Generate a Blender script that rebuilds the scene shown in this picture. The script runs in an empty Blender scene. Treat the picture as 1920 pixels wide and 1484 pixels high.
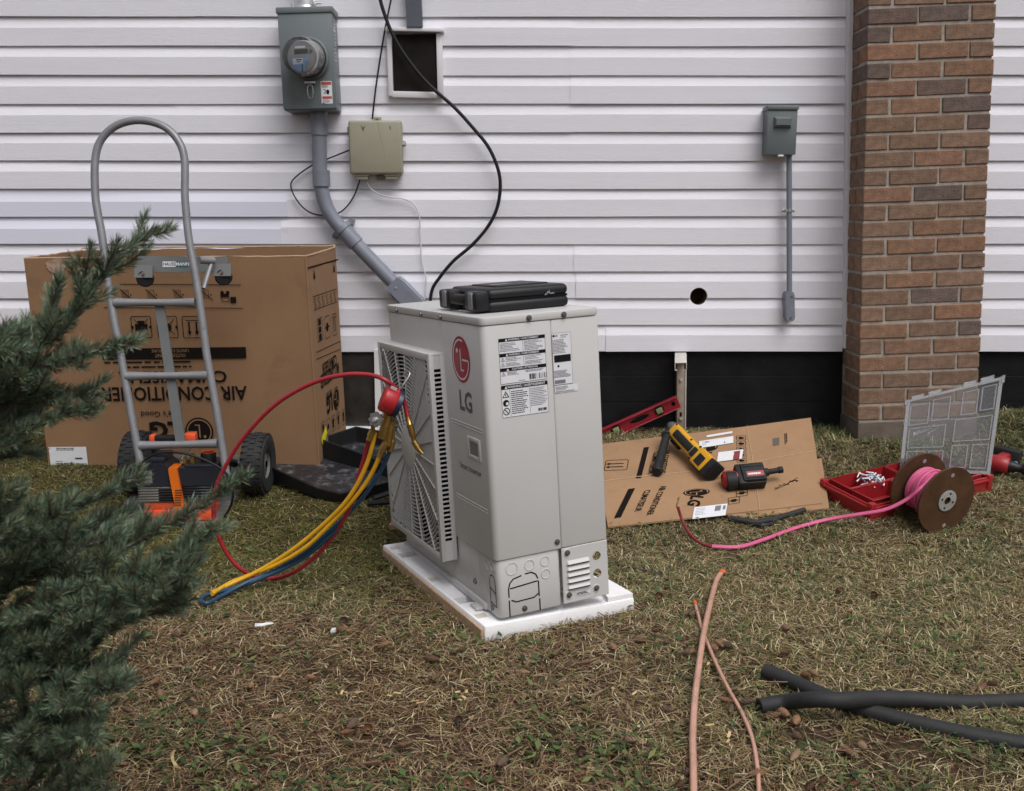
import bpy, bmesh, math, random
import numpy as np
from mathutils import Matrix, Vector, Euler
random.seed(7); RNG = np.random.default_rng(7)
SC = bpy.context.scene
COL = SC.collection
V3 = Vector

# ---------------------------------------------------------------- camera
F_PX, PW, PH = 1900.0, 1920.0, 1484.0          # focal length in photo pixels
PITCH = 0.1757
CAM = V3((0.0, -4.3006, 0.9207))
cam_data = bpy.data.cameras.new('camera'); cam = bpy.data.objects.new('camera', cam_data)
COL.objects.link(cam)
cam.location = CAM; cam.rotation_euler = (math.pi/2 - PITCH, 0, 0)
cam_data.sensor_width = 36.0; cam_data.lens = F_PX/PW*36.0
cam_data.clip_start = 0.05; cam_data.clip_end = 500
cam_data.dof.use_dof = True; cam_data.dof.focus_distance = 2.9; cam_data.dof.aperture_fstop = 8.5
SC.camera = cam

# ---------------------------------------------------------------- sky, sun, exposure
SUN_EL, SUN_AZ = math.radians(58), math.radians(148)     # azimuth clockwise from +y
world = bpy.data.worlds.new('World'); SC.world = world; world.use_nodes = True
nt = world.node_tree; nt.nodes.clear()
sky = nt.nodes.new('ShaderNodeTexSky'); sky.sky_type = 'NISHITA'; sky.sun_disc = False
sky.sun_elevation = SUN_EL; sky.sun_rotation = SUN_AZ
sky.air_density = 1.5; sky.dust_density = 5.0; sky.ozone_density = 1.0
hs = nt.nodes.new('ShaderNodeHueSaturation'); hs.inputs['Saturation'].default_value = 0.22   # overcast: grey sky
bgn = nt.nodes.new('ShaderNodeBackground'); bgn.inputs['Strength'].default_value = 0.075
wo = nt.nodes.new('ShaderNodeOutputWorld')
nt.links.new(sky.outputs[0], hs.inputs['Color']); nt.links.new(hs.outputs[0], bgn.inputs['Color'])
nt.links.new(bgn.outputs[0], wo.inputs['Surface'])
sun_d = bpy.data.lights.new('sun', 'SUN'); sun_d.energy = 1.5; sun_d.angle = math.radians(42); sun_d.color = (1.0, 0.985, 0.975)
sun = bpy.data.objects.new('sun', sun_d); COL.objects.link(sun)
_sd = V3((math.sin(SUN_AZ)*math.cos(SUN_EL), math.cos(SUN_AZ)*math.cos(SUN_EL), math.sin(SUN_EL)))
sun.rotation_euler = _sd.to_track_quat('Z', 'Y').to_euler(); sun.location = (-3, -6, 8)
SC.view_settings.view_transform = 'Standard'; SC.view_settings.look = 'None'
SC.view_settings.exposure = 0.45; SC.view_settings.gamma = 1.0
SC.view_settings.use_curve_mapping = False

# ---------------------------------------------------------------- photo pixel -> place
_cp, _sp = math.cos(PITCH), math.sin(PITCH)
def ray(px, py):
    a, b = px-PW/2, py-PH/2
    return V3((a, F_PX*_cp - b*_sp, -F_PX*_sp - b*_cp))
def gz(x, y):                                    # the lawn falls away from the house
    z = -0.137*min(1, max(0, (-0.25-y)/0.92)) + 0.06*min(0, y+1.95)
    t = min(1, max(0, (x-1.75)/0.45)); t = t*t*(3-2*t)
    s = min(1, max(0, (y+0.75)/0.7)); s = s*s*(3-2*s)
    return z + 0.085*t*s
def G(px, py, h=0.0):                            # point on the lawn (+h)
    d = ray(px, py); t = 0.0013
    for _ in range(80):
        p = CAM + d*t
        t = 0.5*t + 0.5*(gz(p.x, p.y)+h-CAM.z)/d.z
    return CAM + d*t
def OY(px, py, y):                               # point on a vertical plane parallel to the wall
    d = ray(px, py); return CAM + d*((y-CAM.y)/d.y)
def LP(M, px, py, axis, val):                    # point on a local coordinate plane of a thing
    Mi = M.inverted(); o = Mi @ CAM; d = Mi.to_3x3() @ ray(px, py)
    return o + d*((val-o[axis])/d[axis])
def OPL(px, py, p0, n):                          # point on a general plane
    d = ray(px, py); return CAM + d*((p0-CAM).dot(n)/d.dot(n))

# ---------------------------------------------------------------- mesh helpers
class MB:
    def __init__(s): s.v = []; s.f = []
    def add(s, vs, fs):
        o = len(s.v); s.v += [tuple(v) for v in vs]; s.f += [tuple(i+o for i in f) for f in fs]; return s
    def join(s, m): return s.add(m.v, m.f)
    def xf(s, M): s.v = [tuple(M @ V3(v)) for v in s.v]; return s
    def map(s, fn): s.v = [tuple(fn(V3(v))) for v in s.v]; return s
    def box(s, x0, x1, y0, y1, z0, z1):
        return s.add([(x0,y0,z0),(x1,y0,z0),(x1,y1,z0),(x0,y1,z0),(x0,y0,z1),(x1,y0,z1),(x1,y1,z1),(x0,y1,z1)],
                     [(0,3,2,1),(4,5,6,7),(0,1,5,4),(1,2,6,5),(2,3,7,6),(3,0,4,7)])
    def rbox(s, x0, x1, y0, y1, z0, z1, r=0.004, seg=2):
        bm = bmesh.new(); bmesh.ops.create_cube(bm, size=1)
        for v in bm.verts:
            v.co = V3(((x0+x1)/2+v.co.x*(x1-x0), (y0+y1)/2+v.co.y*(y1-y0), (z0+z1)/2+v.co.z*(z1-z0)))
        r = min(r, 0.49*min(x1-x0, y1-y0, z1-z0))
        bmesh.ops.bevel(bm, geom=list(bm.edges), offset=r, segments=seg, profile=0.5, affect='EDGES')
        return s.bm(bm)
    def bm(s, bm):
        bm.verts.index_update(); s.add([v.co for v in bm.verts], [[v.index for v in f.verts] for f in bm.faces]); bm.free(); return s
    def cyl(s, p0, p1, r0, r1=None, n=16, cap=True):
        p0, p1 = V3(p0), V3(p1); r1 = r0 if r1 is None else r1
        t = (p1-p0).normalized(); a = t.orthogonal().normalized(); b = t.cross(a); vs = []
        for p, r in ((p0, r0), (p1, r1)):
            for i in range(n):
                an = 2*math.pi*i/n; vs.append(p + a*(r*math.cos(an)) + b*(r*math.sin(an)))
        fs = [(i, (i+1) % n, n+(i+1) % n, n+i) for i in range(n)]
        if cap: fs += [tuple(range(n-1, -1, -1)), tuple(range(n, 2*n))]
        return s.add(vs, fs)
    def lathe(s, prof, p0, ax, n=24, close=False):          # prof: (radius, height along ax)
        p0 = V3(p0); t = V3(ax).normalized(); a = t.orthogonal().normalized(); b = t.cross(a); vs = []
        for r, h in prof:
            for i in range(n):
                an = 2*math.pi*i/n; vs.append(p0 + t*h + a*(r*math.cos(an)) + b*(r*math.sin(an)))
        m = len(prof); fs = []
        for j in range(m if close else m-1):
            k = (j+1) % m
            fs += [(j*n+i, j*n+(i+1) % n, k*n+(i+1) % n, k*n+i) for i in range(n)]
        return s.add(vs, fs)
    def tube(s, pts, r, n=8, cap=True):
        pts = [V3(p) for p in pts]; m = len(pts); rs = r if hasattr(r, '__len__') else [r]*m
        tg = [(pts[min(i+1, m-1)]-pts[max(i-1, 0)]).normalized() for i in range(m)]
        a = tg[0].orthogonal().normalized(); vs = []
        for i in range(m):
            a = (a - tg[i]*a.dot(tg[i])).normalized(); b = tg[i].cross(a)
            for k in range(n):
                an = 2*math.pi*k/n; vs.append(pts[i] + a*(rs[i]*math.cos(an)) + b*(rs[i]*math.sin(an)))
        fs = [(i*n+k, i*n+(k+1) % n, (i+1)*n+(k+1) % n, (i+1)*n+k) for i in range(m-1) for k in range(n)]
        if cap: fs += [tuple(range(n-1, -1, -1)), tuple(range((m-1)*n, m*n))]
        return s.add(vs, fs)
    def prism(s, poly, c0, c1, fn=lambda a, b, c: (a, c, b)):   # poly in (a,b), extruded along c
        n = len(poly)
        return s.add([fn(a, b, c0) for a, b in poly]+[fn(a, b, c1) for a, b in poly],
                     [tuple(range(n)), tuple(range(2*n-1, n-1, -1))]+[(i, n+i, n+(i+1) % n, (i+1) % n) for i in range(n)])
    def quad(s, a, b, c, d): return s.add([a, b, c, d], [(0, 1, 2, 3)])
    def rect2(s, x0, x1, y0, y1): return s.add([(x0,y0,0),(x1,y0,0),(x1,y1,0),(x0,y1,0)], [(0,1,2,3)])
    def line2(s, x0, y0, x1, y1, w):
        d = V3((x1-x0, y1-y0, 0)).normalized(); n = V3((-d.y, d.x, 0))*(w/2); a, b = V3((x0,y0,0)), V3((x1,y1,0))
        return s.add([a-n, b-n, b+n, a+n], [(0,1,2,3)])
    def ring2(s, cx, cy, r0, r1, a0=0, a1=2*math.pi, n=32):
        vs = []; 
        for i in range(n+1):
            an = a0+(a1-a0)*i/n; vs += [(cx+r0*math.cos(an), cy+r0*math.sin(an), 0), (cx+r1*math.cos(an), cy+r1*math.sin(an), 0)]
        return s.add(vs, [(2*i, 2*i+1, 2*i+3, 2*i+2) for i in range(n)])
    def disc2(s, cx, cy, r, n=28):
        return s.add([(cx+r*math.cos(2*math.pi*i/n), cy+r*math.sin(2*math.pi*i/n), 0) for i in range(n)], [tuple(range(n))])
    def rrect2(s, x0, x1, y0, y1, w, r):                          # rounded outline
        pts = []
        for cx, cy, a in ((x1-r,y1-r,0),(x0+r,y1-r,90),(x0+r,y0+r,180),(x1-r,y0+r,270)):
            for k in range(5):
                an = math.radians(a+22.5*k); pts.append((cx, cy, math.cos(an), math.sin(an)))
        n = len(pts)
        vs = [(cx+c*(r), cy+d*(r), 0) for cx, cy, c, d in pts]+[(cx+c*(r-w), cy+d*(r-w), 0) for cx, cy, c, d in pts]
        return s.add(vs, [(i, (i+1) % n, n+(i+1) % n, n+i) for i in range(n)])

def spline(pts, k=6):                            # Catmull-Rom through points
    P = [V3(p) for p in pts]; out = []
    for i in range(len(P)-1):
        a, b, c, d = P[max(i-1,0)], P[i], P[i+1], P[min(i+2,len(P)-1)]
        for j in range(k):
            t = j/k
            out.append(0.5*((2*b)+(c-a)*t+(2*a-5*b+4*c-d)*t*t+(3*b-a-3*c+d)*t**3))
    out.append(P[-1]); return out

FINE = {'print', 'small_print', 'reversed_print', 'label_print', 'sticker_print', 'serial_print', 'reversed_lettering', 'side_louvres', 'guard_rings', 'guard_spokes', 'hex_texture', 'cooling_fins', 'vent_gaps', 'head_ribs', 'strap_slots', 'side_label', 'scuff'}   # too small to pick apart
def finish(me, smooth=40):
    if smooth:
        me.polygons.foreach_set('use_smooth', [True]*len(me.polygons)); me.set_sharp_from_angle(angle=math.radians(smooth))
    me.update()
def obj(name, mb, material, parent=None, label=None, cat=None, group=None, kind=None, smooth=40, M=None):
    me = bpy.data.meshes.new(name)
    vs = [V3(v) for v in mb.v]
    o = bpy.data.objects.new(name, me)
    if parent is None and M is None and vs:      # own origin: base centre
        lo = V3([min(v[i] for v in vs) for i in range(3)]); hi = V3([max(v[i] for v in vs) for i in range(3)])
        c = V3(((lo.x+hi.x)/2, (lo.y+hi.y)/2, lo.z)); vs = [v-c for v in vs]; o.location = c
    elif M is not None: o.matrix_world = M
    me.from_pydata([tuple(v) for v in vs], [], mb.f)
    bm = bmesh.new(); bm.from_mesh(me); bmesh.ops.recalc_face_normals(bm, faces=bm.faces); bm.to_mesh(me); bm.free()
    if material: me.materials.append(material)
    finish(me, smooth); COL.objects.link(o)
    if parent is not None: o.parent = parent
    if kind is None and name in FINE: kind = 'stuff'
    tag(o, label, cat, group, kind); return o
def tag(o, label=None, cat=None, group=None, kind=None):
    if label: o['label'] = label
    if cat: o['category'] = cat
    if group: o['group'] = group
    if kind: o['kind'] = kind
def thing(name, label, cat, M=None, group=None):
    o = bpy.data.objects.new(name, None); COL.objects.link(o); o.empty_display_size = 0.05
    if M is not None: o.matrix_world = M
    tag(o, label, cat, group); return o
def copy_obj(o, parent, loc=None):
    c = o.copy(); COL.objects.link(c); c.parent = parent
    if loc is not None: c.location = loc
    return c
def TM(loc, rx=0, ry=0, rz=0):
    return Matrix.Translation(V3(loc)) @ Matrix.Rotation(ry, 4, 'Y') @ Matrix.Rotation(rx, 4, 'X') @ Matrix.Rotation(rz, 4, 'Z')
def FR(o, x, y):                                  # frame: origin, x direction, approximate y direction
    x = V3(x).normalized(); z = x.cross(V3(y)).normalized(); y = z.cross(x)
    return Matrix(((x.x,y.x,z.x,o[0]),(x.y,y.y,z.y,o[1]),(x.z,y.z,z.z,o[2]),(0,0,0,1)))
def cut(o, *cutters, sharp=35):                             # boolean difference, baked
    for mb in cutters:
        me = bpy.data.meshes.new('cutter'); me.from_pydata([tuple(v) for v in mb.v], [], mb.f)
        bm = bmesh.new(); bm.from_mesh(me); bmesh.ops.recalc_face_normals(bm, faces=bm.faces); bm.to_mesh(me); bm.free()
        c = bpy.data.objects.new('cutter', me); COL.objects.link(c)
        t = bpy.data.objects.new('tmp', o.data); COL.objects.link(t)
        md = t.modifiers.new('b', 'BOOLEAN'); md.object = c; md.operation = 'DIFFERENCE'; md.solver = 'EXACT'
        bpy.context.view_layer.update()
        nm = bpy.data.meshes.new_from_object(t.evaluated_get(bpy.context.evaluated_depsgraph_get()))
        mats = list(o.data.materials); o.data = nm
        if not nm.materials:
            for m_ in mats: nm.materials.append(m_)
        bpy.data.objects.remove(t); bpy.data.objects.remove(c)
        finish(nm, sharp)
def text(s, size, bold=0.0, wide=1.0, align='CENTER'):
    cu = bpy.data.curves.new('t', 'FONT'); cu.body = s; cu.size = size; cu.align_x = align; cu.align_y = 'CENTER'
    cu.offset = bold*size; cu.resolution_u = 2
    o = bpy.data.objects.new('t', cu); COL.objects.link(o); bpy.context.view_layer.update()
    me = bpy.data.meshes.new_from_object(o.evaluated_get(bpy.context.evaluated_depsgraph_get()))
    m = MB().add([(v.co.x*wide, v.co.y, 0) for v in me.vertices], [tuple(p.vertices) for p in me.polygons])
    bpy.data.objects.remove(o); bpy.data.meshes.remove(me); return m
def at2(m, x, y, rot=0.0):
    return m.xf(Matrix.Translation((x, y, 0)) @ Matrix.Rotation(rot, 4, 'Z'))
def lg_mark(mb_disc, mb_mark, r, ring=True, k=1.0):   # round face emblem: disc, open ring, letter strokes, dot
    mb_disc.disc2(0, 0, r, 40)
    w = 0.085*r
    mb_mark.ring2(0, 0, 0.80*r, 0.80*r+w, math.radians(70), math.radians(360), 40)
    mb_mark.rect2(0.14*r, 0.80*r, -w/2, w/2)
    mb_mark.rect2(-w*0.9, 0.02*r, -0.42*r, 0.45*r); mb_mark.rect2(-w*0.9, 0.28*r, -0.42*r-w*0.9, -0.42*r)
    mb_mark.disc2(-0.38*r, 0.36*r, 0.11*r, 14)
# ---------------------------------------------------------------- materials
def srgb(r, g, b):
    f = lambda c: (c/255/12.92 if c/255 <= 0.04045 else ((c/255+0.055)/1.055)**2.4)
    return (f(r), f(g), f(b), 1)
def mat(name, col, rough=0.6, metal=0.0, var=0.0, vscale=6.0, bump=0.0, bscale=80.0, dirt=None, spec=0.5, stretch=None, objcol=False, attr=None, alpha=None, coat=0.0):
    m = bpy.data.materials.new(name); m.use_nodes = True; n = m.node_tree; N = n.nodes; L = n.links
    b = N['Principled BSDF']; b.inputs['Roughness'].default_value = rough; b.inputs['Metallic'].default_value = metal
    b.inputs['Specular IOR Level'].default_value = spec; b.inputs['Coat Weight'].default_value = coat
    col = tuple(col)+(1,) if len(col) == 3 else tuple(col)
    tc = N.new('ShaderNodeTexCoord'); src = tc.outputs['Object']
    if stretch:
        mp = N.new('ShaderNodeMapping'); mp.inputs['Scale'].default_value = stretch; L.new(src, mp.inputs[0]); src = mp.outputs[0]
    cur = None
    if objcol:
        oi = N.new('ShaderNodeObjectInfo'); cur = oi.outputs['Color']
    if attr:
        at = N.new('ShaderNodeAttribute'); at.attribute_name = attr; cur = at.outputs['Color']
    if cur is None:
        rgb = N.new('ShaderNodeRGB'); rgb.outputs[0].default_value = col; cur = rgb.outputs[0]
    def noise(sc, det=5, ro=0.6):
        t = N.new('ShaderNodeTexNoise'); t.inputs['Scale'].default_value = sc; t.inputs['Detail'].default_value = det
        t.inputs['Roughness'].default_value = ro; L.new(src, t.inputs['Vector']); return t.outputs['Fac']
    if var:
        mr = N.new('ShaderNodeMapRange'); mr.inputs['From Min'].default_value = 0.3; mr.inputs['From Max'].default_value = 0.7
        mr.inputs['To Min'].default_value = 1-var; mr.inputs['To Max'].default_value = 1+var; L.new(noise(vscale), mr.inputs['Value'])
        vm = N.new('ShaderNodeVectorMath'); vm.operation = 'SCALE'; L.new(cur, vm.inputs[0]); L.new(mr.outputs[0], vm.inputs['Scale']); cur = vm.outputs[0]
    if dirt:
        dc, amt, ds, lo = dirt
        mr = N.new('ShaderNodeMapRange'); mr.inputs['From Min'].default_value = lo; mr.inputs['From Max'].default_value = lo+0.12
        mr.inputs['To Max'].default_value = amt; L.new(noise(ds, 8, 0.7), mr.inputs['Value'])
        mx = N.new('ShaderNodeMix'); mx.data_type = 'RGBA'; L.new(mr.outputs[0], mx.inputs['Factor']); L.new(cur, mx.inputs['A'])
        mx.inputs['B'].default_value = tuple(dc)+(1,) if len(dc) == 3 else dc; cur = mx.outputs['Result']
    L.new(cur, b.inputs['Base Color'])
    if bump:
        bp = N.new('ShaderNodeBump'); bp.inputs['Strength'].default_value = bump; bp.inputs['Distance'].default_value = 0.002
        L.new(noise(bscale, 6), bp.inputs['Height']); L.new(bp.outputs[0], b.inputs['Normal'])
    if alpha is not None: b.inputs['Alpha'].default_value = alpha
    return m
def clear_mat(name, tint, gloss=0.12, rough=0.05, opaque=0.12, ocol=(0.6,0.6,0.62)):
    m = bpy.data.materials.new(name); m.use_nodes = True; n = m.node_tree; N = n.nodes; L = n.links; N.remove(N['Principled BSDF'])
    tr = N.new('ShaderNodeBsdfTransparent'); tr.inputs[0].default_value = tuple(tint)+(1,)
    gl = N.new('ShaderNodeBsdfGlossy'); gl.inputs['Roughness'].default_value = rough
    df = N.new('ShaderNodeBsdfDiffuse'); df.inputs[0].default_value = tuple(ocol)+(1,)
    m1 = N.new('ShaderNodeMixShader'); m1.inputs[0].default_value = opaque; L.new(tr.outputs[0], m1.inputs[1]); L.new(df.outputs[0], m1.inputs[2])
    fr = N.new('ShaderNodeFresnel'); fr.inputs['IOR'].default_value = 1.3
    ad = N.new('ShaderNodeMath'); ad.operation = 'ADD'; ad.use_clamp = True; L.new(fr.outputs[0], ad.inputs[0]); ad.inputs[1].default_value = gloss*0.3
    m2 = N.new('ShaderNodeMixShader'); L.new(ad.outputs[0], m2.inputs[0]); L.new(m1.outputs[0], m2.inputs[1]); L.new(gl.outputs[0], m2.inputs[2])
    L.new(m2.outputs[0], N['Material Output'].inputs['Surface']); return m

SIDC = (0.725, 0.715, 0.775)
M_SID = mat('vinyl_siding', SIDC, 0.5, var=0.025, vscale=1.2, bump=0.6, bscale=22, stretch=(1.0, 1, 30), dirt=((0.48,0.46,0.45), 0.16, 0.9, 0.62))
M_SIDB = mat('vinyl_siding_bluish', (0.665, 0.67, 0.775), 0.45, var=0.02, vscale=1.2, bump=0.1, bscale=20, stretch=(1.2, 1, 26))
M_TRIM = mat('white_trim', (0.68, 0.66, 0.69), 0.45, var=0.04, vscale=5)
M_SHEATH = mat('wood_sheathing', (0.16, 0.09, 0.05), 0.8, var=0.3, vscale=30)
M_BLACKF = mat('black_foundation_coating', (0.0065, 0.0065, 0.008), 0.55, var=0.5, vscale=8, bump=0.8, bscale=35, dirt=((0.11,0.10,0.095), 0.75, 34, 0.66), spec=0.2)
M_MORTAR = mat('mortar', (0.33, 0.295, 0.26), 0.95, var=0.25, vscale=35, bump=1.0, bscale=160, dirt=((0.13,0.11,0.095), 0.7, 6, 0.55))
M_BRICK = mat('clay_brick', (0.2,0.1,0.06), 0.9, var=0.30, vscale=34, bump=1.6, bscale=120, objcol=True, dirt=((0.06,0.042,0.034), 0.8, 130, 0.58))
M_CONC = mat('concrete', (0.115, 0.09, 0.072), 0.95, var=0.3, vscale=14, bump=1.0, bscale=90)
M_METER = mat('meter_grey_paint', srgb(104,112,114), 0.45, var=0.05, vscale=10, dirt=((0.2,0.2,0.19), 0.25, 14, 0.6))
M_DISC = mat('disconnect_grey_paint', srgb(96,104,106), 0.45, var=0.06, vscale=12)
M_PVC = mat('grey_pvc', srgb(118,122,134), 0.42, var=0.08, vscale=14, dirt=((0.33,0.33,0.35), 0.4, 22, 0.62))
M_RACE = mat('dark_grey_pvc', srgb(80,84,96), 0.45, var=0.1, vscale=16, dirt=((0.04,0.04,0.045), 0.6, 30, 0.6))
M_BEIGE = mat('beige_plastic', srgb(146,142,124), 0.5, var=0.05, vscale=12, dirt=((0.12,0.11,0.08), 0.4, 16, 0.66))
M_BLK = mat('black_rubber', (0.009,0.009,0.010), 0.5, bump=0.2, bscale=120, spec=0.3)
M_BLKP = mat('black_plastic', (0.011,0.011,0.013), 0.42, var=0.2, vscale=10, bump=0.3, bscale=220, dirt=((0.12,0.12,0.12), 0.45, 26, 0.67), spec=0.3)
M_TRAYF = mat('worn_black_plastic', (0.02,0.02,0.024), 0.35, var=0.3, vscale=14, bump=1.2, bscale=45, dirt=((0.16,0.15,0.15), 0.65, 24, 0.52))
M_WHITE = mat('white_plastic', (0.75,0.75,0.76), 0.45)
M_WIRE = mat('white_wire', (0.6,0.59,0.6), 0.5)
M_GALV = mat('galvanized_steel', (0.58,0.59,0.60), 0.38, metal=0.6, var=0.15, vscale=20)
M_STEEL = mat('steel', (0.6,0.6,0.6), 0.3, metal=0.9, var=0.1, vscale=30)
M_SCREW = mat('dark_screw', (0.16,0.16,0.17), 0.35, metal=0.7)
M_GLASS = clear_mat('meter_glass', (0.95,0.955,0.96), gloss=0.10, opaque=0.03)
M_CLEAR = clear_mat('clear_polycarbonate', (0.90,0.90,0.92), gloss=0.2, rough=0.12, opaque=0.02, ocol=(0.62,0.60,0.64))
M_CLEAR2 = clear_mat('clear_polycarbonate_rib', (0.90,0.90,0.92), gloss=1.0, rough=0.06, opaque=0.17, ocol=(0.72,0.70,0.75))
M_MFACE = mat('meter_face', (0.27,0.265,0.27), 0.5)
M_LCD = mat('lcd', (0.02,0.025,0.02), 0.25)
M_BLUE = mat('blue_label', srgb(120,160,205), 0.5, var=0.1, vscale=60)
M_PAPER = mat('white_label', (0.66,0.66,0.70), 0.5, var=0.03, vscale=30)
M_REDP = mat('red_print', (0.45,0.06,0.05), 0.5)
M_INK = mat('black_ink', (0.010,0.010,0.011), 0.8, spec=0.1)
M_INKB = mat('cardboard_ink', (0.012,0.009,0.008), 0.9, spec=0.05)
M_GREYINK = mat('grey_ink', (0.16,0.16,0.18), 0.6)
M_CARD = mat('corrugated_cardboard', (0.240,0.133,0.068), 0.85, var=0.09, vscale=4, bump=0.25, bscale=150, stretch=(1,1,1), dirt=((0.145,0.085,0.05), 0.5, 5, 0.55))
M_CARDE = mat('cardboard_edge', (0.42,0.29,0.19), 0.9, var=0.2, vscale=90)
M_CARDF = mat('flattened_cardboard', (0.30,0.176,0.092), 0.85, var=0.10, vscale=6, bump=0.3, bscale=120, dirt=((0.19,0.115,0.075), 0.5, 9, 0.58))
M_UNIT = mat('unit_beige_enamel', (0.505,0.494,0.490), 0.38, var=0.025, vscale=4, bump=0.05, bscale=300, dirt=((0.40,0.385,0.38), 0.25, 9, 0.62))
M_UNITP = mat('unit_grille_plastic', (0.51,0.50,0.497), 0.45, var=0.02, vscale=8)
M_DARK = mat('cavity_shade', (0.008,0.008,0.009), 0.8, spec=0.1)  # near-black that paints the shade of gaps, slots, bores and openings
M_FAN = mat('fan_blade', (0.10,0.10,0.105), 0.5)
M_LGRED = mat('emblem_red', srgb(164,28,54), 0.35)
M_LGGREY = mat('lettering_grey', srgb(92,92,96), 0.4)
M_FOAM = mat('white_foam', (0.80,0.79,0.81), 0.8, var=0.04, vscale=9, bump=0.6, bscale=200, dirt=((0.45,0.40,0.36), 0.35, 7, 0.66))
M_TAPE = mat('packing_tape', (0.40,0.28,0.17), 0.3, var=0.1, vscale=30)
M_TUBE = mat('painted_tube_grey', srgb(126,126,130), 0.4, metal=0.25, var=0.12, vscale=20, dirt=((0.10,0.085,0.07), 0.7, 24, 0.62))
M_PLATE = mat('truck_plate_grey', srgb(96,98,98), 0.45, var=0.08, vscale=14, dirt=((0.12,0.08,0.06), 0.5, 20, 0.66))
M_TYRE = mat('tyre_rubber', (0.014,0.014,0.015), 0.75, var=0.3, vscale=20, bump=0.5, bscale=90, dirt=((0.09,0.08,0.07), 0.6, 14, 0.6))
M_ORANGE = mat('orange_plastic', srgb(214,82,46), 0.4, var=0.06, vscale=18)
M_ORANGE2 = mat('amber_orange_plastic', srgb(214,104,22), 0.4, var=0.06, vscale=18)
M_PUMP = mat('pump_dark_plastic', srgb(34,36,46), 0.4, var=0.15, vscale=16)
M_ALU = mat('aluminium_fins', srgb(128,126,122), 0.4, metal=0.4, var=0.1, vscale=20)
M_BRASS = mat('brass', (0.42,0.27,0.08), 0.3, metal=0.85, var=0.2, vscale=40)
M_RED = mat('red_hose', srgb(150,34,46), 0.4, var=0.08, vscale=30)
M_YEL = mat('yellow_hose', srgb(206,154,28), 0.42, var=0.1, vscale=30)
M_BLUEH = mat('blue_hose', srgb(34,66,92), 0.42, var=0.1, vscale=30)
M_GAUGE = mat('gauge_red', srgb(166,34,42), 0.35)
M_DBLUE = mat('gauge_dark_blue', srgb(26,36,66), 0.4)
M_LEVEL = mat('red_anodised', srgb(142,32,46), 0.38, var=0.06, vscale=20)
M_VIAL = mat('level_vial', srgb(150,160,110), 0.2)
M_BRKT = mat('bracket_white', (0.52,0.49,0.47), 0.5, var=0.12, vscale=25, dirt=((0.2,0.14,0.1), 0.6, 30, 0.6))
M_BRKB = mat('bracket_dusty', (0.30,0.235,0.185), 0.6, var=0.25, vscale=22)
M_DWY = mat('tool_yellow', srgb(208,152,26), 0.42, var=0.06, vscale=20)
M_TOOLB = mat('tool_black_rubber', (0.013,0.013,0.014), 0.6, var=0.3, vscale=30, dirt=((0.09,0.085,0.08), 0.5, 34, 0.64), spec=0.3)
M_MRED = mat('tool_red', srgb(148,34,40), 0.42, var=0.08, vscale=20)
M_ORG = mat('organizer_red', srgb(152,34,40), 0.42, var=0.06, vscale=12)
M_SPOOL = mat('spool_fibreboard', (0.072,0.034,0.016), 0.6, var=0.3, vscale=16, dirt=((0.11,0.06,0.034), 0.5, 14, 0.6), spec=0.3)
M_PINK = mat('pink_cable', srgb(198,88,130), 0.45, var=0.06, vscale=30)
M_CABEND = mat('dark_red_cable', srgb(122,34,44), 0.5)
M_COPPER = mat('copper', (0.72,0.42,0.32), 0.40, metal=0.55, var=0.14, vscale=18, dirt=((0.45,0.22,0.15), 0.5, 16, 0.6))
M_CAP = mat('orange_cap', srgb(232,92,34), 0.45)
M_INSUL = mat('black_foam_insulation', (0.014,0.0145,0.016), 0.7, var=0.2, vscale=30, bump=0.4, bscale=300)
M_BARK = mat('spruce_bark', (0.085,0.055,0.038), 0.9, var=0.35, vscale=60, bump=1, bscale=120)
M_NEEDLE = mat('spruce_needles', (0.05,0.08,0.04), 0.45, attr='col')
M_GRASS = mat('grass_blades', (0.1,0.1,0.04), 0.65, attr='col', spec=0.25)
M_CONE = mat('spruce_cone', (0.20,0.095,0.045), 0.75, var=0.3, vscale=60, objcol=True)
M_CHIP = mat('wood_chip', (0.55,0.40,0.2), 0.8, var=0.15, vscale=40)
M_BLUEG = mat('blue_grip', srgb(96,130,160), 0.5)
M_YLAB = mat('yellow_sticker', srgb(212,206,40), 0.5)
M_TEAL = mat('teal_label', srgb(20,84,84), 0.5)
M_BAGFILM = clear_mat('plastic_sleeve', (0.9,0.9,0.9), gloss=0.4, opaque=0.35, ocol=(0.6,0.58,0.58))
# ---------------------------------------------------------------- ground
def vnoise(x, y, seed=0, sc=1.0):                 # smooth value noise, vectorised
    x = np.asarray(x)*sc+seed*17.3; y = np.asarray(y)*sc+seed*9.1
    xi, yi = np.floor(x).astype(np.int64), np.floor(y).astype(np.int64); fx, fy = x-xi, y-yi
    fx = fx*fx*(3-2*fx); fy = fy*fy*(3-2*fy)
    def h(a, b):
        n = (a*374761393+b*668265263+seed*974634777) & 0x7fffffff
        n = ((n ^ (n >> 13))*1274126177) & 0x7fffffff
        return ((n ^ (n >> 16)) & 0xffff)/65535.0
    return (h(xi,yi)*(1-fx)+h(xi+1,yi)*fx)*(1-fy)+(h(xi,yi+1)*(1-fx)+h(xi+1,yi+1)*fx)*fy
def gzv(x, y):
    z = -0.137*np.clip((-0.25-y)/0.92, 0, 1)+0.06*np.minimum(0, y+1.95); t = np.clip((x-1.75)/0.45, 0, 1); t = t*t*(3-2*t)
    s = np.clip((y+0.75)/0.7, 0, 1); s = s*s*(3-2*s)
    return z+0.085*t*s + (vnoise(x, y, 3, 3.0)-0.5)*0.010 + (vnoise(x, y, 4, 14.0)-0.5)*0.006
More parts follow.
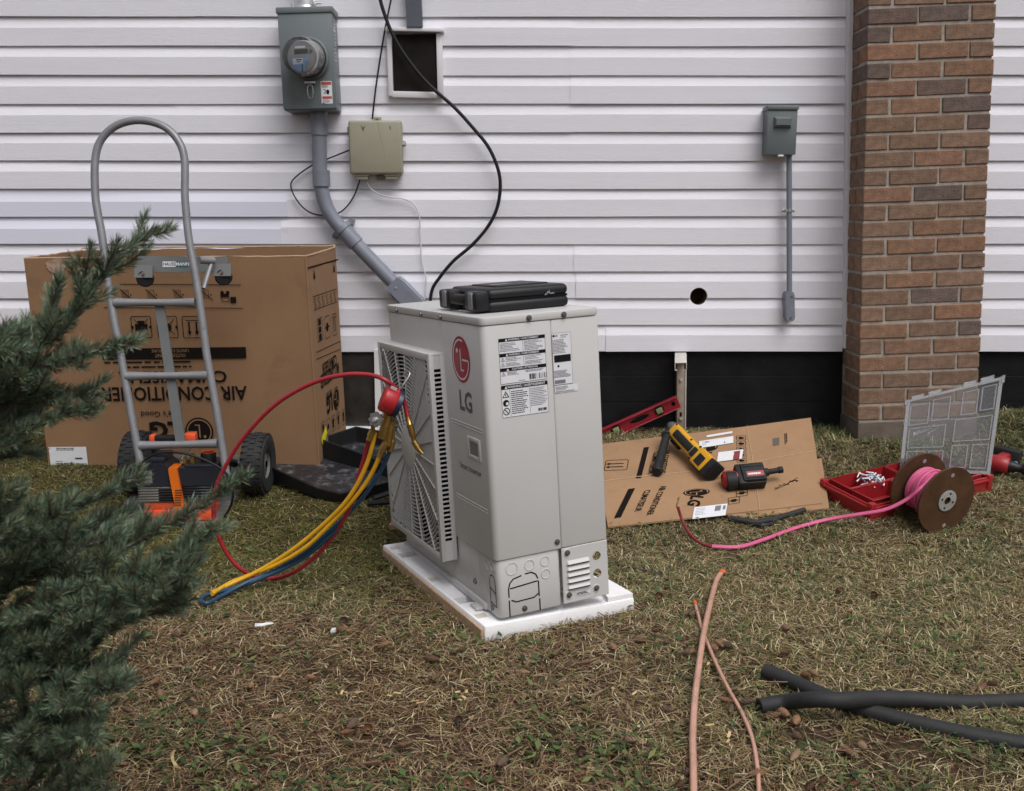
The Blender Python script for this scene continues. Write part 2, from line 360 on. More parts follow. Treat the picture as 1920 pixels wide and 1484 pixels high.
def axis(lo, a, b, hi, fine):
    return np.concatenate([np.linspace(lo, a, 14)[:-1], np.arange(a, b, fine), np.linspace(b, hi, 14)])
gx, gy = axis(-60, -3.2, 3.2, 60, 0.035), axis(-60, -4.6, 0.4, 12, 0.035)
X, Y = np.meshgrid(gx, gy); Z = np.where(Y > -6, gzv(X, Y), -0.38)
nx, ny = len(gx), len(gy)
gm = MB(); gm.v = list(zip(X.ravel().tolist(), Y.ravel().tolist(), Z.ravel().tolist()))
gm.f = [(j*nx+i, j*nx+i+1, (j+1)*nx+i+1, (j+1)*nx+i) for j in range(ny-1) for i in range(nx-1)]
def soil_mat():
    m = bpy.data.materials.new('soil_and_thatch'); m.use_nodes = True; N = m.node_tree.nodes; L = m.node_tree.links; b = N['Principled BSDF']
    tc = N.new('ShaderNodeTexCoord')
    def nz(s, d=6, r=0.65):
        t = N.new('ShaderNodeTexNoise'); t.inputs['Scale'].default_value = s; t.inputs['Detail'].default_value = d; t.inputs['Roughness'].default_value = r
        L.new(tc.outputs['Object'], t.inputs['Vector']); return t
    cr = N.new('ShaderNodeValToRGB'); e = cr.color_ramp
    e.elements[0].position = 0.3; e.elements[0].color = (0.028,0.017,0.011,1); e.elements[1].position = 0.72; e.elements[1].color = (0.13,0.08,0.05,1)
    x = e.elements.new(0.52); x.color = (0.062,0.038,0.025,1)
    L.new(nz(38).outputs['Fac'], cr.inputs[0]); L.new(cr.outputs[0], b.inputs['Base Color'])
    b.inputs['Roughness'].default_value = 0.95; b.inputs['Specular IOR Level'].default_value = 0.15
    bp = N.new('ShaderNodeBump'); bp.inputs['Strength'].default_value = 1; bp.inputs['Distance'].default_value = 0.012
    L.new(nz(70).outputs['Fac'], bp.inputs['Height']); L.new(bp.outputs[0], b.inputs['Normal']); return m
M_SOIL = soil_mat()
ground = obj('ground', gm, M_SOIL, kind='structure', M=Matrix.Identity(4), smooth=180)

# ---------------------------------------------------------------- house: siding wall, foundation, chimney
house = thing('house', 'house side with white vinyl siding, black foundation and brown brick chimney', 'house', TM((0, 0, 0)))
SPC, Z0 = 0.11352, 1.711                          # exposure of one siding course, butt height of reference course
sheath = obj('siding_wall', MB().box(-6, 6, 0.014, 0.16, 0.352, 3.1), M_SHEATH, house, smooth=0)
HOLE = OY(1310, 556, -0.01)
holecut = MB().cyl((HOLE.x, -0.2, HOLE.z), (HOLE.x, 0.13, HOLE.z), 0.0365, n=32)
cut(sheath, holecut)
# section of one course: (y, z) from butt up, outer face first
def section(flat):
    out = [(-0.0088, 0.0), (-0.0094, 0.0015), (-0.0104, flat), (-0.0056, flat+0.016), (-0.0010, flat+0.034), (0.0005, SPC+0.006)]
    inn = [(0.0020, SPC+0.006), (0.0006, flat+0.036), (-0.0040, flat+0.017), (-0.0088, flat), (-0.0078, 0.0030), (-0.002, 0.003), (-0.002, 0.0)]
    return out+inn
def board(x0, x1, z, seed, material, flat=0.070, proud=0.0):
    sec = section(flat); n = len(sec); nxs = max(2, int((x1-x0)/0.12)); mb = MB()
    r = random.Random(seed); ph = [r.uniform(0, 6.28) for _ in range(4)]
    for i in range(nxs+1):
        x = x0+(x1-x0)*i/nxs
        dy = 0.0011*math.sin(1.7*x+ph[0])+0.0007*math.sin(5.1*x+ph[1]); dz = 0.0014*math.sin(1.1*x+ph[2])+0.0006*math.sin(4.3*x+ph[3])
        for (y, zz) in sec: mb.v.append((x, y+dy*(1 if zz < 0.09 else 0.2)-proud, z+zz+dz))
    mb.f = [(i*n+k, i*n+(k+1) % n, (i+1)*n+(k+1) % n, (i+1)*n+k) for i in range(nxs) for k in range(n)]
    mb.f += [tuple(range(n-1, -1, -1)), tuple(range(nxs*n, (nxs+1)*n))]
    return obj('siding_board', mb, material, sheath, smooth=11)
XCL, XCR = 1.352, 1.93                            # siding stops at the chimney
seams = {-1: [-1.3], 0: [0.235], 1: [0.235], 2: [0.238], 3: [0.24, -1.4], 8: [0.26], 9: [0.27], 10: [-1.25], 11: [0.4]}
for k in range(-12, 13):
    z = Z0-k*SPC + (0.012 if k == 12 else 0)
    if k == 12: continue
for k in range(-12, 12):                          # course k hangs from butt line k+1
    zb = Z0-(k+1)*SPC
    xr = XCL + 0.052*(1.775-zb)/1.4 + 0.004
    xs = [-5.9]+seams.get(k, [])+[xr]
    if k in (6, 7):                               # two older bluish replacement panels on the left
        board(-5.9, OY(540, 400, 0).x, zb, k*7+1, M_SIDB, flat=0.062, proud=0.0016)
        xs = [OY(540, 400, 0).x-0.03]+[xr]
    for i in range(len(xs)-1):
        b = board(xs[i], xs[i+1]+(0.02 if i < len(xs)-2 else 0), zb, k*13+i, M_SID, proud=0.0014*(i % 2))
        if abs(zb-HOLE.z) < 0.13: cut(b, holecut, sharp=11)
    board(1.80, 5.9, zb, k*13+9, M_SID)
tp = [OY(1588, -60, -0.02), OY(1597, -60, -0.02), OY(1590, 653, -0.02), OY(1580, 653, -0.02)]
trim = obj('corner_trim', MB().prism([(p.x, p.z) for p in tp], -0.034, 0.012, lambda a, b, c: (a, c, b)), M_TRIM, house)
obj('corner_trim_lip', MB().prism([(p.x+dx, p.z) for p, dx in zip(tp, (0.006, 0.002, 0.002, 0.006))], -0.040, -0.0341), M_TRIM, trim)
tc2 = MB().box(1.855, 1.885, -0.03, 0.012, 0.345, 3.05); obj('corner_trim', tc2, M_TRIM, house)

# foundation: form-board courses under the siding
found = obj('foundation', MB().box(-6, 6, 0.040, 0.3, -0.4, 0.352), M_BLACKF, house, smooth=0)
zc = [-0.35, 0.015, 0.128, 0.238, 0.350]
for i in range(4):
    mb = MB(); x = -5.9
    pr = [0.0150, 0.0168, 0.0155, 0.0163][i]
    mb.rbox(-5.9, 5.9, pr, 0.045, zc[i]+0.0006, zc[i+1]-0.0006, 0.0012, 1)
    obj('concrete_course', mb, M_BLACKF, found, smooth=30)
# basement window beside the carton
wj = [OY(703, 655, 0.0), OY(715, 655, 0.0), OY(719, 812, 0.0), OY(706, 812, 0.0)]
win = obj('basement_window', MB().box(-1.02, -0.572, 0.004, 0.0125, 0.01, 0.345), mat('window_pane', (0.03,0.027,0.025), 0.25, var=0.4, vscale=9, dirt=((0.1,0.09,0.08), 0.5, 10, 0.6)), house, smooth=0)
obj('window_jamb', MB().prism([(p.x, p.z) for p in wj], -0.028, 0.011), M_TRIM, win)
obj('window_jamb', MB().box(-1.06, -1.03, -0.028, 0.011, 0.0, 0.344), M_TRIM, win)
obj('window_sill', MB().rbox(-1.06, -0.585, -0.05, 0.011, -0.03, 0.022, 0.004), M_TRIM, win)

# chimney: mortar core with every brick its own piece; leans a little like in the photograph
CH = TM((1.428, -0.2113, 0.0), ry=-0.036)
chim = obj('chimney', MB().box(0.005, 0.485, 0.005, 0.235, 0.0, 3.2), M_MORTAR, house, smooth=0, M=CH)
def brick_mesh(l, d, h, seed):
    r = random.Random(seed); bm = bmesh.new(); bmesh.ops.create_cube(bm, size=1)
    for v in bm.verts: v.co = V3(((v.co.x+0.5)*l, (v.co.y+0.5)*d, (v.co.z+0.5)*h)) + V3((r.uniform(-1,1), r.uniform(-1,1), r.uniform(-1,1)))*0.0012
    bmesh.ops.bevel(bm, geom=list(bm.edges), offset=0.0028, segments=1, affect='EDGES')
    me = bpy.data.meshes.new('brick'); bm.to_mesh(me); bm.free(); me.materials.append(M_BRICK); finish(me, 30); return me
BH = 0.0575
meshes = {}
for s in range(3):
    meshes['full', s] = brick_mesh(0.19, 0.09, BH, s); meshes['half', s] = brick_mesh(0.09, 0.19, BH, 10+s); meshes['bat', s] = brick_mesh(0.09, 0.09, BH, 20+s)
    meshes['side', s] = brick_mesh(0.09, 0.12, BH, 30+s)
PALB = [(0.210,0.122,0.078), (0.192,0.117,0.077), (0.218,0.122,0.075), (0.182,0.114,0.077), (0.208,0.128,0.086)]
PALD = [(0.132,0.092,0.078), (0.140,0.090,0.074)]
PALO = [(0.235,0.124,0.076), (0.225,0.124,0.080)]
DARKB = {(0,0),(0,1),(1,0),(3,0),(4,1),(5,2),(6,2),(10,1),(16,1),(18,2)}
ORANB = {(2,0),(4,0),(8,1),(10,0),(17,2),(13,2)}
def brick(kind, x, y, z, key):
    o = bpy.data.objects.new('brick', meshes[kind, random.randrange(3)]); COL.objects.link(o); o.parent = chim
    o.location = (x+random.uniform(-1,1)*0.0020, y+random.uniform(-1,1)*0.0018, z+random.uniform(-1,1)*0.0016); o.rotation_euler = (0, random.uniform(-1,1)*0.006, random.uniform(-1,1)*0.006)
    c = random.choice(PALD) if key in DARKB else random.choice(PALO) if key in ORANB else random.choice(PALB)
    if key is None or key[0] < 0: c = random.choice(PALB*3+PALD)
    k = random.uniform(0.92, 1.08); o.color = (c[0]*k, c[1]*k, c[2]*k, 1)
for k in range(-20, 24):
    z = 0.0846+(23-k)*0.0677+0.005
    if k % 2 == 0:
        brick('full', 0, 0, z, (k,0)); brick('full', 0.2, 0, z, (k,1)); brick('half', 0.4, 0, z, (k,2)); brick('side', 0, 0.1, z, None)
    else:
        brick('half', 0, 0, z, (k,0)); brick('full', 0.1, 0, z, (k,1)); brick('full', 0.3, 0, z, (k,2)); brick('side', 0.4, 0.1, z, None)
obj('chimney_footing', MB().rbox(0.0, 0.49, 0.0, 0.236, -0.12, 0.0795, 0.006), M_CONC, chim)

# ---------------------------------------------------------------- things on the wall
LEAN = -0.026
def rtext_lines(mb, x0, x1, y0, y1, n, h, r, full=0.9):       # rows of unreadable small print
    for i in range(n):
        y = y1-(y1-y0)*(i+0.5)/n; x = x0
        e = x0+(x1-x0)*r.uniform(full-0.35, full)
        while x < e:
            w = min(r.uniform(0.02, 0.10)*(x1-x0)*1.6, e-x); mb.rect2(x, x+w, y-h/2, y+h/2); x += w+0.012*(x1-x0)*1.5
# meter box
MC = OY(577, 111.5, -0.14)
MM = TM((MC.x+0.003, -0.14, MC.z-0.193), ry=LEAN)
meter = thing('meter_box', 'grey metal electric meter box with round glass meter on siding', 'meter', MM)
obj('enclosure', MB().rbox(-0.104, 0.104, 0.004, 0.128, 0.0, 0.384, 0.003), M_METER, meter)
cov = obj('cover', MB().rbox(-0.106, 0.106, -0.003, 0.010, 0.004, 0.372, 0.003), M_METER, meter)
obj('cover_lip', MB().rbox(-0.111, 0.111, -0.008, 0.127, 0.366, 0.389, 0.003), M_METER, cov)
for sx in (-0.055, 0.055): obj('screw', MB().cyl((sx, -0.004, 0.022), (sx, -0.001, 0.022), 0.004, n=8), M_SCREW, cov)
mdir = V3((-0.22, -1, -0.02)).normalized(); mc = V3((0.012, -0.004, 0.193))
obj('meter_ring', MB().lathe([(0.078,-0.004),(0.080,0.0),(0.081,0.012),(0.078,0.016),(0.074,0.016),(0.073,-0.004)], mc, mdir, 40), M_METER, meter)
dome = obj('meter_glass', MB().lathe([(0.0735,0.0),(0.0735,0.045),(0.0725,0.088),(0.069,0.104),(0.064,0.110),(0.040,0.1125),(0.0005,0.113)], mc, mdir, 40), M_GLASS, meter)
obj('glass_rim', MB().lathe([(0.0735,0.084),(0.0755,0.088),(0.0745,0.094),(0.071,0.102)], mc, mdir, 40), M_CLEAR2, dome)
core = obj('meter_core', MB().lathe([(0.0005,0.078),(0.058,0.078),(0.062,0.074),(0.066,0.03),(0.068,0.0)], mc, mdir, 36), M_MFACE, meter)
FM = FR(mc+mdir*0.0790, V3((1,-0.22,0)), V3((0,0,1)))
obj('display', MB().rect2(-0.030, 0.026, 0.010, 0.028).xf(FM), M_LCD, core, smooth=0)
obj('display_label', MB().rect2(-0.026, 0.016, 0.032, 0.039).xf(FM), M_PAPER, core, smooth=0)
obj('reset_button', MB().cyl((0.038,0.020,0),(0.038,0.020,0.004),0.006,n=14).xf(FM), M_SCREW, core)
bl = MB(); bl.add([(-0.048,-0.004,0),(0.030,-0.004,0),(0.014,-0.026,0),(0.010,-0.052,0),(-0.018,-0.055,0),(-0.040,-0.036,0)], [(0,1,2,3,4,5)])
obj('blue_sticker', bl.xf(FM), M_BLUE, core, smooth=0)
FM2 = FR(mc+mdir*0.0796, V3((1,-0.22,0)), V3((0,0,1)))
obj('white_sticker', MB().rect2(-0.038, 0.004, -0.028, -0.006).xf(FM2), M_PAPER, core, smooth=0)
pm = MB(); pm.rect2(-0.024, 0.000, -0.013, -0.009); pm.rect2(-0.022, -0.006, -0.020, -0.0175); pm.rect2(-0.002, 0.001, -0.055, -0.024)
FM3 = FR(mc+mdir*0.0801, V3((1,-0.22,0)), V3((0,0,1))); obj('sticker_print', pm.xf(FM3), M_INK, core, smooth=0)
obj('ring_hasp', MB().rbox(-0.012, 0.030, -0.026, -0.004, 0.098, 0.106, 0.002), M_GALV, meter)
hp = [V3((0.009+0.011*math.cos(a), -0.022, 0.068+0.028*math.sin(a))) for a in np.linspace(0, 2*math.pi, 20)]
obj('seal_loop', MB().tube(hp, 0.0022, 6, False), M_CLEAR2, meter)
obj('seal_body', MB().rbox(0.003, 0.015, -0.025, -0.017, 0.084, 0.098, 0.002), M_SCREW, meter)
sk = MB().rect2(0.048, 0.092, 0.022, 0.108); SKM = FR(V3((0,-0.0040,0)), V3((1,0,0)), V3((0,0,1)))
stk = obj('warning_sticker', sk.xf(SKM), M_PAPER, meter, smooth=0)
rp = MB().rect2(0.050, 0.090, 0.094, 0.105).rect2(0.052, 0.090, 0.040, 0.050)
obj('sticker_band', rp.xf(FR(V3((0,-0.0046,0)), V3((1,0,0)), V3((0,0,1)))), M_REDP, stk, smooth=0)
pr = MB(); pr.join(at2(text('2', 0.024), 0.063, 0.068)); pr.add([(0.0745+0.0065*math.cos(a)*(1+0.15*math.sin(3*a)), 0.066+0.0095*math.sin(a), 0) for a in np.linspace(0,6.0,14)], [tuple(range(14))])
rtext_lines(pr, 0.052, 0.090, 0.082, 0.093, 3, 0.0012, random.Random(3)); rtext_lines(pr, 0.052, 0.090, 0.024, 0.038, 4, 0.0012, random.Random(4))
obj('sticker_print', pr.xf(FR(V3((0,-0.0046,0)), V3((1,0,0)), V3((0,0,1)))), M_INK, stk, smooth=0)
sl = MB(); r_ = random.Random(5)
for i in range(12): sl.rect2(0.020+r_.uniform(0,0.03), 0.055+r_.uniform(0,0.025), 0.345-i*0.014, 0.345-i*0.014+r_.choice((0.003,0.007)))
obj('side_label', sl.xf(FR(V3((0.1045,0,0)), V3((0,1,0)), V3((0,0,1)))), M_PAPER, meter, smooth=0)
hub = MB().cyl((-0.005,0.062,0.386),(-0.005,0.062,0.402),0.046,0.040,24).cyl((-0.005,0.062,0.40),(-0.005,0.062,0.45),0.036,0.034,24)
obj('conduit_hub', hub, M_GALV, meter)
obj('service_mast', MB().cyl((-0.005,0.062,0.44),(-0.005,0.062,1.25),0.030,n=20), M_GALV, meter)
for i, dx in enumerate((-0.05, 0.036)): obj('hub_bolt', MB().cyl((dx,0.03,0.392),(dx,0.03,0.408),0.006,n=8), M_GALV, meter)
obj('ground_clamp', MB().rbox(0.028,0.040,0.02,0.05,0.388,0.418,0.002).cyl((0.034,0.035,0.408),(0.062,0.035,0.408),0.004,n=8), M_STEEL, meter)

# big grey conduit under the meter
yc = -0.062
cpt = spline([OY(a, b, yc) for a, b in ((598,205),(599,260),(600,330),(604,360),(613,390),(628,415),(648,437),(700,492),(740,533))], 6)
cond = thing('service_conduit', 'thick grey plastic conduit bending down from meter box to wall fitting', 'conduit', TM(cpt[0]))
def inM(o): return o.matrix_world.inverted() if o.matrix_world else Matrix.Identity(4)
CI = Matrix.Translation(-cpt[0])
obj('pipe', MB().tube(cpt, 0.0295, 20).xf(CI), M_PVC, cond)
obj('male_adapter', MB().cyl(OY(598,204,yc), OY(598,214,yc), 0.036, n=20).cyl(OY(598,214,yc), OY(599,236,yc), 0.0345, 0.033, 20).xf(CI), M_PVC, cond)
obj('coupling', MB().cyl(OY(599,236,yc), OY(599,254,yc), 0.0335, n=20).xf(CI), M_PVC, cond)
obj('coupling', MB().cyl(OY(602,320,yc), OY(603,350,yc), 0.0355, n=20).xf(CI), M_PVC, cond)
a, b = OY(640,427,yc), OY(668,458,yc); obj('coupling', MB().cyl(a, b, 0.0350, n=20).xf(CI), M_PVC, cond)
t = (b-a).normalized(); s_ = V3((t.z,0,-t.x)); sm = MB().cyl(a-t*0.004, a+t*0.016, 0.040, n=20)
strap = obj('strap', sm.xf(CI), M_PVC, cond)
for sg in (-1, 1):
    c = a+t*0.006+s_*(0.046*sg)+V3((0,0.035,0)); obj('strap_ear', MB().cyl(c-V3((0,0.012,0)), c+V3((0,0.012,0)), 0.013, n=14).xf(CI), M_PVC, strap)
# elbow body at the low end
d0, d1 = OY(738,531,yc), OY(790,584,yc); t = (d1-d0).normalized(); s_ = V3((t.z,0,-t.x))
el = MB(); L_ = (d1-d0).length
pl = [(-0.005,-0.034),(0.03,-0.040),(L_,-0.040),(L_,0.040),(0.045,0.040),(0.01,0.036),(-0.005,0.028)]
el.prism(pl, -0.048, 0.05, lambda a, b, c: tuple(d0+t*a+s_*b+V3((0,c,0))))
lb = obj('elbow_fitting', el.xf(CI), M_PVC, cond)
cv = MB(); cpl = [(0.008+0.02*(1-math.cos(x)), 0.032*math.sin(x)) for x in np.linspace(-1.57,1.57,9)]+[(L_-0.003,0.032),(L_-0.003,-0.032)]
cv.prism(cpl, -0.056, -0.0482, lambda a, b, c: tuple(d0+t*a+s_*b+V3((0,c,0)))); obj('elbow_cover', cv.xf(CI), M_PVC, lb)
c = d0+t*0.022; obj('screw', MB().cyl(c+V3((0,-0.059,0)), c+V3((0,-0.0562,0)), 0.005, n=8).xf(CI), M_GALV, lb)

# beige telecom box
bc = OY(704.5, 277, -0.07)
TB = TM((bc.x, -0.072, bc.z-0.103), ry=-0.006)
tele = thing('utility_box', 'beige plastic telecom box screwed to siding beside grey conduit', 'utility box', TB)
obj('housing', MB().rbox(-0.104,0.106,0.030,0.062,0.0,0.207,0.008), M_BEIGE, tele)
lid = obj('lid', MB().rbox(-0.108,0.108,-0.004,0.034,-0.003,0.210,0.010,3), M_BEIGE, tele)
em = MB(); em.tube([V3((0.012,-0.0035,0.205)), V3((0.020,-0.0035,0.15)), V3((0.036,-0.0035,0.085)), V3((0.040,-0.0035,0.006))], 0.0013, 6); obj('mould_line', em, M_BEIGE, lid)
for px_, w in ((-0.048, 0.010), (0.062, 0.004)):
    obj('scuff', MB().add([(px_-w,0.193,0),(px_-w*0.2,0.172,0),(px_,0.166,0),(px_+w,0.190,0),(px_,0.181,0)], [(0,1,2,4),(2,3,4)]).xf(FR(V3((0,-0.0048,0)), V3((1,0,0)), V3((0,0,1)))), M_SCREW, lid, smooth=0)
for x0, z0 in ((-0.116, 0.160), (-0.108, 0.024)): obj('hinge', MB().rbox(x0, x0+0.018, 0.02, 0.05, z0, z0+0.028, 0.003), M_BEIGE, tele)
lt = obj('latch', MB().rbox(0.104,0.120,0.015,0.045,0.108,0.130,0.003), M_BEIGE, tele); obj('latch_screw', MB().cyl((0.113,0.010,0.119),(0.113,0.016,0.119),0.006,n=10), M_GALV, lt)
tb = obj('mounting_tab', MB().rbox(-0.010,0.020,0.045,0.062,0.204,0.228,0.002), M_BEIGE, tele); obj('screw', MB().cyl((0.005,0.040,0.216),(0.005,0.045,0.216),0.005,n=8), M_SCREW, tb)
tb = obj('mounting_tab', MB().rbox(-0.004,0.026,0.045,0.062,-0.024,0.003,0.002), M_BEIGE, tele); obj('screw', MB().cyl((0.011,0.040,-0.013),(0.011,0.045,-0.013),0.005,n=8), M_SCREW, tb)
for x0 in (-0.088, 0.032):
    gl = obj('cable_gland', MB().rbox(x0,x0+0.056,0.006,0.05,-0.012,0.001,0.003).rbox(x0+0.004,x0+0.052,0.01,0.046,-0.024,-0.012,0.003), M_BEIGE, tele)

# boarded hatch with white frame
HC = OY(777, 122, -0.02); HM = TM((HC.x+0.004, 0, HC.z), ry=-0.012)
hatch = thing('wall_hatch', 'small dark boarded hatch in a white wooden frame on siding', 'hatch', HM)
obj('panel', MB().box(-0.090,0.094,-0.0225,-0.004,-0.105,0.118), mat('hatch_board', (0.014,0.011,0.011), 0.8, spec=0.12, var=0.4, vscale=14, dirt=((0.12,0.08,0.05), 0.5, 18, 0.68)), hatch, smooth=0)
obj('frame_board', MB().rbox(-0.112,-0.092,-0.034,-0.004,-0.122,0.124,0.002), M_TRIM, hatch)
obj('frame_board', MB().rbox(0.088,0.112,-0.034,-0.004,-0.125,0.120,0.002), M_TRIM, hatch)
obj('frame_board', MB().rbox(-0.0915,0.0875,-0.036,-0.004,-0.130,-0.106,0.002).xf(Matrix.Rotation(0.035,4,'Y')), M_TRIM, hatch)
obj('drip_cap', MB().rbox(-0.118,0.116,-0.052,-0.004,0.1245,0.140,0.003).xf(Matrix.Rotation(0.03,4,'Y')), M_TRIM, hatch)
rt = [OY(759,-40,-0.03), OY(789,-40,-0.03), OY(793,53,-0.03), OY(764,53,-0.03)]
rw = MB().prism([(p.x, p.z) for p in rt], -0.058, -0.017)
obj('cable_raceway', rw.add(*(lambda m: (m.v, m.f))(MB().prism([(p.x, p.z+0.55) for p in (rt[0],rt[1])]+[(rt[1].x, rt[1].z), (rt[0].x, rt[0].z)], -0.058, -0.017))), M_RACE, None, 'dark grey rectangular cable raceway ending just above the boarded hatch', 'raceway', smooth=30)

# cables on the wall
def cable(name, pts, ys, r, m, label, k=6):
    n = len(pts); P = [OY(a, b, ys[0]+(ys[1]-ys[0])*i/(n-1)) for i, (a, b) in enumerate(pts)]
    return obj(name, MB().tube(spline(P, k), r, 8), m, None, label, 'cable', smooth=80)
cable('power_cable', [(700,-60),(713,0),(722,30),(735,62),(760,105),(800,155),(850,200),(885,238),(915,275),(933,315),(938,350),(932,390),(915,425),(885,460),(850,490),(825,520),(810,545),(805,585)], (-0.06,-0.045), 0.0072, M_BLK, 'thick black cable curving across siding from hatch down behind the outdoor unit')
cable('drop_wire', [(740,-40),(733,0),(722,55),(712,115),(704,170),(698,224)], (-0.045,-0.03), 0.0036, M_BLK, 'thin black drop wire running straight down to the top of beige telecom box')
cable('loop_wire', [(655,282),(615,298),(588,309),(562,326),(546,343),(549,362),(563,384),(580,398),(602,404),(632,401),(650,388),(665,365),(676,334)], (-0.03,-0.028), 0.0030, M_BLK, 'thin black wire looping behind grey conduit below the beige telecom box')
cable('white_wire', [(685,333),(692,350),(706,362),(730,370),(756,373),(776,383),(786,405),(788,440),(791,490),(799,525),(796,562)], (-0.035,-0.022), 0.0027, M_WIRE, 'thin white wire hanging from beige telecom box down the siding')

# disconnect box
dc = OY(1465, 245, -0.085); DM = TM((dc.x, -0.09, dc.z-0.093), ry=0.004)
dis = thing('disconnect_box', 'small grey disconnect box with thin conduit below on siding beside chimney', 'electrical box', DM)
obj('enclosure', MB().rbox(-0.058,0.058,0.006,0.078,0.0,0.180,0.003), M_DISC, dis)
dv = obj('cover', MB().rbox(-0.060,0.060,-0.004,0.010,-0.003,0.172,0.003), M_DISC, dis)
obj('rain_hood', MB().rbox(-0.063,0.063,-0.010,0.078,0.1725,0.189,0.003), M_DISC, dis)
hd = MB(); hd.add([(-0.036,-0.0042,0.10),(0.036,-0.0042,0.10),(0.036,-0.0042,0.146),(-0.036,-0.0042,0.146),(-0.028,-0.022,0.112),(0.028,-0.022,0.112),(0.028,-0.022,0.136),(-0.028,-0.022,0.136)], [(4,5,6,7),(0,1,5,4),(1,2,6,5),(2,3,7,6),(3,0,4,7)])
obj('pull_handle', hd, M_DISC, dv)
obj('latch', MB().rbox(-0.012,0.012,-0.008,0.004,-0.012,-0.0035,0.002), M_GALV, dis)
q0 = OY(1479,287,-0.05)-DM.translation; q1 = OY(1481,550,-0.05)-DM.translation; q2 = OY(1481.5,603,-0.05)-DM.translation
obj('conduit', MB().cyl(q0+V3((0,0,0.02)), q1, 0.0115, n=16), M_PVC, dis)
obj('connector', MB().cyl(q0+V3((0,0,0.012)), q0-V3((0,0,0.012)), 0.0155, n=16), M_PVC, dis)
qs = OY(1480,395,-0.05)-DM.translation
st = obj('strap', MB().cyl(qs+V3((0,0,0.006)), qs-V3((0,0,0.006)), 0.0145, n=16).rbox(qs.x-0.027,qs.x+0.027,qs.y+0.012,qs.y+0.02,qs.z-0.007,qs.z+0.007,0.002), M_STEEL, dis)
zt, zb2 = q1.z, q2.z
pts = [(q2.x+0.018*math.cos(a), zb2+0.018+0.018*math.sin(a)) for a in np.linspace(math.pi, 2*math.pi, 9)]+[(q1.x+0.018, zt-0.006),(q1.x+0.0125, zt+0.006),(q1.x-0.0125, zt+0.006),(q1.x-0.018, zt-0.006)]
lbm = obj('elbow_fitting', MB().prism(pts, q1.y-0.016, q1.y+0.045), M_PVC, dis)
obj('screw', MB().cyl((q2.x,q1.y-0.019,zb2+0.016),(q2.x,q1.y-0.0165,zb2+0.016),0.004,n=8), M_SCREW, lbm)
obj('screw', MB().cyl((q2.x,q1.y-0.019,zt-0.012),(q2.x,q1.y-0.0165,zt-0.012),0.004,n=8), M_SCREW, lbm)
# ---------------------------------------------------------------- foam base
FO = Matrix.Translation((-0.072, -1.8954, -0.1400)) @ Matrix.Rotation(0.006, 4, 'Y') @ Matrix.Rotation(-0.012, 4, 'X') @ Matrix.Rotation(0.4752, 4, 'Z')
foam = thing('foam_base', 'white foam shipping base with cardboard strip under the outdoor unit', 'foam base', FO)
fs = obj('foam_slab', MB().rbox(0.004, 0.455, 0.0, 0.745, 0.0, 0.043, 0.005, 2), M_FOAM, foam)
cut(fs, MB().box(0.012, 0.075, 0.17, 0.215, 0.012, 0.1), MB().box(0.012, 0.075, 0.595, 0.64, 0.012, 0.1))
blk = MB(); blk.prism([(0.372,0.004),(0.452,0.004),(0.452,0.16),(0.40,0.12),(0.386,0.05)], 0.041, 0.056, lambda a, b, c: (a, b, c)); obj('foam_block', blk, M_FOAM, foam)
cs = obj('cardboard_strip', MB().rbox(-0.003, 0.0038, 0.006, 0.728, 0.001, 0.034, 0.0012, 1), M_CARDE, foam)
for v0, w in ((0.01, 0.035), (0.30, 0.03)):
    obj('tape', MB().box(-0.0042, -0.0033, v0, v0+w, 0.003, 0.0335), M_TAPE, cs, smooth=0)
for u0, v0, w in ((0.012, 0.055, 0.028), (0.010, 0.36, 0.03), (0.012, 0.68, 0.03)):
    obj('tape', MB().box(u0, u0+0.03, v0, v0+w, 0.0430, 0.0437), M_TAPE if False else mat('clear_tape', (0.62,0.58,0.52), 0.3), foam, smooth=0)

# ---------------------------------------------------------------- outdoor unit (u: narrow side, v: wide side, z up)
UM = Matrix.Translation((-0.0333, -1.8743, -0.0920)) @ Matrix.Rotation(-0.055, 4, 'Y') @ Matrix.Rotation(-0.0115, 4, 'X') @ Matrix.Rotation(0.4393, 4, 'Z')
UW, UL, UH = 0.325, 0.722, 0.771
unit = thing('heat_pump', 'beige air conditioner outdoor unit with round fan grille standing on foam base', 'heat pump', UM)
def vbox(u0, u1, v0, v1, z0, z1, r, seg=3, only=None):       # box with rounded vertical corners and slightly eased horizontal edges
    bm = bmesh.new(); bmesh.ops.create_cube(bm, size=1)
    for v in bm.verts: v.co = V3(((u0+u1)/2+v.co.x*(u1-u0), (v0+v1)/2+v.co.y*(v1-v0), (z0+z1)/2+v.co.z*(z1-z0)))
    es = [e for e in bm.edges if abs(e.verts[0].co.z-e.verts[1].co.z) > 1e-4 and (only is None or e.verts[0].co.x < (u0+u1)/2)]
    bmesh.ops.bevel(bm, geom=es, offset=r, segments=seg, profile=0.5, affect='EDGES')
    es = [e for e in bm.edges if abs(e.verts[0].co.z-e.verts[1].co.z) < 1e-5 and len(e.link_faces) == 2 and e.calc_face_angle(0) > 1]
    bmesh.ops.bevel(bm, geom=es, offset=0.0025, segments=2, profile=0.5, affect='EDGES')
    return MB().bm(bm)
SEAM = 0.187; rr0 = random.Random(21)
obj('casing', vbox(0, SEAM-0.0006, 0, UL, 0.158, 0.750, 0.016, 4, (0,)), M_UNIT, unit)
obj('rear_casing', vbox(SEAM+0.0006, UW, 0.0008, UL, 0.1585, 0.750, 0.006), M_UNIT, unit)
obj('seam_gap', MB().box(SEAM-0.006, SEAM+0.006, 0.006, UL-0.01, 0.16, 0.748), M_DARK, unit, smooth=0)
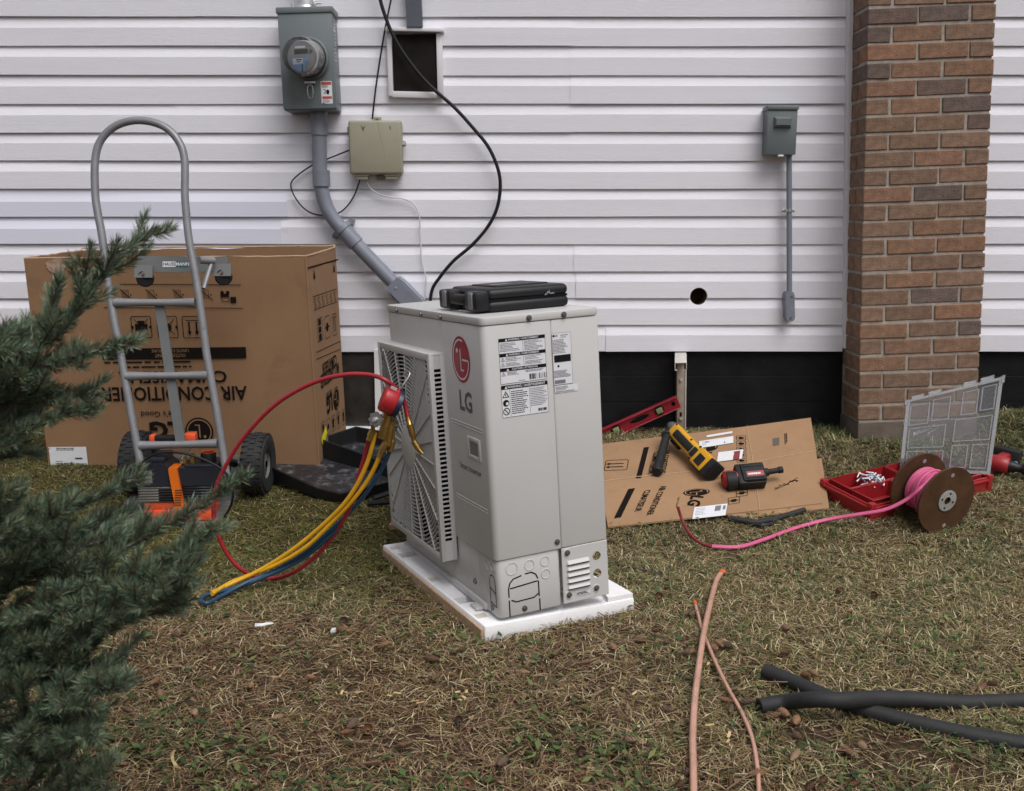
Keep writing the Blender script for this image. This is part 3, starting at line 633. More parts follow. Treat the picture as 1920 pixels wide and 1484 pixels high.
obj('base_pan', vbox(0.006, 0.268, 0.080, UL-0.002, 0.010, 0.1575, 0.006), M_UNIT, unit)
obj('base_pan_flange', MB().rbox(-0.002, 0.30, 0.08, UL, 0.004, 0.022, 0.003), M_UNIT, unit)
top = obj('top_cover', vbox(-0.002, UW+0.002, -0.002, UL+0.002, 0.7512, UH, 0.017, 4), M_UNIT, unit)
# valve cover (lower near corner), with knock-outs
vc = obj('valve_cover', vbox(0.005, SEAM-0.001, 0.0045, 0.135, 0.004, 0.157, 0.014, 4), M_UNIT, unit)
def on_n(mb, d=0.0): return mb.map(lambda p: V3((p.x, -p.z-d, p.y)))      # 2-D (u,z) -> narrow face v = -d, 2-D z sticks out
def on_w(mb, d=0.0): return mb.map(lambda p: V3((-p.z-d, -p.x, p.y)))     # 2-D (-v,z) -> wide face u = -d
def dash_path(mb, pts, w, gaps):
    for i in range(len(pts)-1): mb.line2(*pts[i], *pts[i+1], w)
sl = MB()
for seg in ([(0.034,0.004),(0.034,0.048)],[(0.034,0.055),(0.034,0.078),(0.038,0.092),(0.048,0.102),(0.072,0.107)],[(0.082,0.109),(0.100,0.110),(0.112,0.103),(0.118,0.090)],
            [(0.119,0.084),(0.119,0.042)],[(0.120,0.036),(0.120,0.004)],[(0.038,0.078),(0.117,0.084)],[(0.040,0.047),(0.054,0.040),(0.105,0.042),(0.117,0.050)]):
    dash_path(sl, seg, 0.0036, 0)
obj('slot_shade', on_n(sl, -0.0041), M_DARK, vc, smooth=0)  # dark strips on the surface paint the shade of slots, nothing is cut
sl = MB()
for seg in ([(-0.020,0.030),(-0.020,0.09),(-0.026,0.108),(-0.040,0.112),(-0.052,0.104)],[(-0.020,0.066),(-0.054,0.074)],[(-0.020,0.030),(-0.054,0.036)],[(-0.055,0.006),(-0.055,0.10)]):
    dash_path(sl, seg, 0.0030, 0)
obj('slot_shade', on_w(sl, -0.0046), M_DARK, vc, smooth=0)  # slot shade again painted as dark surface strips
for cx, cz, r in ((0.046,0.130,0.017),(0.096,0.130,0.0145),(0.140,0.132,0.0135),(0.141,0.098,0.0135)):
    m = MB(); m.lathe([(r+0.001,-0.0005),(r,0.0012),(r-0.0022,0.0012),(r-0.003,-0.0005)], (cx,0.0045,cz), (0,-1,0), 28); obj('knockout_ring', m, M_UNIT, vc)
for cv_, cz, r in ((0.03,0.134,0.012),(0.062,0.13,0.013)):
    m = MB(); m.lathe([(r+0.001,-0.0005),(r,0.0012),(r-0.0022,0.0012),(r-0.003,-0.0005)], (0.005,cv_,cz), (-1,0,0), 28); obj('knockout_ring', m, M_UNIT, vc)
def screw(parent, p, n, r=0.0052):
    p, n = V3(p), V3(n); obj('screw', MB().cyl(p, p+n*0.002, r*1.45, n=12).cyl(p+n*0.002, p+n*0.0055, r, r*0.8, 8), M_SCREW, parent)
screw(vc, (0.076,0.0045,0.018), (0,-1,0)); screw(vc, (0.005,0.045,0.022), (-1,0,0))
# service panel (lower right) with louvres and two holes
sp = obj('service_panel', MB().rbox(SEAM+0.001, UW-0.001, 0.001, 0.0045, 0.006, 0.1565, 0.0012, 1), M_UNIT, unit)
cut(sp, *[MB().cyl((0.291,-0.02,z),(0.291,0.03,z),0.0125,n=24) for z in (0.118,0.070)])
obj('panel_return', MB().box(UW-0.0035, UW-0.0012, 0.0046, 0.030, 0.006, 0.156), M_UNIT, unit, smooth=0)
for i in range(5):
    z = 0.121-i*0.0165
    m = MB(); m.add([(0.203,0.0008,z),(0.266,0.0008,z),(0.270,0.0008,z-0.011),(0.199,0.0008,z-0.011),(0.204,-0.0055,z-0.009),(0.265,-0.0055,z-0.009)], [(0,1,5,4),(1,2,5),(0,4,3),(4,5,2,3)])
    lv = obj('louvre', m, M_UNIT, sp); obj('louvre_shade', MB().box(0.203,0.266,-0.0048,0.0009,z-0.0115,z-0.0092), M_DARK, lv, smooth=0)  # dark bar paints the shade under each louvre
for u_, z_ in ((0.204,0.142),(0.204,0.028),(0.286,0.030)):
    m = MB(); m.lathe([(0.012,0.0),(0.010,0.0012),(0.0085,0.0)], (u_,0.001,z_), (0,-1,0), 20); obj('screw_dimple', m, M_UNIT, sp); screw(sp, (u_,0.001,z_), (0,-1,0))
o_ = obj('serial_label', on_n(MB().rect2(0.224,0.270,0.020,0.034), -0.0003), M_PAPER, sp, smooth=0)
m = MB(); m.rrect2(0.2255,0.2685,0.0212,0.0328,0.0006,0.002); rtext_lines(m,0.228,0.267,0.0235,0.0305,2,0.0022,rr0,1.0); obj('serial_print', on_n(m, 0.0004), M_INK, o_, smooth=0)
# screws on cover and casing
for u_ in (0.128, 0.225): screw(top, (u_,-0.0022,0.760), (0,-1,0))
for v_ in (0.26, 0.41, 0.62): screw(top, (-0.0022,v_,0.760), (-1,0,0))
screw(unit, (0.176,-0.0004,0.178), (0,-1,0))
for v_ in (0.155, 0.37, 0.60): screw(unit, (-0.0022 if v_ > 0.2 else 0.006,v_,0.06), (-1,0,0), 0.006)
# feet
for v_ in (0.12, 0.60):
    obj('foot', MB().rbox(-0.02, 0.33, v_-0.022, v_+0.022, 0.0, 0.0085, 0.002), M_UNIT, unit)
# stickers on the narrow face
rr = random.Random(11)
def sticker(u0, u1, z0, z1, name='label_sticker'):
    return obj(name, on_n(MB().rect2(u0, u1, z0, z1), 0.0005), M_PAPER, unit, smooth=0)
def tri_icon(m, x, y, s):
    m.line2(x-s, y-s*0.8, x+s, y-s*0.8, s*0.22); m.line2(x-s, y-s*0.8, x, y+s, s*0.22); m.line2(x+s, y-s*0.8, x, y+s, s*0.22); m.rect2(x-s*0.12, x+s*0.12, y-s*0.5, y+s*0.35)
s1 = sticker(0.043, 0.170, 0.604, 0.716); ink = MB(); wt = MB(); gi = MB(); ink.rrect2(0.043,0.170,0.604,0.716,0.0006,0.002)
for zt_, s_ in ((0.716,'WARNING / AVERTISSEMENT'),(0.679,'WARNING / AVERTISSEMENT'),(0.643,'CAUTION / ATTENTION')):
    ink.rect2(0.043,0.170,zt_-0.0085,zt_); wt.join(at2(text(s_, 0.0064, 0.015), 0.110, zt_-0.0043)); wt.add([(0.060,zt_-0.007,0),(0.067,zt_-0.007,0),(0.0635,zt_-0.0015,0)], [(0,1,2)])
rtext_lines(gi,0.046,0.105,0.683,0.705,6,0.0014,rr); rtext_lines(gi,0.112,0.168,0.681,0.706,7,0.0014,rr); ink.rect2(0.108,0.1086,0.680,0.707)
for y0, y1 in ((0.658,0.669),(0.646,0.656)):
    rtext_lines(gi,0.062,0.106,y0,y1,3,0.0014,rr); rtext_lines(gi,0.112,0.168,y0,y1,3,0.0014,rr); tri_icon(gi,0.0515,(y0+y1)/2,0.005)
ink.rect2(0.060,0.0606,0.645,0.669); ink.rect2(0.108,0.1086,0.645,0.669)
rtext_lines(gi,0.062,0.106,0.624,0.633,3,0.0014,rr); rtext_lines(gi,0.112,0.168,0.627,0.633,2,0.0014,rr); tri_icon(gi,0.0515,0.628,0.005)
for i in range(24):
    if rr.random() < 0.75: ink.rect2(0.122+i*0.002, 0.122+i*0.002+rr.choice((0.0008,0.0014)), 0.608, 0.622)
rtext_lines(gi,0.092,0.118,0.607,0.610,1,0.0014,rr)
obj('print', on_n(ink,0.0011), M_INK, s1, smooth=0); obj('small_print', on_n(gi,0.0011), M_GREYINK, s1, smooth=0); obj('reversed_print', on_n(wt,0.0016), M_PAPER, s1, smooth=0)
s2 = sticker(0.043, 0.171, 0.520, 0.600); ink = MB(); wt = MB(); gi = MB(); ink.rrect2(0.043,0.171,0.520,0.600,0.0006,0.002); ink.rect2(0.043,0.171,0.590,0.600)
wt.join(at2(text('WARNING / AVERTISSEMENT', 0.0080, 0.015), 0.112, 0.5948)); wt.add([(0.052,0.5915,0),(0.060,0.5915,0),(0.056,0.5985,0)], [(0,1,2)])
rtext_lines(ink,0.069,0.118,0.526,0.586,12,0.0019,rr,0.98); rtext_lines(gi,0.122,0.169,0.540,0.587,11,0.0016,rr,0.98); ink.rect2(0.1195,0.1201,0.524,0.588); ink.rect2(0.0655,0.0661,0.522,0.589)
tri_icon(ink,0.0545,0.577,0.008); ink.disc2(0.0545,0.556,0.0085,20); wt.disc2(0.057,0.5545,0.004,10); ink.ring2(0.0545,0.535,0.0072,0.0092); ink.line2(0.049,0.541,0.060,0.529,0.002)
for i in range(12): ink.rect2(0.142+i*0.0021, 0.142+i*0.0021+rr.choice((0.0009,0.0016)), 0.526, 0.533)
obj('print', on_n(ink,0.0011), M_INK, s2, smooth=0); obj('small_print', on_n(gi,0.0011), M_GREYINK, s2, smooth=0); obj('reversed_print', on_n(wt,0.0016), M_PAPER, s2, smooth=0)
s3 = sticker(0.1895, 0.243, 0.585, 0.716); ink = MB(); gi = MB(); gi.rrect2(0.1895,0.243,0.585,0.716,0.0005,0.001)
ink.disc2(0.194,0.709,0.003,12); ink.join(at2(text('LG', 0.006, 0.03), 0.2015, 0.709)); rtext_lines(gi,0.214,0.238,0.702,0.712,2,0.0015,rr)
rtext_lines(gi,0.191,0.241,0.664,0.700,10,0.0015,rr,0.95); ink.rect2(0.193,0.240,0.642,0.660); rtext_lines(gi,0.191,0.241,0.603,0.622,6,0.0016,rr,0.95); gi.rect2(0.192,0.222,0.588,0.597); ink.disc2(0.204,0.632,0.003,10)
obj('print', on_n(ink,0.0011), M_INK, s3, smooth=0); obj('small_print', on_n(gi,0.0011), M_GREYINK, s3, smooth=0)
s4 = sticker(0.191, 0.257, 0.564, 0.5825); gi = MB(); rtext_lines(gi,0.193,0.246,0.571,0.581,3,0.0016,rr,0.9)
for i in range(26): gi.rect2(0.193+i*0.0021, 0.193+i*0.0021+0.0011, 0.5655, 0.569)
obj('print', on_n(gi,0.0011), M_GREYINK, s4, smooth=0)
# emblem, lettering and handle on the wide face
dk, mk = MB(), MB(); lg_mark(dk, mk, 0.060)
place = Matrix.Translation((-0.142, 0.657, 0))
em = obj('emblem', on_w(dk.xf(place), 0.0008), M_LGRED, unit, smooth=0); obj('emblem_strokes', on_w(mk.xf(place), 0.0014), M_PAPER, em, smooth=0)
obj('lettering', on_w(at2(text('LG', 0.072, 0.03), -0.128, 0.547), 0.0008), M_LGGREY, unit, smooth=0)
obj('lettering', on_w(at2(text('Smart Inverter', 0.024, 0.008), -0.125, 0.372), 0.0008), M_LGGREY, unit, smooth=0)
hf = MB(); hf.rbox(-0.004,0.010,0.048,0.060,0.405,0.462,0.003).rbox(-0.004,0.010,0.118,0.130,0.405,0.462,0.003).rbox(-0.004,0.010,0.0601,0.1179,0.450,0.462,0.003).rbox(-0.004,0.010,0.0601,0.1179,0.405,0.415,0.003)
hdl = obj('handle_frame', hf, M_UNIT, unit)
obj('pocket_shade', MB().add([(-0.0012,0.0601,0.415),(-0.0012,0.1179,0.415),(-0.0012,0.1179,0.450),(-0.0012,0.0601,0.450)], [(0,1,2,3)]), mat('handle_shadow', (0.2,0.19,0.185), 0.5), hdl, smooth=0)  # flat darker quad, the recess shade is painted in its colour
for z_, v0, v1 in ((0.490,0.03,0.235),(0.482,0.03,0.235),(0.285,0.03,0.235),(0.277,0.03,0.235)):
    obj('press_line', MB().tube([V3((-0.0002,v0,z_)), V3((-0.0002,v1,z_))], 0.0014, 6), M_UNIT, unit)
# fan guard: deep frame with louvred side, rings and spokes
GV0, GV1, GZ0, GZ1, GD = 0.262, 0.706, 0.090, 0.664, 0.044
gfr = MB(); b_ = 0.020
gfr.rbox(-GD,-GD+0.006,GV0,GV0+b_,GZ0,GZ1,0.002).rbox(-GD,-GD+0.006,GV1-b_,GV1,GZ0,GZ1,0.002).rbox(-GD,-GD+0.006,GV0+b_-0.001,GV1-b_+0.001,GZ1-b_,GZ1,0.002).rbox(-GD,-GD+0.006,GV0+b_-0.001,GV1-b_+0.001,GZ0,GZ0+b_,0.002)
gfr.rbox(-GD+0.004,0.001,GV0+0.001,GV1-0.001,GZ1-0.006,GZ1-0.0005,0.002).rbox(-GD+0.004,0.001,GV0+0.001,GV1-0.001,GZ0+0.0005,GZ0+0.006,0.002)
for v0, v1 in ((GV0+0.0005,GV0+0.0045),(GV1-0.0045,GV1-0.0005)):
    gfr.rbox(-GD+0.004,-GD+0.013,v0,v1,GZ0+0.005,GZ1-0.005,0.001).rbox(-0.012,0.001,v0,v1,GZ0+0.005,GZ1-0.005,0.001)
guard = obj('fan_guard', gfr, M_UNITP, unit)
lo = MB(); n_ = 38
for i in range(n_+1):
    z = GZ0+0.055+(GZ1-GZ0-0.095)*i/n_
    for v0, v1 in ((GV0+0.0008,GV0+0.0042),(GV1-0.0042,GV1-0.0008)): lo.box(-GD+0.0125,-0.0115,v0,v1,z-0.0021,z+0.0021)
for z0, z1 in ((GZ0+0.006,GZ0+0.056),(GZ1-0.042,GZ1-0.006)): lo.box(-GD+0.0125,-0.0115,GV0+0.001,GV0+0.004,z0,z1)
obj('side_louvres', lo, M_UNITP, guard, smooth=0)
cvn, czn = (GV0+GV1)/2, (GZ0+GZ1)/2; hv, hz = (GV1-GV0)/2-b_, (GZ1-GZ0)/2-b_
rg = MB()
def bar(mb, pts, wv, u0, u1):                     # strips that follow a path on the guard plane
    for (a0, b0), (a1, b1) in zip(pts[:-1], pts[1:]):
        if max(abs(a0), abs(a1)) > hv+0.002 or max(abs(b0), abs(b1)) > hz+0.002: continue
        d = math.hypot(a1-a0, b1-b0); nx_, nz_ = -(b1-b0)/d*wv/2, (a1-a0)/d*wv/2
        c = [(a0-nx_,b0-nz_),(a1-nx_,b1-nz_),(a1+nx_,b1+nz_),(a0+nx_,b0+nz_)]
        mb.add([(u0,cvn+x,czn+y) for x, y in c]+[(u1,cvn+x,czn+y) for x, y in c], [(0,1,2,3),(0,4,5,1),(2,6,7,3),(1,5,6,2),(3,7,4,0)])
r = 0.058
while r < math.hypot(hv, hz):
    n_ = int(40+r*120); bar(rg, [(r*math.cos(2*math.pi*i/n_), r*math.sin(2*math.pi*i/n_)) for i in range(n_+1)], 0.0030, -GD+0.001, -GD+0.007); r += 0.0112
obj('guard_rings', rg, M_UNITP, guard, smooth=0)
spk = MB()
for i in range(20):
    a = 2*math.pi*(i+0.25)/20; L1 = min(hv/max(1e-6,abs(math.cos(a))), hz/max(1e-6,abs(math.sin(a))))
    k_ = 10; bar(spk, [((0.05+(L1-0.05)*j/k_)*math.cos(a), (0.05+(L1-0.05)*j/k_)*math.sin(a)) for j in range(k_+1)], 0.0030, -GD-0.0010, -GD+0.009)
obj('guard_spokes', spk, M_UNITP, guard, smooth=0)
obj('guard_hub', MB().lathe([(0.062,0.0),(0.062,0.008),(0.056,0.010),(0.0005,0.011)], (-GD+0.008,cvn,czn), (-1,0,0), 32), M_UNITP, guard)
obj('fan_opening_shade', MB().box(-0.0025,-0.0006,GV0+0.006,GV1-0.006,GZ0+0.008,GZ1-0.008), M_DARK, unit, smooth=0)  # solid dark plate, paints the shade of the fan cavity
fan = obj('fan_hub', MB().lathe([(0.05,0.0),(0.05,0.012),(0.0005,0.016)], (-0.003,cvn,czn), (-1,0,0), 24), M_FAN, unit)
for i in range(3):
    a0 = 2*math.pi*i/3+0.4; pts = []
    m = MB()
    for j in range(9):
        rr_ = 0.045+0.155*j/8; m.v += [(-0.006,cvn+rr_*math.cos(a0-0.35-0.2*j/8),czn+rr_*math.sin(a0-0.35-0.2*j/8)), (-0.022,cvn+rr_*math.cos(a0+0.45),czn+rr_*math.sin(a0+0.45))]
    m.f = [(2*j,2*j+1,2*j+3,2*j+2) for j in range(8)]; obj('fan_blade', m, M_FAN, fan)

# ---------------------------------------------------------------- black tool case on top of the unit
CW, CD = 0.232, 0.262
CM = UM @ Matrix.Translation((0.066, 0.100, UH+0.0006))
case = thing('tool_case', 'black plastic tool case with grey latches lying on the outdoor unit', 'tool case', CM)
h1 = 0.030
obj('lower_shell', MB().rbox(0.0, CW, 0.0, CD, 0.0, h1-0.001, 0.012, 3), M_BLKP, case)
us = obj('upper_shell', MB().rbox(0.0, CW, 0.0, CD, h1+0.001, 0.060, 0.016, 4), M_BLKP, case)
obj('seam', MB().box(0.004, CW-0.004, 0.004, CD-0.004, h1-0.003, h1+0.003), M_DARK, case, smooth=0)
for v0 in (-0.004, 0.176):
    e = obj('end_lug', MB().rbox(-0.034, 0.006, v0+0.006, v0+0.084, 0.004, 0.055, 0.008, 2), M_BLKP, case)
    obj('latch', MB().rbox(-0.038, -0.006, v0+0.024, v0+0.050, 0.010, 0.053, 0.004), mat('latch_grey', srgb(118,120,124), 0.45), e)
obj('handle', MB().rbox(-0.034, -0.014, 0.077, 0.185, 0.018, 0.046, 0.007, 2), M_BLKP, case)
obj('hinge', MB().rbox(CW-0.002, CW+0.007, 0.03, 0.09, 0.014, 0.044, 0.003).rbox(CW-0.002, CW+0.007, 0.17, 0.23, 0.014, 0.044, 0.003), M_BLKP, case)
obj('lid_ridge', MB().rbox(0.05, CW-0.03, 0.06, CD-0.04, 0.0585, 0.0635, 0.003), M_BLKP, us)
m = MB(); m.add([(0.06,0.10,0),(0.12,0.11,0),(0.11,0.135,0),(0.055,0.125,0)], [(0,1,2,3)]); obj('worn_label', m.xf(Matrix.Translation((0,0,0.0640))), M_MFACE, us, smooth=0)
m = MB(); q = random.Random(4)
for i in range(14):
    x, z = CW*0.74+q.gauss(0,0.008), 0.040+q.gauss(0,0.004); s = q.uniform(0.0012,0.0035); m.add([(x-s,-0.0005,z-s*0.5),(x+s,-0.0005,z-s*0.4),(x+s*0.5,-0.0005,z+s)], [(0,1,2)])
obj('scuff', m, M_MFACE, us, smooth=0)

# ---------------------------------------------------------------- manifold gauge with hoses, hooked on the guard
YM = -1.63
man = thing('manifold_gauge', 'red manifold gauge with brass valves and coloured hoses hooked on the fan guard', 'manifold gauge', TM(OY(715, 800, YM)))
MI = man.matrix_world.copy(); MI = Matrix.Translation(-OY(715, 800, YM))
gc = OY(733, 752, YM); gax = V3((0.90, 0.16, -0.40)).normalized()
gb = obj('gauge_body', MB().lathe([(0.0005,-0.026),(0.031,-0.026),(0.036,-0.021),(0.037,0.010),(0.035,0.014),(0.0005,0.014)], gc, gax, 32).xf(MI), M_GAUGE, man)
obj('gauge_bezel', MB().lathe([(0.037,0.0141),(0.038,0.018),(0.038,0.026),(0.033,0.028),(0.031,0.024),(0.0005,0.024)], gc, gax, 32).xf(MI), M_DBLUE, gb)
obj('gauge_label', MB().box(-0.010,0.008,-0.0005,0.0005,-0.004,0.004).xf(MI @ FR(OY(739,729,YM-0.022), V3((1,0.1,-0.5)), V3((0,1,0.3)))), M_PAPER, gb, smooth=0)
hk = spline([OY(749,733,YM), OY(756,722,YM), OY(768,704,YM+0.01), OY(766,697,YM+0.02), OY(756,704,YM+0.03)], 5)
obj('hook', MB().tube(hk, 0.0022, 6).xf(MI), M_STEEL, man)
blk_ = MB(); p0, p1 = OY(712,790,YM), OY(730,800,YM)
blk_.cyl(OY(706,786,YM-0.01), OY(738,797,YM+0.02), 0.013, n=14).cyl(OY(728,778,YM), OY(716,822,YM), 0.013, n=14).cyl(OY(733,795,YM), OY(727,836,YM), 0.010, n=12)
vb = obj('valve_block', blk_.xf(MI), M_BRASS, man)
def knob(c, ax, r, m):
    a_ = ax.normalized(); e1 = a_.orthogonal().normalized(); e2 = a_.cross(e1); n = 48
    pl = [(r*(1+0.13*math.cos(8*t_))*math.cos(t_), r*(1+0.13*math.cos(8*t_))*math.sin(t_)) for t_ in np.linspace(0, 2*math.pi, n, endpoint=False)]
    k_ = MB().prism(pl, -0.006, 0.006, lambda a, b, q_: tuple(c+e1*a+e2*b+a_*q_)).lathe([(r*0.42,0.006),(r*0.38,0.011),(0.0005,0.012)], c, a_, 16)
    return obj('valve_knob', k_.xf(MI), m, man)
kb = knob(OY(705.5,787,YM-0.03), V3((-0.35,-1,0.1)), 0.0185, M_STEEL); c_ = OY(705.5,787,YM-0.03); a_ = V3((-0.35,-1,0.1)).normalized()
obj('knob_screw', MB().cyl(c_+a_*0.011, c_+a_*0.015, 0.005, n=10).xf(MI), M_GALV, kb)
knob(OY(738,797,YM+0.03), V3((0.9,0.5,-0.2)), 0.0185, M_SCREW)
def fit_(pts, rs, name='hose_fitting'):
    return obj(name, MB().tube([OY(a,b,y) for a,b,y in pts], rs, 12).xf(MI), M_BRASS, man)
fit_([(700,797,YM-0.012),(699,806,YM-0.012),(698.9,807,YM-0.012),(694,818,YM-0.012),(693.9,819,YM-0.012),(691,826,YM-0.012)], [0.006,0.006,0.0095,0.0095,0.0075,0.0075])
fit_([(727,818,YM),(724,830,YM),(723.9,830.5,YM),(716,846,YM),(715.8,846.5,YM),(711,856,YM)], [0.008,0.008,0.011,0.011,0.008,0.008])
fit_([(735,806,YM+0.01),(736,826,YM+0.01),(735.9,827,YM+0.01),(731,846,YM+0.01)], [0.007,0.007,0.010,0.009])
fit_([(765,782,YM+0.004),(768,795,YM),(768.1,796,YM),(774,818,YM),(774.1,819,YM),(776,827,YM),(776.1,827.5,YM),(785,842,YM-0.004),(785.1,842.5,YM-0.004),(792,851,YM-0.006)], [0.0065,0.0065,0.009,0.009,0.006,0.006,0.009,0.009,0.0072,0.0078], 'charging_fitting')
c_ = OY(792,851,YM-0.007); obj('fitting_bore', MB().cyl(c_, c_+(OY(793,852,YM-0.0072)-c_).normalized()*0.0008, 0.0045, n=12).xf(MI), M_DARK, man, smooth=0)
def hose(pts, r, m, nm):
    return obj(nm, MB().tube(spline([(G(a,b,r+0.006) if y is None else (G(a,b,r+y) if y > 0 else OY(a,b,y))) for a,b,y in pts], 6), r, 10).xf(MI), m, man, smooth=80)
HR = 0.0061
hose([(698,806,YM-0.010),(690,832,-1.625),(682,862,-1.61),(672,896,-1.60),(664,930,-1.59),(650,965,-1.575),(625,1005,-1.55),(590,1045,-1.53),(545,1076,-1.51),(500,1085,None),(455,1070,-1.50),(424,1036,-1.51),(405,992,-1.52),(400,950,-1.53),(404,918,-1.54),(420,880,-1.55),(455,823,-1.56),(515,760,-1.58),(580,721,-1.6),(640,704,-1.62),(690,703,-1.63),(724,714,YM-0.02),(750,738,YM+0.005),(760,762,YM+0.012),(766,788,YM+0.004)], HR, M_RED, 'red_hose')
hose([(703,812,YM-0.006),(697,840,-1.63),(687,872,-1.62),(670,908,-1.61),(645,945,-1.60),(605,985,-1.58),(550,1030,-1.56),(490,1068,-1.55),(440,1092,-1.57),(396,1112,0.020)], HR, M_YEL, 'yellow_hose')
hose([(712,854,YM),(702,878,-1.62),(686,906,-1.61),(660,940,-1.60),(622,980,-1.585),(575,1025,-1.57),(520,1058,-1.555),(470,1078,-1.55),(430,1094,-1.57),(398,1114,0.028)], HR, M_YEL, 'yellow_hose')
hose([(731,846,YM+0.01),(716,880,-1.60),(694,915,-1.59),(664,952,-1.575),(625,990,-1.56),(575,1035,-1.545),(520,1068,-1.54),(460,1094,-1.57),(415,1118,-1.63),(390,1131,0.020),(377,1127,0.020),(383,1118,0.022),(405,1111,0.022),(450,1100,-1.575),(505,1078,-1.55),(560,1052,-1.54),(600,1022,-1.55),(640,985,-1.56)], HR, M_BLUEH, 'blue_hose')
# ---------------------------------------------------------------- large open carton, upside-down print
BXM = Matrix.Translation((-0.735, -0.545, -0.040)) @ Matrix.Rotation(-0.0231, 4, 'Y') @ Matrix.Rotation(0.030, 4, 'X') @ Matrix.Rotation(-0.0671, 4, 'Z')
BL, BD, BHh = 1.066, 0.455, 0.815
carton = thing('cardboard_carton', 'large open brown cardboard carton with upside-down air conditioner print against siding', 'cardboard box', BXM)
def panel(nu, nv, fn, th, seed, amp=0.003):       # gently uneven cardboard panel; fn(s,t) -> point, normal
    r = random.Random(seed); ph = [r.uniform(0,6.28) for _ in range(6)]; mb = MB()
    for side in (0, 1):
        for j in range(nv+1):
            for i in range(nu+1):
                s, t = i/nu, j/nv; p, n = fn(s, t); e = math.sin(math.pi*s)
                d = amp*e*(math.sin(3*s+ph[0])*math.sin(2.5*t+ph[1])+0.5*math.sin(9*s+ph[2]+2*t))
                if j == nv and 0 < i < nu: p = p+V3((0,0,0.0022*math.sin(17*s+ph[3])+0.0016*math.sin(41*s+ph[4])))
                mb.v.append(tuple(p+n*(d-th*side)))
    w = nu+1; off = w*(nv+1)
    for j in range(nv):
        for i in range(nu):
            a = j*w+i; mb.f += [(a,a+1,a+w+1,a+w), (off+a,off+a+w,off+a+w+1,off+a+1)]
    rim = [i for i in range(w)]+[j*w+nu for j in range(1,nv+1)]+[nv*w+i for i in range(nu-1,-1,-1)]+[j*w for j in range(nv-1,0,-1)]
    for a, b in zip(rim, rim[1:]+rim[:1]): mb.f.append((a, off+a, off+b, b))
    return mb
TH = 0.006
pf = obj('front_panel', panel(26, 14, lambda s, t: (V3((-BL+s*BL, 0, t*BHh+0.012*(1-s)*t)), V3((0,-1,0))), TH, 1), M_CARD, carton, smooth=25)
pr_ = obj('side_panel', panel(12, 14, lambda s, t: (V3((0.0005, s*BD+0.0062, t*BHh+0.004*s*t)), V3((1,0,0))), TH, 2, 0.002), M_CARD, carton, smooth=25)
obj('side_panel', panel(12, 14, lambda s, t: (V3((-BL, s*BD+0.0062, t*BHh+0.012*t)), V3((-1,0,0))), TH, 3, 0.003), M_CARD, carton, smooth=25)
obj('back_panel', panel(26, 14, lambda s, t: (V3((-BL+s*BL, BD, t*BHh+0.01*t)), V3((0,1,0))), TH, 4), M_CARD, carton, smooth=25)
obj('bottom_panel', MB().box(-BL+0.008, -0.008, 0.008, BD-0.008, 0.004, 0.010), M_CARD, carton, smooth=0)
for a_, b_ in (((-BL,0.0),(0.0,0.0)),((0.0,0.004),(0.0,BD)),((-BL,0.004),(-BL,BD)),((-BL,BD),(0.0,BD))):
    n_ = 30; pts = []
    for i in range(n_+1):
        s = i/n_; x_ = a_[0]+(b_[0]-a_[0])*s; y_ = a_[1]+(b_[1]-a_[1])*s; pts.append(V3((x_, y_+(0.003 if y_ < 0.01 else (-0.002 if y_ > BD-0.01 else 0)), BHh+0.012*(-x_/BL)+(0.01*(y_ > BD-0.01))+0.004*(x_ > -0.01)*y_/BD+random.uniform(-0.001,0.0015))))
    obj('cut_edge', MB().tube(pts, 0.0034, 5), M_CARDE, carton)  # cut board edges, coloured lighter to stand in for an edge highlight too
obj('fold_edge', MB().tube([V3((-0.001,0.001,0.0)), V3((-0.001,0.0008,0.4)), V3((-0.001,0.001,BHh-0.002))], 0.0032, 6), M_CARD, carton)
# print on the front, placed from the photograph
def BF(px, py): p = LP(BXM, px, py, 1, 0.0); return p.x, p.z
def onF(mb, d=0.0046): return mb.map(lambda p: V3((p.x, -d, p.y)))
ink = MB(); tan = MB(); R180 = math.pi
def tfit(mb, s, x0, x1, y0, y1, bold=0.0, rot=R180):          # text stretched into a rectangle
    t = text(s, 1.0, bold); xs = [v[0] for v in t.v]; ys = [v[1] for v in t.v]
    a, b, c, d = min(xs), max(xs), min(ys), max(ys); w, h = abs(x1-x0), abs(y1-y0)
    t.v = [((v[0]-(a+b)/2)/(b-a)*w, (v[1]-(c+d)/2)/(d-c)*h, 0) for v in t.v]
    mb.join(at2(t, (x0+x1)/2, (y0+y1)/2, rot))
def pxrect(f, a, b, c, d):                                    # photo rectangle -> x0,x1,y0,y1 on a face
    x0, y1 = f(a, c); x1, y0 = f(b, d); return x0, x1, y0, y1
for y_ in ((226,533,452,534.5),(196,577,456,578)):
    a = BF(y_[0], y_[1]); b = BF(y_[2], y_[3]); ink.line2(*a, *b, 0.0028)
for i, xx in enumerate((238,286,336,388)):
    x0, x1, y0, y1 = pxrect(BF, xx-9, xx+10, 544, 562); ink.rrect2(x0, x1-0.01, y0+0.006, y1, 0.0016, 0.003); ink.line2(x0-0.006, y1+0.003, x1+0.004, y0-0.003, 0.0028)
    rtext_lines(ink, x0+0.004, x1-0.012, y0+0.010, y1-0.004, 3, 0.002, random.Random(i)); ink.disc2(x1-0.002, (y0+y1)/2, 0.003, 8)
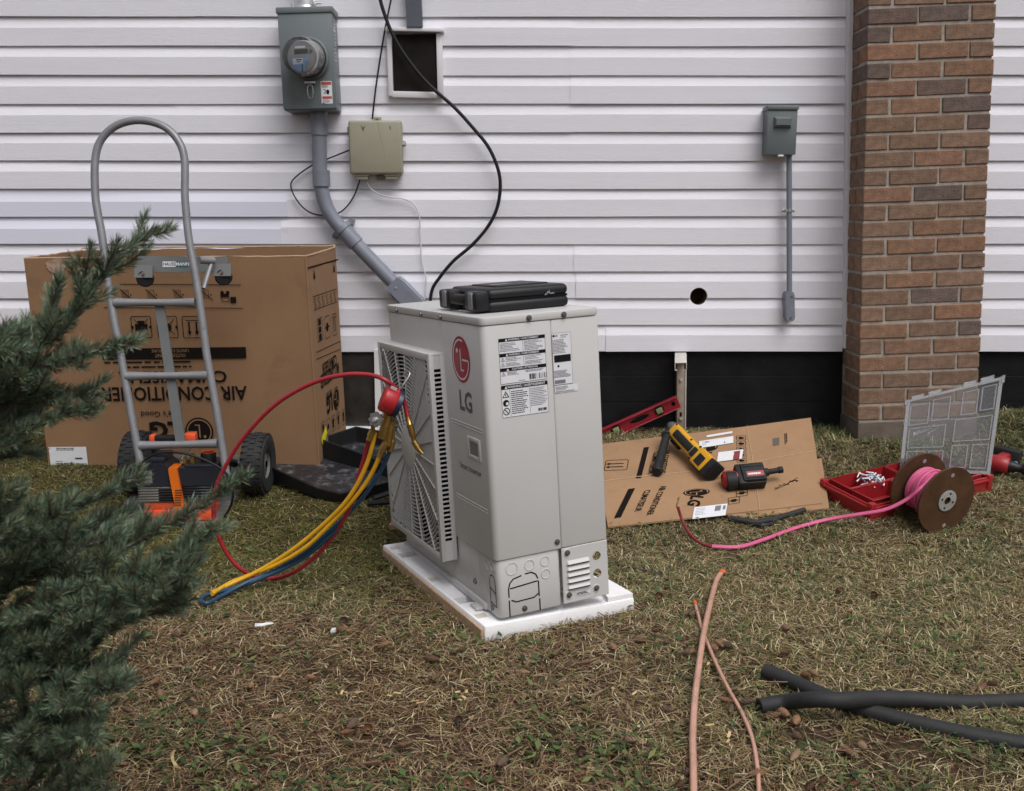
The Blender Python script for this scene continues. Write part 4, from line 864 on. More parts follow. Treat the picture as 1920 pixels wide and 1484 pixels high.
x0, x1, y0, y1 = pxrect(BF, 413, 431, 546, 566); ink.rrect2(x0+0.004, x1, y0, y1-0.012, 0.0022, 0.004); ink.disc2(x0+0.008, y1-0.006, 0.007, 12); ink.disc2(x1-0.004, y1-0.006, 0.007, 12); ink.rect2(x0+0.002, x1, y1-0.022, y1-0.010); ink.rect2(x1+0.004, x1+0.026, y0-0.004, y0+0.018)
for i, (a, b) in enumerate(((245,287),(294,336),(341,384))):
    x0, x1, y0, y1 = pxrect(BF, a, b, 593, 634); ink.rrect2(x0, x1, y0, y1, 0.0028, 0.008); xm, ym = (x0+x1)/2, (y0+y1)/2
    if i < 2:
        q_ = 0.016 if i == 0 else 0.011
        for sx, sy in ((1,0),(-1,0),(0,1),(0,-1)):
            c, s = sx, sy; P_ = [(0.3,0.15),(1.3,1.0),(1.3,-1.0),(0.3,-0.15)] if i else [(0.15,0.5),(1.5,0.85),(1.5,-0.85),(0.15,-0.5)]
            ink.add([(xm+q_*(a_*c-b_*s), ym+q_*(a_*s+b_*c), 0) for a_, b_ in P_], [(0,1,2,3)])
        for sg in (-1, 1): ink.line2(xm-0.026, ym-0.030*sg, xm+0.026, ym+0.030*sg, 0.0024); ink.add([(xm+sg*0.040,ym,0),(xm+sg*0.033,ym+0.007,0),(xm+sg*0.029,ym,0),(xm+sg*0.033,ym-0.007,0)], [(0,1,2,3)])
    else:
        ink.rect2(x0+0.014, x1-0.014, y1-0.018, y1-0.015)
        for sg in (-1, 1): ink.rect2(xm+sg*0.014-0.003, xm+sg*0.014+0.003, y0+0.024, y1-0.021); ink.add([(xm+sg*0.014-0.008,y0+0.026,0),(xm+sg*0.014+0.008,y0+0.026,0),(xm+sg*0.014,y0+0.010,0)], [(0,1,2)])
x0, x1, y0, y1 = pxrect(BF, 190, 463, 654, 671.5); ink.rect2(x0, x1, y0, y1)
tfit(tan, 'UNITÉ EXTÉRIEURE', *pxrect(BF, 285, 355, 655.5, 661.5), 0.005); tfit(tan, 'OUTDOOR UNIT', *pxrect(BF, 291, 349, 663.5, 669.5), 0.005)
rtext_lines(ink, *pxrect(BF, 196, 448, 675, 682), 1, 0.006, random.Random(31), 1.0)
rtext_lines(ink, *pxrect(BF, 235, 420, 684, 691), 1, 0.006, random.Random(32), 1.0)
tfit(ink, 'CLIMATISEUR', *pxrect(BF, 222, 427, 697, 717), 0.018); tfit(ink, 'AIR CONDITIONER', *pxrect(BF, 190, 465, 726, 750), 0.018)
tfit(ink, "Life's Good", *pxrect(BF, 265, 338, 771.5, 782), 0.008); tfit(ink, 'LG', *pxrect(BF, 280, 341, 790, 822), 0.035)
dk, mk = MB(), MB(); x0, x1, y0, y1 = pxrect(BF, 348, 401, 783, 835); lg_mark(dk, mk, (y1-y0)/2); Mx = Matrix.Translation(((x0+x1)/2,(y0+y1)/2,0)) @ Matrix.Rotation(R180,4,'Z')
ink.join(dk.xf(Mx)); tan.join(mk.xf(Mx))
obj('printed_lettering', onF(ink), M_INKB, pf, smooth=0); obj('reversed_lettering', onF(tan, 0.0052), M_CARD, pf, smooth=0)
x0, y1 = BF(92, 838); x1, y0 = BF(168, 888)
lab = obj('shipping_label', onF(MB().rect2(x0, x1, y0, y1), 0.0044), M_PAPER, pf, smooth=0)
m = MB(); W_, H_ = x1-x0, y1-y0
for i in range(34): m.rect2(x0+W_*(0.36+i*0.018), x0+W_*(0.36+i*0.018+random.choice((0.006,0.012))), y0+H_*0.26, y0+H_*0.40)
rtext_lines(m, x0+W_*0.2, x0+W_*0.95, y0+H_*0.86, y0+H_*0.98, 2, 0.003, random.Random(8)); rtext_lines(m, x0+W_*0.68, x0+W_*0.95, y0+H_*0.52, y0+H_*0.62, 1, 0.007, random.Random(9)); rtext_lines(m, x0+W_*0.66, x0+W_*0.97, y0+H_*0.05, y0+H_*0.14, 1, 0.006, random.Random(33), 1.0)
rtext_lines(m, x0+W_*0.15, x0+W_*0.4, y0+H_*0.30, y0+H_*0.5, 3, 0.002, random.Random(10)); obj('label_print', onF(m, 0.0050), M_INK, lab, smooth=0)
m = MB(); r_ = random.Random(2); pts = []
for i in range(22):
    a = 2*math.pi*i/22; q_ = r_.uniform(0.7, 1.1); c_ = BF(108, 498); pts.append((c_[0]+0.050*q_*math.cos(a), c_[1]+0.026*q_*math.sin(a), 0))
m.add(pts, [tuple(range(22))]); obj('torn_patch', onF(m, 0.0043), mat('torn_cardboard', (0.33,0.225,0.165), 0.9, var=0.35, vscale=60, bump=1, bscale=60), pf, smooth=0)
# print on the right side panel
def BS(px, py): p = LP(BXM, px, py, 0, 0.0025); return p.y, p.z
def onS(mb, d=0.0034): return mb.map(lambda p: V3((d, p.x, p.y)))
ink = MB(); tan = MB()
def pl2(a, b, w=0.0028): ink.line2(*BS(*a), *BS(*b), w)
pl2((577,503),(634,487),0.006)
for px_, py_ in ((589,513),(626,501)):
    a, b = BS(px_, py_); ink.add([(a-0.012,b-0.02,0),(a+0.012,b-0.02,0),(a,b+0.02,0)], [(0,1,2)])
pl2((587,557),(631,542)); pl2((588,582),(632,566)); pl2((593,674),(638,655)); pl2((593,661),(638,640))
for i in range(6):
    px_ = 591+i*7.3; py_ = 569-i*2.6; a, b = BS(px_, py_); ink.rrect2(a-0.014,a+0.014,b-0.018,b+0.018,0.002,0.004); ink.line2(a-0.014,b+0.018,a+0.014,b-0.018,0.003)
for i in range(3):
    px_ = 600+i*13.5; py_ = 618-i*4.6; a, b = BS(px_, py_); ink.rrect2(a-0.040,a+0.040,b-0.044,b+0.044,0.0028,0.01)
    if i == 0:
        for dz in (-0.028,0,0.028): ink.rect2(a-0.018,a+0.018,b+dz-0.011,b+dz+0.011)
    elif i == 1: ink.disc2(a,b,0.020,6); ink.rect2(a-0.032,a+0.032,b-0.003,b+0.003)
    else: ink.rect2(a-0.016,a-0.010,b-0.03,b+0.026); ink.rect2(a+0.010,a+0.016,b-0.03,b+0.026); ink.rect2(a-0.024,a+0.024,b+0.028,b+0.032)
def sfit(s, a0, a1, b0, b1, bold): tfit(ink, s, a0, a1, b0, b1, bold)
a, b = BS(618, 684); sfit('CLIMATISEUR', a-0.115, a+0.115, b-0.024, b+0.024, 0.02)
a, b = BS(619, 703.5); sfit('AIR CONDITIONER', a-0.155, a+0.155, b-0.027, b+0.027, 0.02)
a, b = BS(618, 756); sfit('LG', a-0.045, a+0.045, b-0.038, b+0.038, 0.04)
a, b = BS(617, 737); sfit("Life's Good", a-0.045, a+0.045, b-0.009, b+0.009, 0.01)
dk, mk = MB(), MB(); lg_mark(dk, mk, 0.048); a, b = BS(630.5, 747); Mx = Matrix.Translation((a,b,0)) @ Matrix.Rotation(R180,4,'Z'); ink.join(dk.xf(Mx)); tan.join(mk.xf(Mx))
for i in range(5):
    a, b = BS(606+i*9.5, 806-i*6.0); ink.rrect2(a-0.026,a+0.026,b-0.032,b+0.032,0.002,0.004)
    if i != 1: ink.rect2(a-0.007,a+0.007,b-0.018,b+0.016); ink.disc2(a,b+0.012,0.011,10)
    else: ink.disc2(a,b,0.013,5)
obj('printed_lettering', onS(ink), M_INKB, pr_, smooth=0); obj('reversed_lettering', onS(tan, 0.0040), M_CARD, pr_, smooth=0)
a, b = BS(607.5, 819); m = MB(); m.add([(a-0.045,b-0.010,0),(a-0.02,b-0.034,0),(a+0.045,b+0.004,0),(a+0.035,b+0.034,0),(a-0.04,b+0.008,0)], [(0,1,2,3,4)]); obj('yellow_sticker', onS(m, 0.0040), M_YLAB, pr_, smooth=0)

# ---------------------------------------------------------------- hand truck
HP0 = V3((0, -1.00, 0.0)); HN = V3((0, 1.0, -0.20)).normalized()        # plane of the leaning frame
def HT(px, py, d=0.0): return OPL(px, py, HP0, HN) + HN*d
ht0 = HT(340, 862)
truck = thing('hand_truck', 'grey tubular hand truck with black tyres leaning in front of the carton', 'hand truck', TM(ht0))
HI = Matrix.Translation(-ht0)
fp = [(272,893),(262,861),(245,770),(226,663),(206,554),(192,447),(183,398),(178.5,362),(178.5,300),(190,262),(220,235),(262,226),(306,237),(334,264),(346,300),(346.5,362),(349,398),(354,447),(367,520),(379,600),(389,675),(406,770),(420,861),(426,893)]
obj('frame_tube', MB().tube(spline([HT(a,b) for a,b in fp], 5), 0.0132, 14).xf(HI), M_TUBE, truck, smooth=80)
for (a,b),(c,d) in (((215,568),(366,568)),((236,706),(390,704)),((262,836),(408,832))):
    p, q = HT(a,b), HT(c,d); n_ = 10
    pts = [p.lerp(q, i/n_) for i in range(n_+1)]; rs = [0.0125+0.004*abs(i/n_-0.5)**2*4 for i in range(n_+1)]
    obj('crossbar', MB().tube(pts, rs, 12).xf(HI), M_TUBE, truck, smooth=80)
p, q = HT(297,572,0.012), HT(338,836,0.012); t = (q-p).normalized(); s_ = HN.cross(t)
st = MB(); st.add([p+s_*0.016-HN*0.005,p-s_*0.016-HN*0.005,q-s_*0.016-HN*0.005,q+s_*0.016-HN*0.005,p+s_*0.016+HN*0.003,p-s_*0.016+HN*0.003,q-s_*0.016+HN*0.003,q+s_*0.016+HN*0.003], [(0,1,2,3),(7,6,5,4),(0,4,5,1),(1,5,6,2),(2,6,7,3),(3,7,4,0)])
obj('centre_strap', st.xf(HI), M_PLATE, truck)
# caster plate behind the frame
bk = 0.10
c4 = [HT(238,471,bk), HT(412,473,bk), HT(412,504,bk), HT(238,502,bk)]
cp_ = MB().add([*c4, *[c+HN*0.005 for c in c4]], [(0,1,2,3),(7,6,5,4),(0,4,5,1),(1,5,6,2),(2,6,7,3),(3,7,4,0)])
cpl = obj('caster_plate', cp_.xf(HI), M_PLATE, truck)
for cx, cy in ((253,515),(404,512)):
    c = HT(cx, cy, bk-0.004); ax = V3((1,0.25,0)).normalized()
    w = obj('caster_wheel', MB().lathe([(0.0005,-0.012),(0.026,-0.012),(0.030,-0.008),(0.030,0.008),(0.026,0.012),(0.0005,0.012)], c, V3((0.35,-1,0)).normalized(), 22).xf(HI), M_BLKP, truck)
    up_ = HT(cx, cy-24, bk-0.002); f_ = MB(); s_ = V3((0.030,0.004,0)); f_.add([up_-s_-HN*0.018, up_+s_-HN*0.018, c+s_-HN*0.019, c-s_-HN*0.019, up_-s_-HN*0.013, up_+s_-HN*0.013, c+s_-HN*0.014, c-s_-HN*0.014], [(0,1,2,3),(7,6,5,4),(0,4,5,1),(1,5,6,2),(2,6,7,3),(3,7,4,0)])
    obj('caster_fork', f_.xf(HI), M_PLATE, w); obj('fork_rivet', MB().cyl(c-HN*0.022+V3((0,0,0.012)), c-HN*0.0185+V3((0,0,0.012)), 0.005, n=8).xf(HI), mat('rust', (0.16,0.06,0.035), 0.8), w)
obj('hinge_sleeve', MB().cyl(HT(370,486,0.02), HT(391,484,0.06), 0.013, n=14).xf(HI), M_TUBE, truck)
obj('brace', MB().tube([HT(387,489,0.055), HT(378,540,0.02)], 0.008, 8).xf(HI), M_TUBE, truck)
p = HT(311, 487.5, bk-0.0012); fx = FR(p, V3((1,0,0)), V3((0,0.2,1)))
x0 = (HT(286,487,bk)-p).x; x1 = (HT(335,487,bk)-p).x
nl = obj('name_label', MB().rect2(x0, 0, -0.0095, 0.0095).xf(HI @ fx), M_PAPER, truck, smooth=0)
obj('name_label_green', MB().rect2(0.0003, x1, -0.0095, 0.0095).xf(HI @ fx), M_TEAL, nl, smooth=0)
m = MB(); t_ = text('HAUSS', 0.0165, 0.02, 0.86, 'RIGHT'); m.join(at2(t_, -0.001, 0)); obj('label_lettering', m.xf(HI @ fx @ Matrix.Translation((0,0,0.0006))), M_INK, nl, smooth=0)
m = MB(); t_ = text('MANN', 0.0165, 0.02, 0.95, 'LEFT'); m.join(at2(t_, 0.001, 0)); obj('label_lettering', m.xf(HI @ fx @ Matrix.Translation((0,0,0.0006))), M_PAPER, nl, smooth=0)
# wheels
def wheel(c, ax, R=0.112, W=0.042):
    ax = ax.normalized()
    ty = MB().lathe([(0.052,-W*0.8),(0.075,-W),(0.098,-W*0.95),(R-0.004,-W*0.7),(R,-W*0.3),(R,W*0.3),(R-0.004,W*0.7),(0.098,W*0.95),(0.075,W),(0.052,W*0.8)], c, ax, 40)
    e1 = ax.orthogonal().normalized(); e2 = ax.cross(e1)
    for i in range(30):                            # tread lugs
        for k, off in enumerate((-0.6, 0.0, 0.6)):
            a = 2*math.pi*(i+(0.5 if k == 1 else 0))/30; d = e1*math.cos(a)+e2*math.sin(a); tt = e2*math.cos(a)-e1*math.sin(a)
            q0 = c+d*(R-0.003-(0.003 if k != 1 else 0))+ax*(off*W); w2, h2, l2 = 0.0075, 0.006, W*0.24
            ty.add([q0+tt*w2*sx+ax*l2*sy+d*h2*sz for sz in (0,1) for sx, sy in ((-1,-1),(1,-1),(1,1),(-1,1))], [(4,5,6,7),(0,1,5,4),(1,2,6,5),(2,3,7,6),(3,0,4,7)])
    w_ = obj('wheel', MB().lathe([(0.014,-0.03),(0.018,-0.028),(0.05,-0.022),(0.055,-0.03),(0.055,0.03),(0.05,0.022),(0.018,0.028),(0.014,0.03)], c, ax, 24).xf(HI), M_PLATE, truck)
    obj('tyre', ty.xf(HI), M_TYRE, w_, smooth=30); return w_
axd = V3((1.0, -0.28, 0.0)).normalized()
wr = G(484, 929); wcR = V3((wr.x, wr.y+0.02, wr.z+0.112)); wl = OY(262, 880, wr.y+0.02+0.01); wcL = V3((wl.x, wl.y, gz(wl.x, wl.y)+0.112))
wax = (wcR-wcL).normalized(); wheel(wcR, wax); wheel(wcL, wax)
obj('axle', MB().cyl(wcL, wcR, 0.010, n=12).xf(HI), M_SCREW, truck)
for px_ in ((263,862),(420,862)):
    a = HT(*px_); b = wcL.lerp(wcR, 0.12 if px_[0] < 300 else 0.80); obj('axle_bracket', MB().tube([a, b], [0.012,0.016], 8).xf(HI), M_BLKP, truck)
tp0 = G(205, 985); tpy = tp0.y
tl, tr_, tfl, tfr = G(255,918,0.008), G(452,918,0.008), G(196,988,0.008), G(408,988,0.008)
tpm = MB().add([tl,tr_,tfr,tfl]+[v-V3((0,0,0.006)) for v in (tl,tr_,tfr,tfl)], [(0,1,2,3),(7,6,5,4),(0,4,5,1),(1,5,6,2),(2,6,7,3),(3,7,4,0)])
obj('toe_plate', tpm.xf(HI), M_PLATE, truck)
ba, bb = G(236,905,0.0), G(463,923,0.0)
bp = MB().rbox(ba.x, bb.x, -0.004, 0.004, 0.005, 0.115, 0.003); bp.xf(Matrix.Translation((0,(ba.y+bb.y)/2+0.02,(ba.z+bb.z)/2)))
obj('back_plate', bp.xf(HI), M_PLATE, truck)

# ---------------------------------------------------------------- vacuum pump on the toe plate
PB = G(334, 978, 0.010); PS = 1/((F_PX)/((PB-CAM).dot(V3((0,_cp,-_sp)))))     # metres per photo pixel at the pump
PMx = TM((PB.x, PB.y, PB.z), rz=0.06)
pump = thing('vacuum_pump', 'dark vacuum pump with orange base and black carry handle on the hand truck', 'pump', PMx)
def px2(x): return (x-334)*PS
def pz2(y): return (976-y)*PS*1.02
DP = 0.13
ob = obj('base', MB().rbox(px2(270), px2(397), 0.0, DP, 0.0, pz2(955), 0.006).rbox(px2(272), px2(392), 0.008, DP-0.008, pz2(956), pz2(941), 0.005), M_ORANGE, pump)
obj('motor_housing', MB().rbox(px2(264), px2(331), 0.006, DP-0.01, pz2(941.5), pz2(909), 0.008), M_ALU, pump)
fn = MB()
for i in range(6): fn.rbox(px2(263), px2(331), 0.002, DP-0.006, pz2(938-i*5), pz2(936-i*5), 0.001, 1)
obj('cooling_fins', fn, M_ALU, pump)
gr = MB()
for i in range(5): gr.box(px2(301), px2(328), 0.0008, 0.006, pz2(937.6-i*5), pz2(935.2-i*5+0.2))
obj('vent_gaps', gr, M_DARK, pump, smooth=0)
obj('pump_head', MB().rbox(px2(340), px2(398), 0.006, DP-0.008, pz2(942), pz2(909), 0.006), M_PUMP, pump)
rb = MB()
for i in range(6): rb.rbox(px2(346), px2(400), 0.001, 0.02, pz2(940-i*5.2), pz2(937.5-i*5.2), 0.0015, 1)
obj('head_ribs', rb, M_PUMP, pump)
sec = [(px2(246),pz2(909)),(px2(420),pz2(909)),(px2(422),pz2(880)),(px2(418),pz2(876)),(px2(322),pz2(876)),(px2(312),pz2(868)),(px2(252),pz2(868)),(px2(246),pz2(874))]
tb_ = obj('top_housing', MB().prism(sec, 0.0, DP), M_PUMP, pump, smooth=30)
obj('housing_deck', MB().rbox(px2(258), px2(312), 0.02, DP+0.01, pz2(868.5), pz2(858), 0.004).rbox(px2(350), px2(412), 0.006, DP, pz2(876.5), pz2(871), 0.003), M_PUMP, pump)
obj('rating_label', MB().add([(px2(266),-0.0007,pz2(902)),(px2(292),-0.0007,pz2(902)),(px2(291),-0.0007,pz2(880)),(px2(266),-0.0007,pz2(880))], [(0,1,2,3)]), mat('rating_grey', (0.16,0.16,0.15), 0.5, var=0.4, vscale=120), tb_, smooth=0)
so = MB(); so.prism([(px2(324),pz2(882)),(px2(340),pz2(882)),(px2(349),pz2(955)),(px2(333),pz2(955))], -0.014, 0.004); so.prism([(px2(324),pz2(882)),(px2(340),pz2(882)),(px2(340),pz2(874)),(px2(324),pz2(874))], -0.014, 0.06)
sob = obj('orange_strap', so, M_ORANGE2, pump, smooth=20)
gr = MB()
for i in range(7): gr.box(px2(331+i*0.5), px2(343+i*0.7), -0.0150, -0.0139, pz2(944-i*4.6), pz2(941.6-i*4.6))
obj('strap_slots', gr, mat('slot_dark_orange', (0.12,0.03,0.008), 0.6), sob, smooth=0)
hdl = obj('handle', MB().rbox(px2(290), px2(347), 0.055, 0.085, pz2(834), pz2(822), 0.006), M_BLKP, pump)
obj('handle_end', MB().rbox(px2(281), px2(291), 0.052, 0.088, pz2(836), pz2(820), 0.005), M_ORANGE, hdl); obj('handle_end', MB().rbox(px2(345), px2(367), 0.050, 0.090, pz2(836), pz2(818), 0.006), M_ORANGE, hdl)
obj('handle_post', MB().rbox(px2(283), px2(290), 0.06, 0.08, pz2(862), pz2(834), 0.003), M_PUMP, pump)
obj('handle_post', MB().tube(spline([V3((px2(357),0.07,pz2(834))), V3((px2(352),0.068,pz2(846))), V3((px2(342),0.06,pz2(862))), V3((px2(338),0.05,pz2(874)))], 4), 0.006, 8), M_STEEL, pump)
cap = obj('oil_cap', MB().lathe([(0.026,0.0),(0.026,0.030),(0.023,0.036),(0.0005,0.036)], (px2(389),0.055,pz2(873)), (0,0,1), 24), M_BLKP, pump)
obj('cap_ring', MB().lathe([(0.0235,0.0355),(0.024,0.0385),(0.020,0.0395),(0.019,0.0365)], (px2(389),0.055,pz2(873)), (0,0,1), 24).rbox(px2(385),px2(392),0.048,0.062,pz2(873)+0.036,pz2(873)+0.043,0.001), M_ORANGE, cap)
for x_, z_, r_ in ((346,866,0.008),(360,862,0.010),(338,872,0.007)):
    obj('brass_port', MB().cyl((px2(x_),0.05,pz2(874)),(px2(x_),0.05,pz2(z_)),r_,n=10).cyl((px2(x_),0.05,pz2(z_)),(px2(x_),0.05,pz2(z_-7)),r_*0.65,n=8), M_BRASS, pump)
cd = spline([OY(246,895,PB.y+0.02),OY(262,872,PB.y-0.01),OY(290,852,PB.y-0.02),OY(320,848,PB.y-0.02),OY(355,853,PB.y-0.02),OY(395,868,PB.y-0.02),OY(424,888,PB.y-0.02),OY(436,915,PB.y-0.02),OY(434,945,PB.y-0.01),G(420,970,0.005),G(398,990,0.005)], 5)
obj('power_cord', MB().tube(cd, 0.0042, 8).xf(PMx.inverted()), M_BLK, pump, smooth=80)

# ---------------------------------------------------------------- black open plastic case on the grass
def tray(poly, h, fl, name_rim, parent, mats, lift=0.0):
    n = len(poly); m = MB(); c = sum((V3(p) for p in poly), V3())/n
    inn = [V3(p).lerp(c, 0.05) for p in poly]; yl = min(p.y for p in poly); yh = max(p.y for p in poly)
    hh = lambda p: 0.45*h+0.75*h*(p.y-yl)/(yh-yl)
    bot = [V3(p).lerp(c, 0.07) for p in poly]
    m.v = [(p.x,p.y,p.z+lift+hh(p)) for p in poly]+[(p.x,p.y,p.z+lift+hh(p)) for p in inn]+[(p.x,p.y,p.z+lift+fl) for p in inn]+[(p.x,p.y,p.z+lift) for p in bot]
    for i in range(n):
        j = (i+1) % n; m.f += [(i,j,n+j,n+i),(n+i,n+j,2*n+j,2*n+i),(3*n+i,3*n+j,j,i)]
    m.f.append(tuple(range(4*n-1,3*n-1,-1)))
    w = obj(name_rim, m, mats[0], parent, smooth=20)
    f = MB(); f.v = [(p.x,p.y,p.z+lift+fl) for p in inn]; f.f = [tuple(range(n))]; obj('tray_floor', f, mats[1], w, smooth=0); return w
ty0 = G(600, 900)
plc = thing('plastic_case', 'black plastic case lying open with scuffed trays on grass beside the carton', 'case', TM(ty0)); 
TI = Matrix.Translation(-ty0)
tA = [TI @ G(*q) for q in ((470,900),(520,872),(588,868),(705,900),(752,918),(742,932),(640,952),(596,944))]
tray(tA, 0.080, 0.018, 'tray', plc, (M_BLKP, M_TRAYF), 0.012)
tB = [TI @ G(*q) for q in ((590,862),(668,842),(740,852),(762,880),(752,912),(700,894))]
tray(tB, 0.066, 0.016, 'lid_tray', plc, (M_BLKP, M_TRAYF), 0.014)
m = MB()
for q, (w_, d_) in (((690,880),(0.07,0.035)),):
    p = TI @ G(*q); m.rbox(p.x-w_, p.x+w_, p.y-d_, p.y+d_, p.z+0.02, p.z+0.062, 0.006)
obj('divider', m, M_BLKP, plc)
for a, b in (((700,935),(760,915)),((690,944),(752,940))):
    obj('latch_bar', MB().tube([TI @ G(*a,0.02), TI @ G(*b,0.035)], 0.010, 8), M_BLKP, plc)
# ---------------------------------------------------------------- wall bracket and spirit level
wb = OY(1275, 815, -0.0); 
brk = thing('wall_bracket', 'white steel wall bracket with inverted channel arm fixed to black foundation', 'bracket', TM((0.728, 0.0, -0.01), ry=-0.02))
obj('wall_rail', MB().rbox(-0.017, 0.017, -0.022, -0.018, -0.02, 0.352, 0.001).rbox(-0.017,-0.0145,-0.0179,0.011,-0.02,0.352,0.001).rbox(0.0145,0.017,-0.0179,0.011,-0.02,0.352,0.001), M_BRKB, brk)
obj('rail_edge', MB().rbox(0.0172, 0.0222, -0.026, 0.011, -0.015, 0.352, 0.001), M_BRKT, brk)
arm = MB().rbox(-0.024, 0.024, -0.30, 0.0, 0.352, 0.355, 0.001).rbox(-0.024,-0.0215,-0.30,0.0,0.322,0.3518,0.001).rbox(0.0215,0.024,-0.30,0.0,0.322,0.3518,0.001).rbox(-0.0213,-0.014,-0.30,0.0,0.322,0.3245,0.001).rbox(0.014,0.0213,-0.30,0.0,0.322,0.3245,0.001)
obj('arm', arm.map(lambda p: V3((p.x+0.16*p.y, p.y, p.z))), M_BRKT, brk)
ks_ = obj('rail_slot', MB().rbox(-0.005,0.005,-0.0228,-0.0221,0.075,0.098,0.003), M_DARK, brk); obj('bolt', MB().cyl((0,-0.024,0.072),(0,-0.032,0.072),0.008,n=6), M_GALV, brk)
obj('bolt', MB().cyl((0,-0.024,0.24),(0,-0.030,0.24),0.007,n=6), M_GALV, brk)
lv0, lv1 = OY(1060, 848, -0.075), OY(1272, 753, -0.055)
LM = FR((lv0+lv1)/2, lv1-lv0, V3((0,-0.12,1))); LL = (lv1-lv0).length/2; LH = 0.027
level = thing('spirit_level', 'red spirit level leaning against black foundation under the wall bracket', 'spirit level', LM)
web = obj('web', MB().box(-LL, LL, -LH+0.003, LH-0.003, -0.003, 0.003), M_LEVEL, level, smooth=0)
def oval(cx, a, b, n=24): return MB().prism([(cx+a*math.cos(t), b*math.sin(t)) for t in np.linspace(0,2*math.pi,n,endpoint=False)], -0.05, 0.05, lambda p, q, c: (p, q, c))
def lx(px): return -LL+2*LL*(px-1060)/212
cut(web, oval(lx(1199),0.045,0.0125), oval(lx(1131),0.022,0.011), oval(lx(1262),0.009,0.011))
obj('flange', MB().rbox(-LL, LL, LH-0.003, LH, -0.012, 0.012, 0.001, 1), M_LEVEL, level); obj('flange', MB().rbox(-LL, LL, -LH, -LH+0.003, -0.012, 0.012, 0.001, 1), M_LEVEL, level)
for px_ in (1155, 1236):
    h = obj('vial_housing', MB().cyl((lx(px_),0,-0.008),(lx(px_),0,0.008),0.0205,n=24), M_BLKP, level)
    obj('vial', MB().rbox(lx(px_)-0.013,lx(px_)+0.013,-0.012,0.012,0.0081,0.011,0.004), M_VIAL, h)
    obj('vial_lines', MB().box(lx(px_)-0.005,lx(px_)-0.004,-0.011,0.011,0.0111,0.0116).box(lx(px_)+0.004,lx(px_)+0.005,-0.011,0.011,0.0111,0.0116), M_SCREW, h, smooth=0)

# ---------------------------------------------------------------- flattened carton on the grass
SBL, SBR = G(1140,988,0.012), G(1541,944,0.020)
SML, SMR = OY(1124,907,-0.74), OY(1530,850,-0.56)
STL, STR = OY(1120,834,-0.34), OY(1520,785,-0.30)
SML.z = max(SML.z, gz(SML.x,SML.y)+0.02)
def SH(s, t, d=0.0):                               # s 0..1 left-right, t 0..1 near-far
    if t < 0.5: a, b = SBL.lerp(SML, t*2), SBR.lerp(SMR, t*2)
    else: a, b = SML.lerp(STL, t*2-1), SMR.lerp(STR, t*2-1)
    p = a.lerp(b, s); p.z += 0.006*math.sin(s*7+1)*math.sin(t*3.1)+0.010*max(0, s-0.68)*(1 if t > 0.5 else 0.4)
    return V3((p.x, p.y, p.z+d))
sheet = MB(); nu, nv = 30, 18
for sd in (0, 1):
    for j in range(nv+1):
        for i in range(nu+1): sheet.v.append(tuple(SH(i/nu, j/nv, -0.006*sd)))
w = nu+1; off = w*(nv+1)
for j in range(nv):
    for i in range(nu): a = j*w+i; sheet.f += [(a,a+1,a+w+1,a+w),(off+a,off+a+w,off+a+w+1,off+a+1)]
rim = [i for i in range(w)]+[j*w+nu for j in range(1,nv+1)]+[nv*w+i for i in range(nu-1,-1,-1)]+[j*w for j in range(nv-1,0,-1)]
for a, b in zip(rim, rim[1:]+rim[:1]): sheet.f.append((a, off+a, off+b, b))
S0 = SH(0.5, 0.0); SI = Matrix.Translation(-S0)
flat = thing('flattened_carton', 'flattened brown carton lying on the grass under two power tools', 'cardboard', TM(S0))
top_ = obj('top_sheet', sheet.xf(SI), M_CARDF, flat, smooth=25)
low = MB()
for sd in (0, 1):
    for (s, t) in ((0.55,-0.015),(1.012,-0.035),(1.01,0.46),(0.55,0.46)): p = SH(min(1,s), max(0,t), -0.012-0.005*sd); p.x += 0.02*(s > 1); p.y -= 0.02*(t < 0); low.v.append(tuple(p))
low.f = [(0,1,2,3),(7,6,5,4),(0,4,5,1),(1,5,6,2),(2,6,7,3),(3,7,4,0)]
obj('lower_sheet', low.xf(SI), M_CARDF, flat, smooth=0)
def seamline(pts, wd=0.004):
    m = MB(); P = [SH(s,t,0.0012) for s,t in pts]; m.tube(P, wd*0.4, 5); return obj('fold_crease', m.xf(SI), M_CARDE, flat)
seamline([(0.0+i/20,0.5) for i in range(21)]); seamline([(0.70,i/12) for i in range(13)])
# photo pixel -> sheet parameters
def ST(px, py):
    s, t = 0.5, 0.5
    def pr(s, t):
        q = SH(s,t)-CAM; z = q.y*_cp-q.z*_sp; return PW/2+F_PX*q.x/z, PH/2+F_PX*(-q.y*_sp-q.z*_cp)/z
    for _ in range(25):
        a, b = pr(s,t); e = 1e-3; a1, b1 = pr(s+e,t); a2, b2 = pr(s,t+e)
        J = np.array([[(a1-a)/e,(a2-a)/e],[(b1-b)/e,(b2-b)/e]]); d = np.linalg.solve(J, [px-a, py-b]); s += 0.7*d[0]; t += 0.7*d[1]
    return s, t
def onSheet(mb, p00, p10, p01, d=0.0015):          # mb in unit square; three photo corners give the frame
    a, b, c = ST(*p00), ST(*p10), ST(*p01)
    return mb.map(lambda v: SH(a[0]+(b[0]-a[0])*v.x+(c[0]-a[0])*v.y, a[1]+(b[1]-a[1])*v.x+(c[1]-a[1])*v.y, d)).xf(SI)
def unit_text(s, bold):
    t = text(s, 1.0, bold); xs = [v[0] for v in t.v]; ys = [v[1] for v in t.v]; a, b, c, d = min(xs), max(xs), min(ys), max(ys)
    t.v = [((v[0]-a)/(b-a), (v[1]-c)/(d-c), 0) for v in t.v]; return t
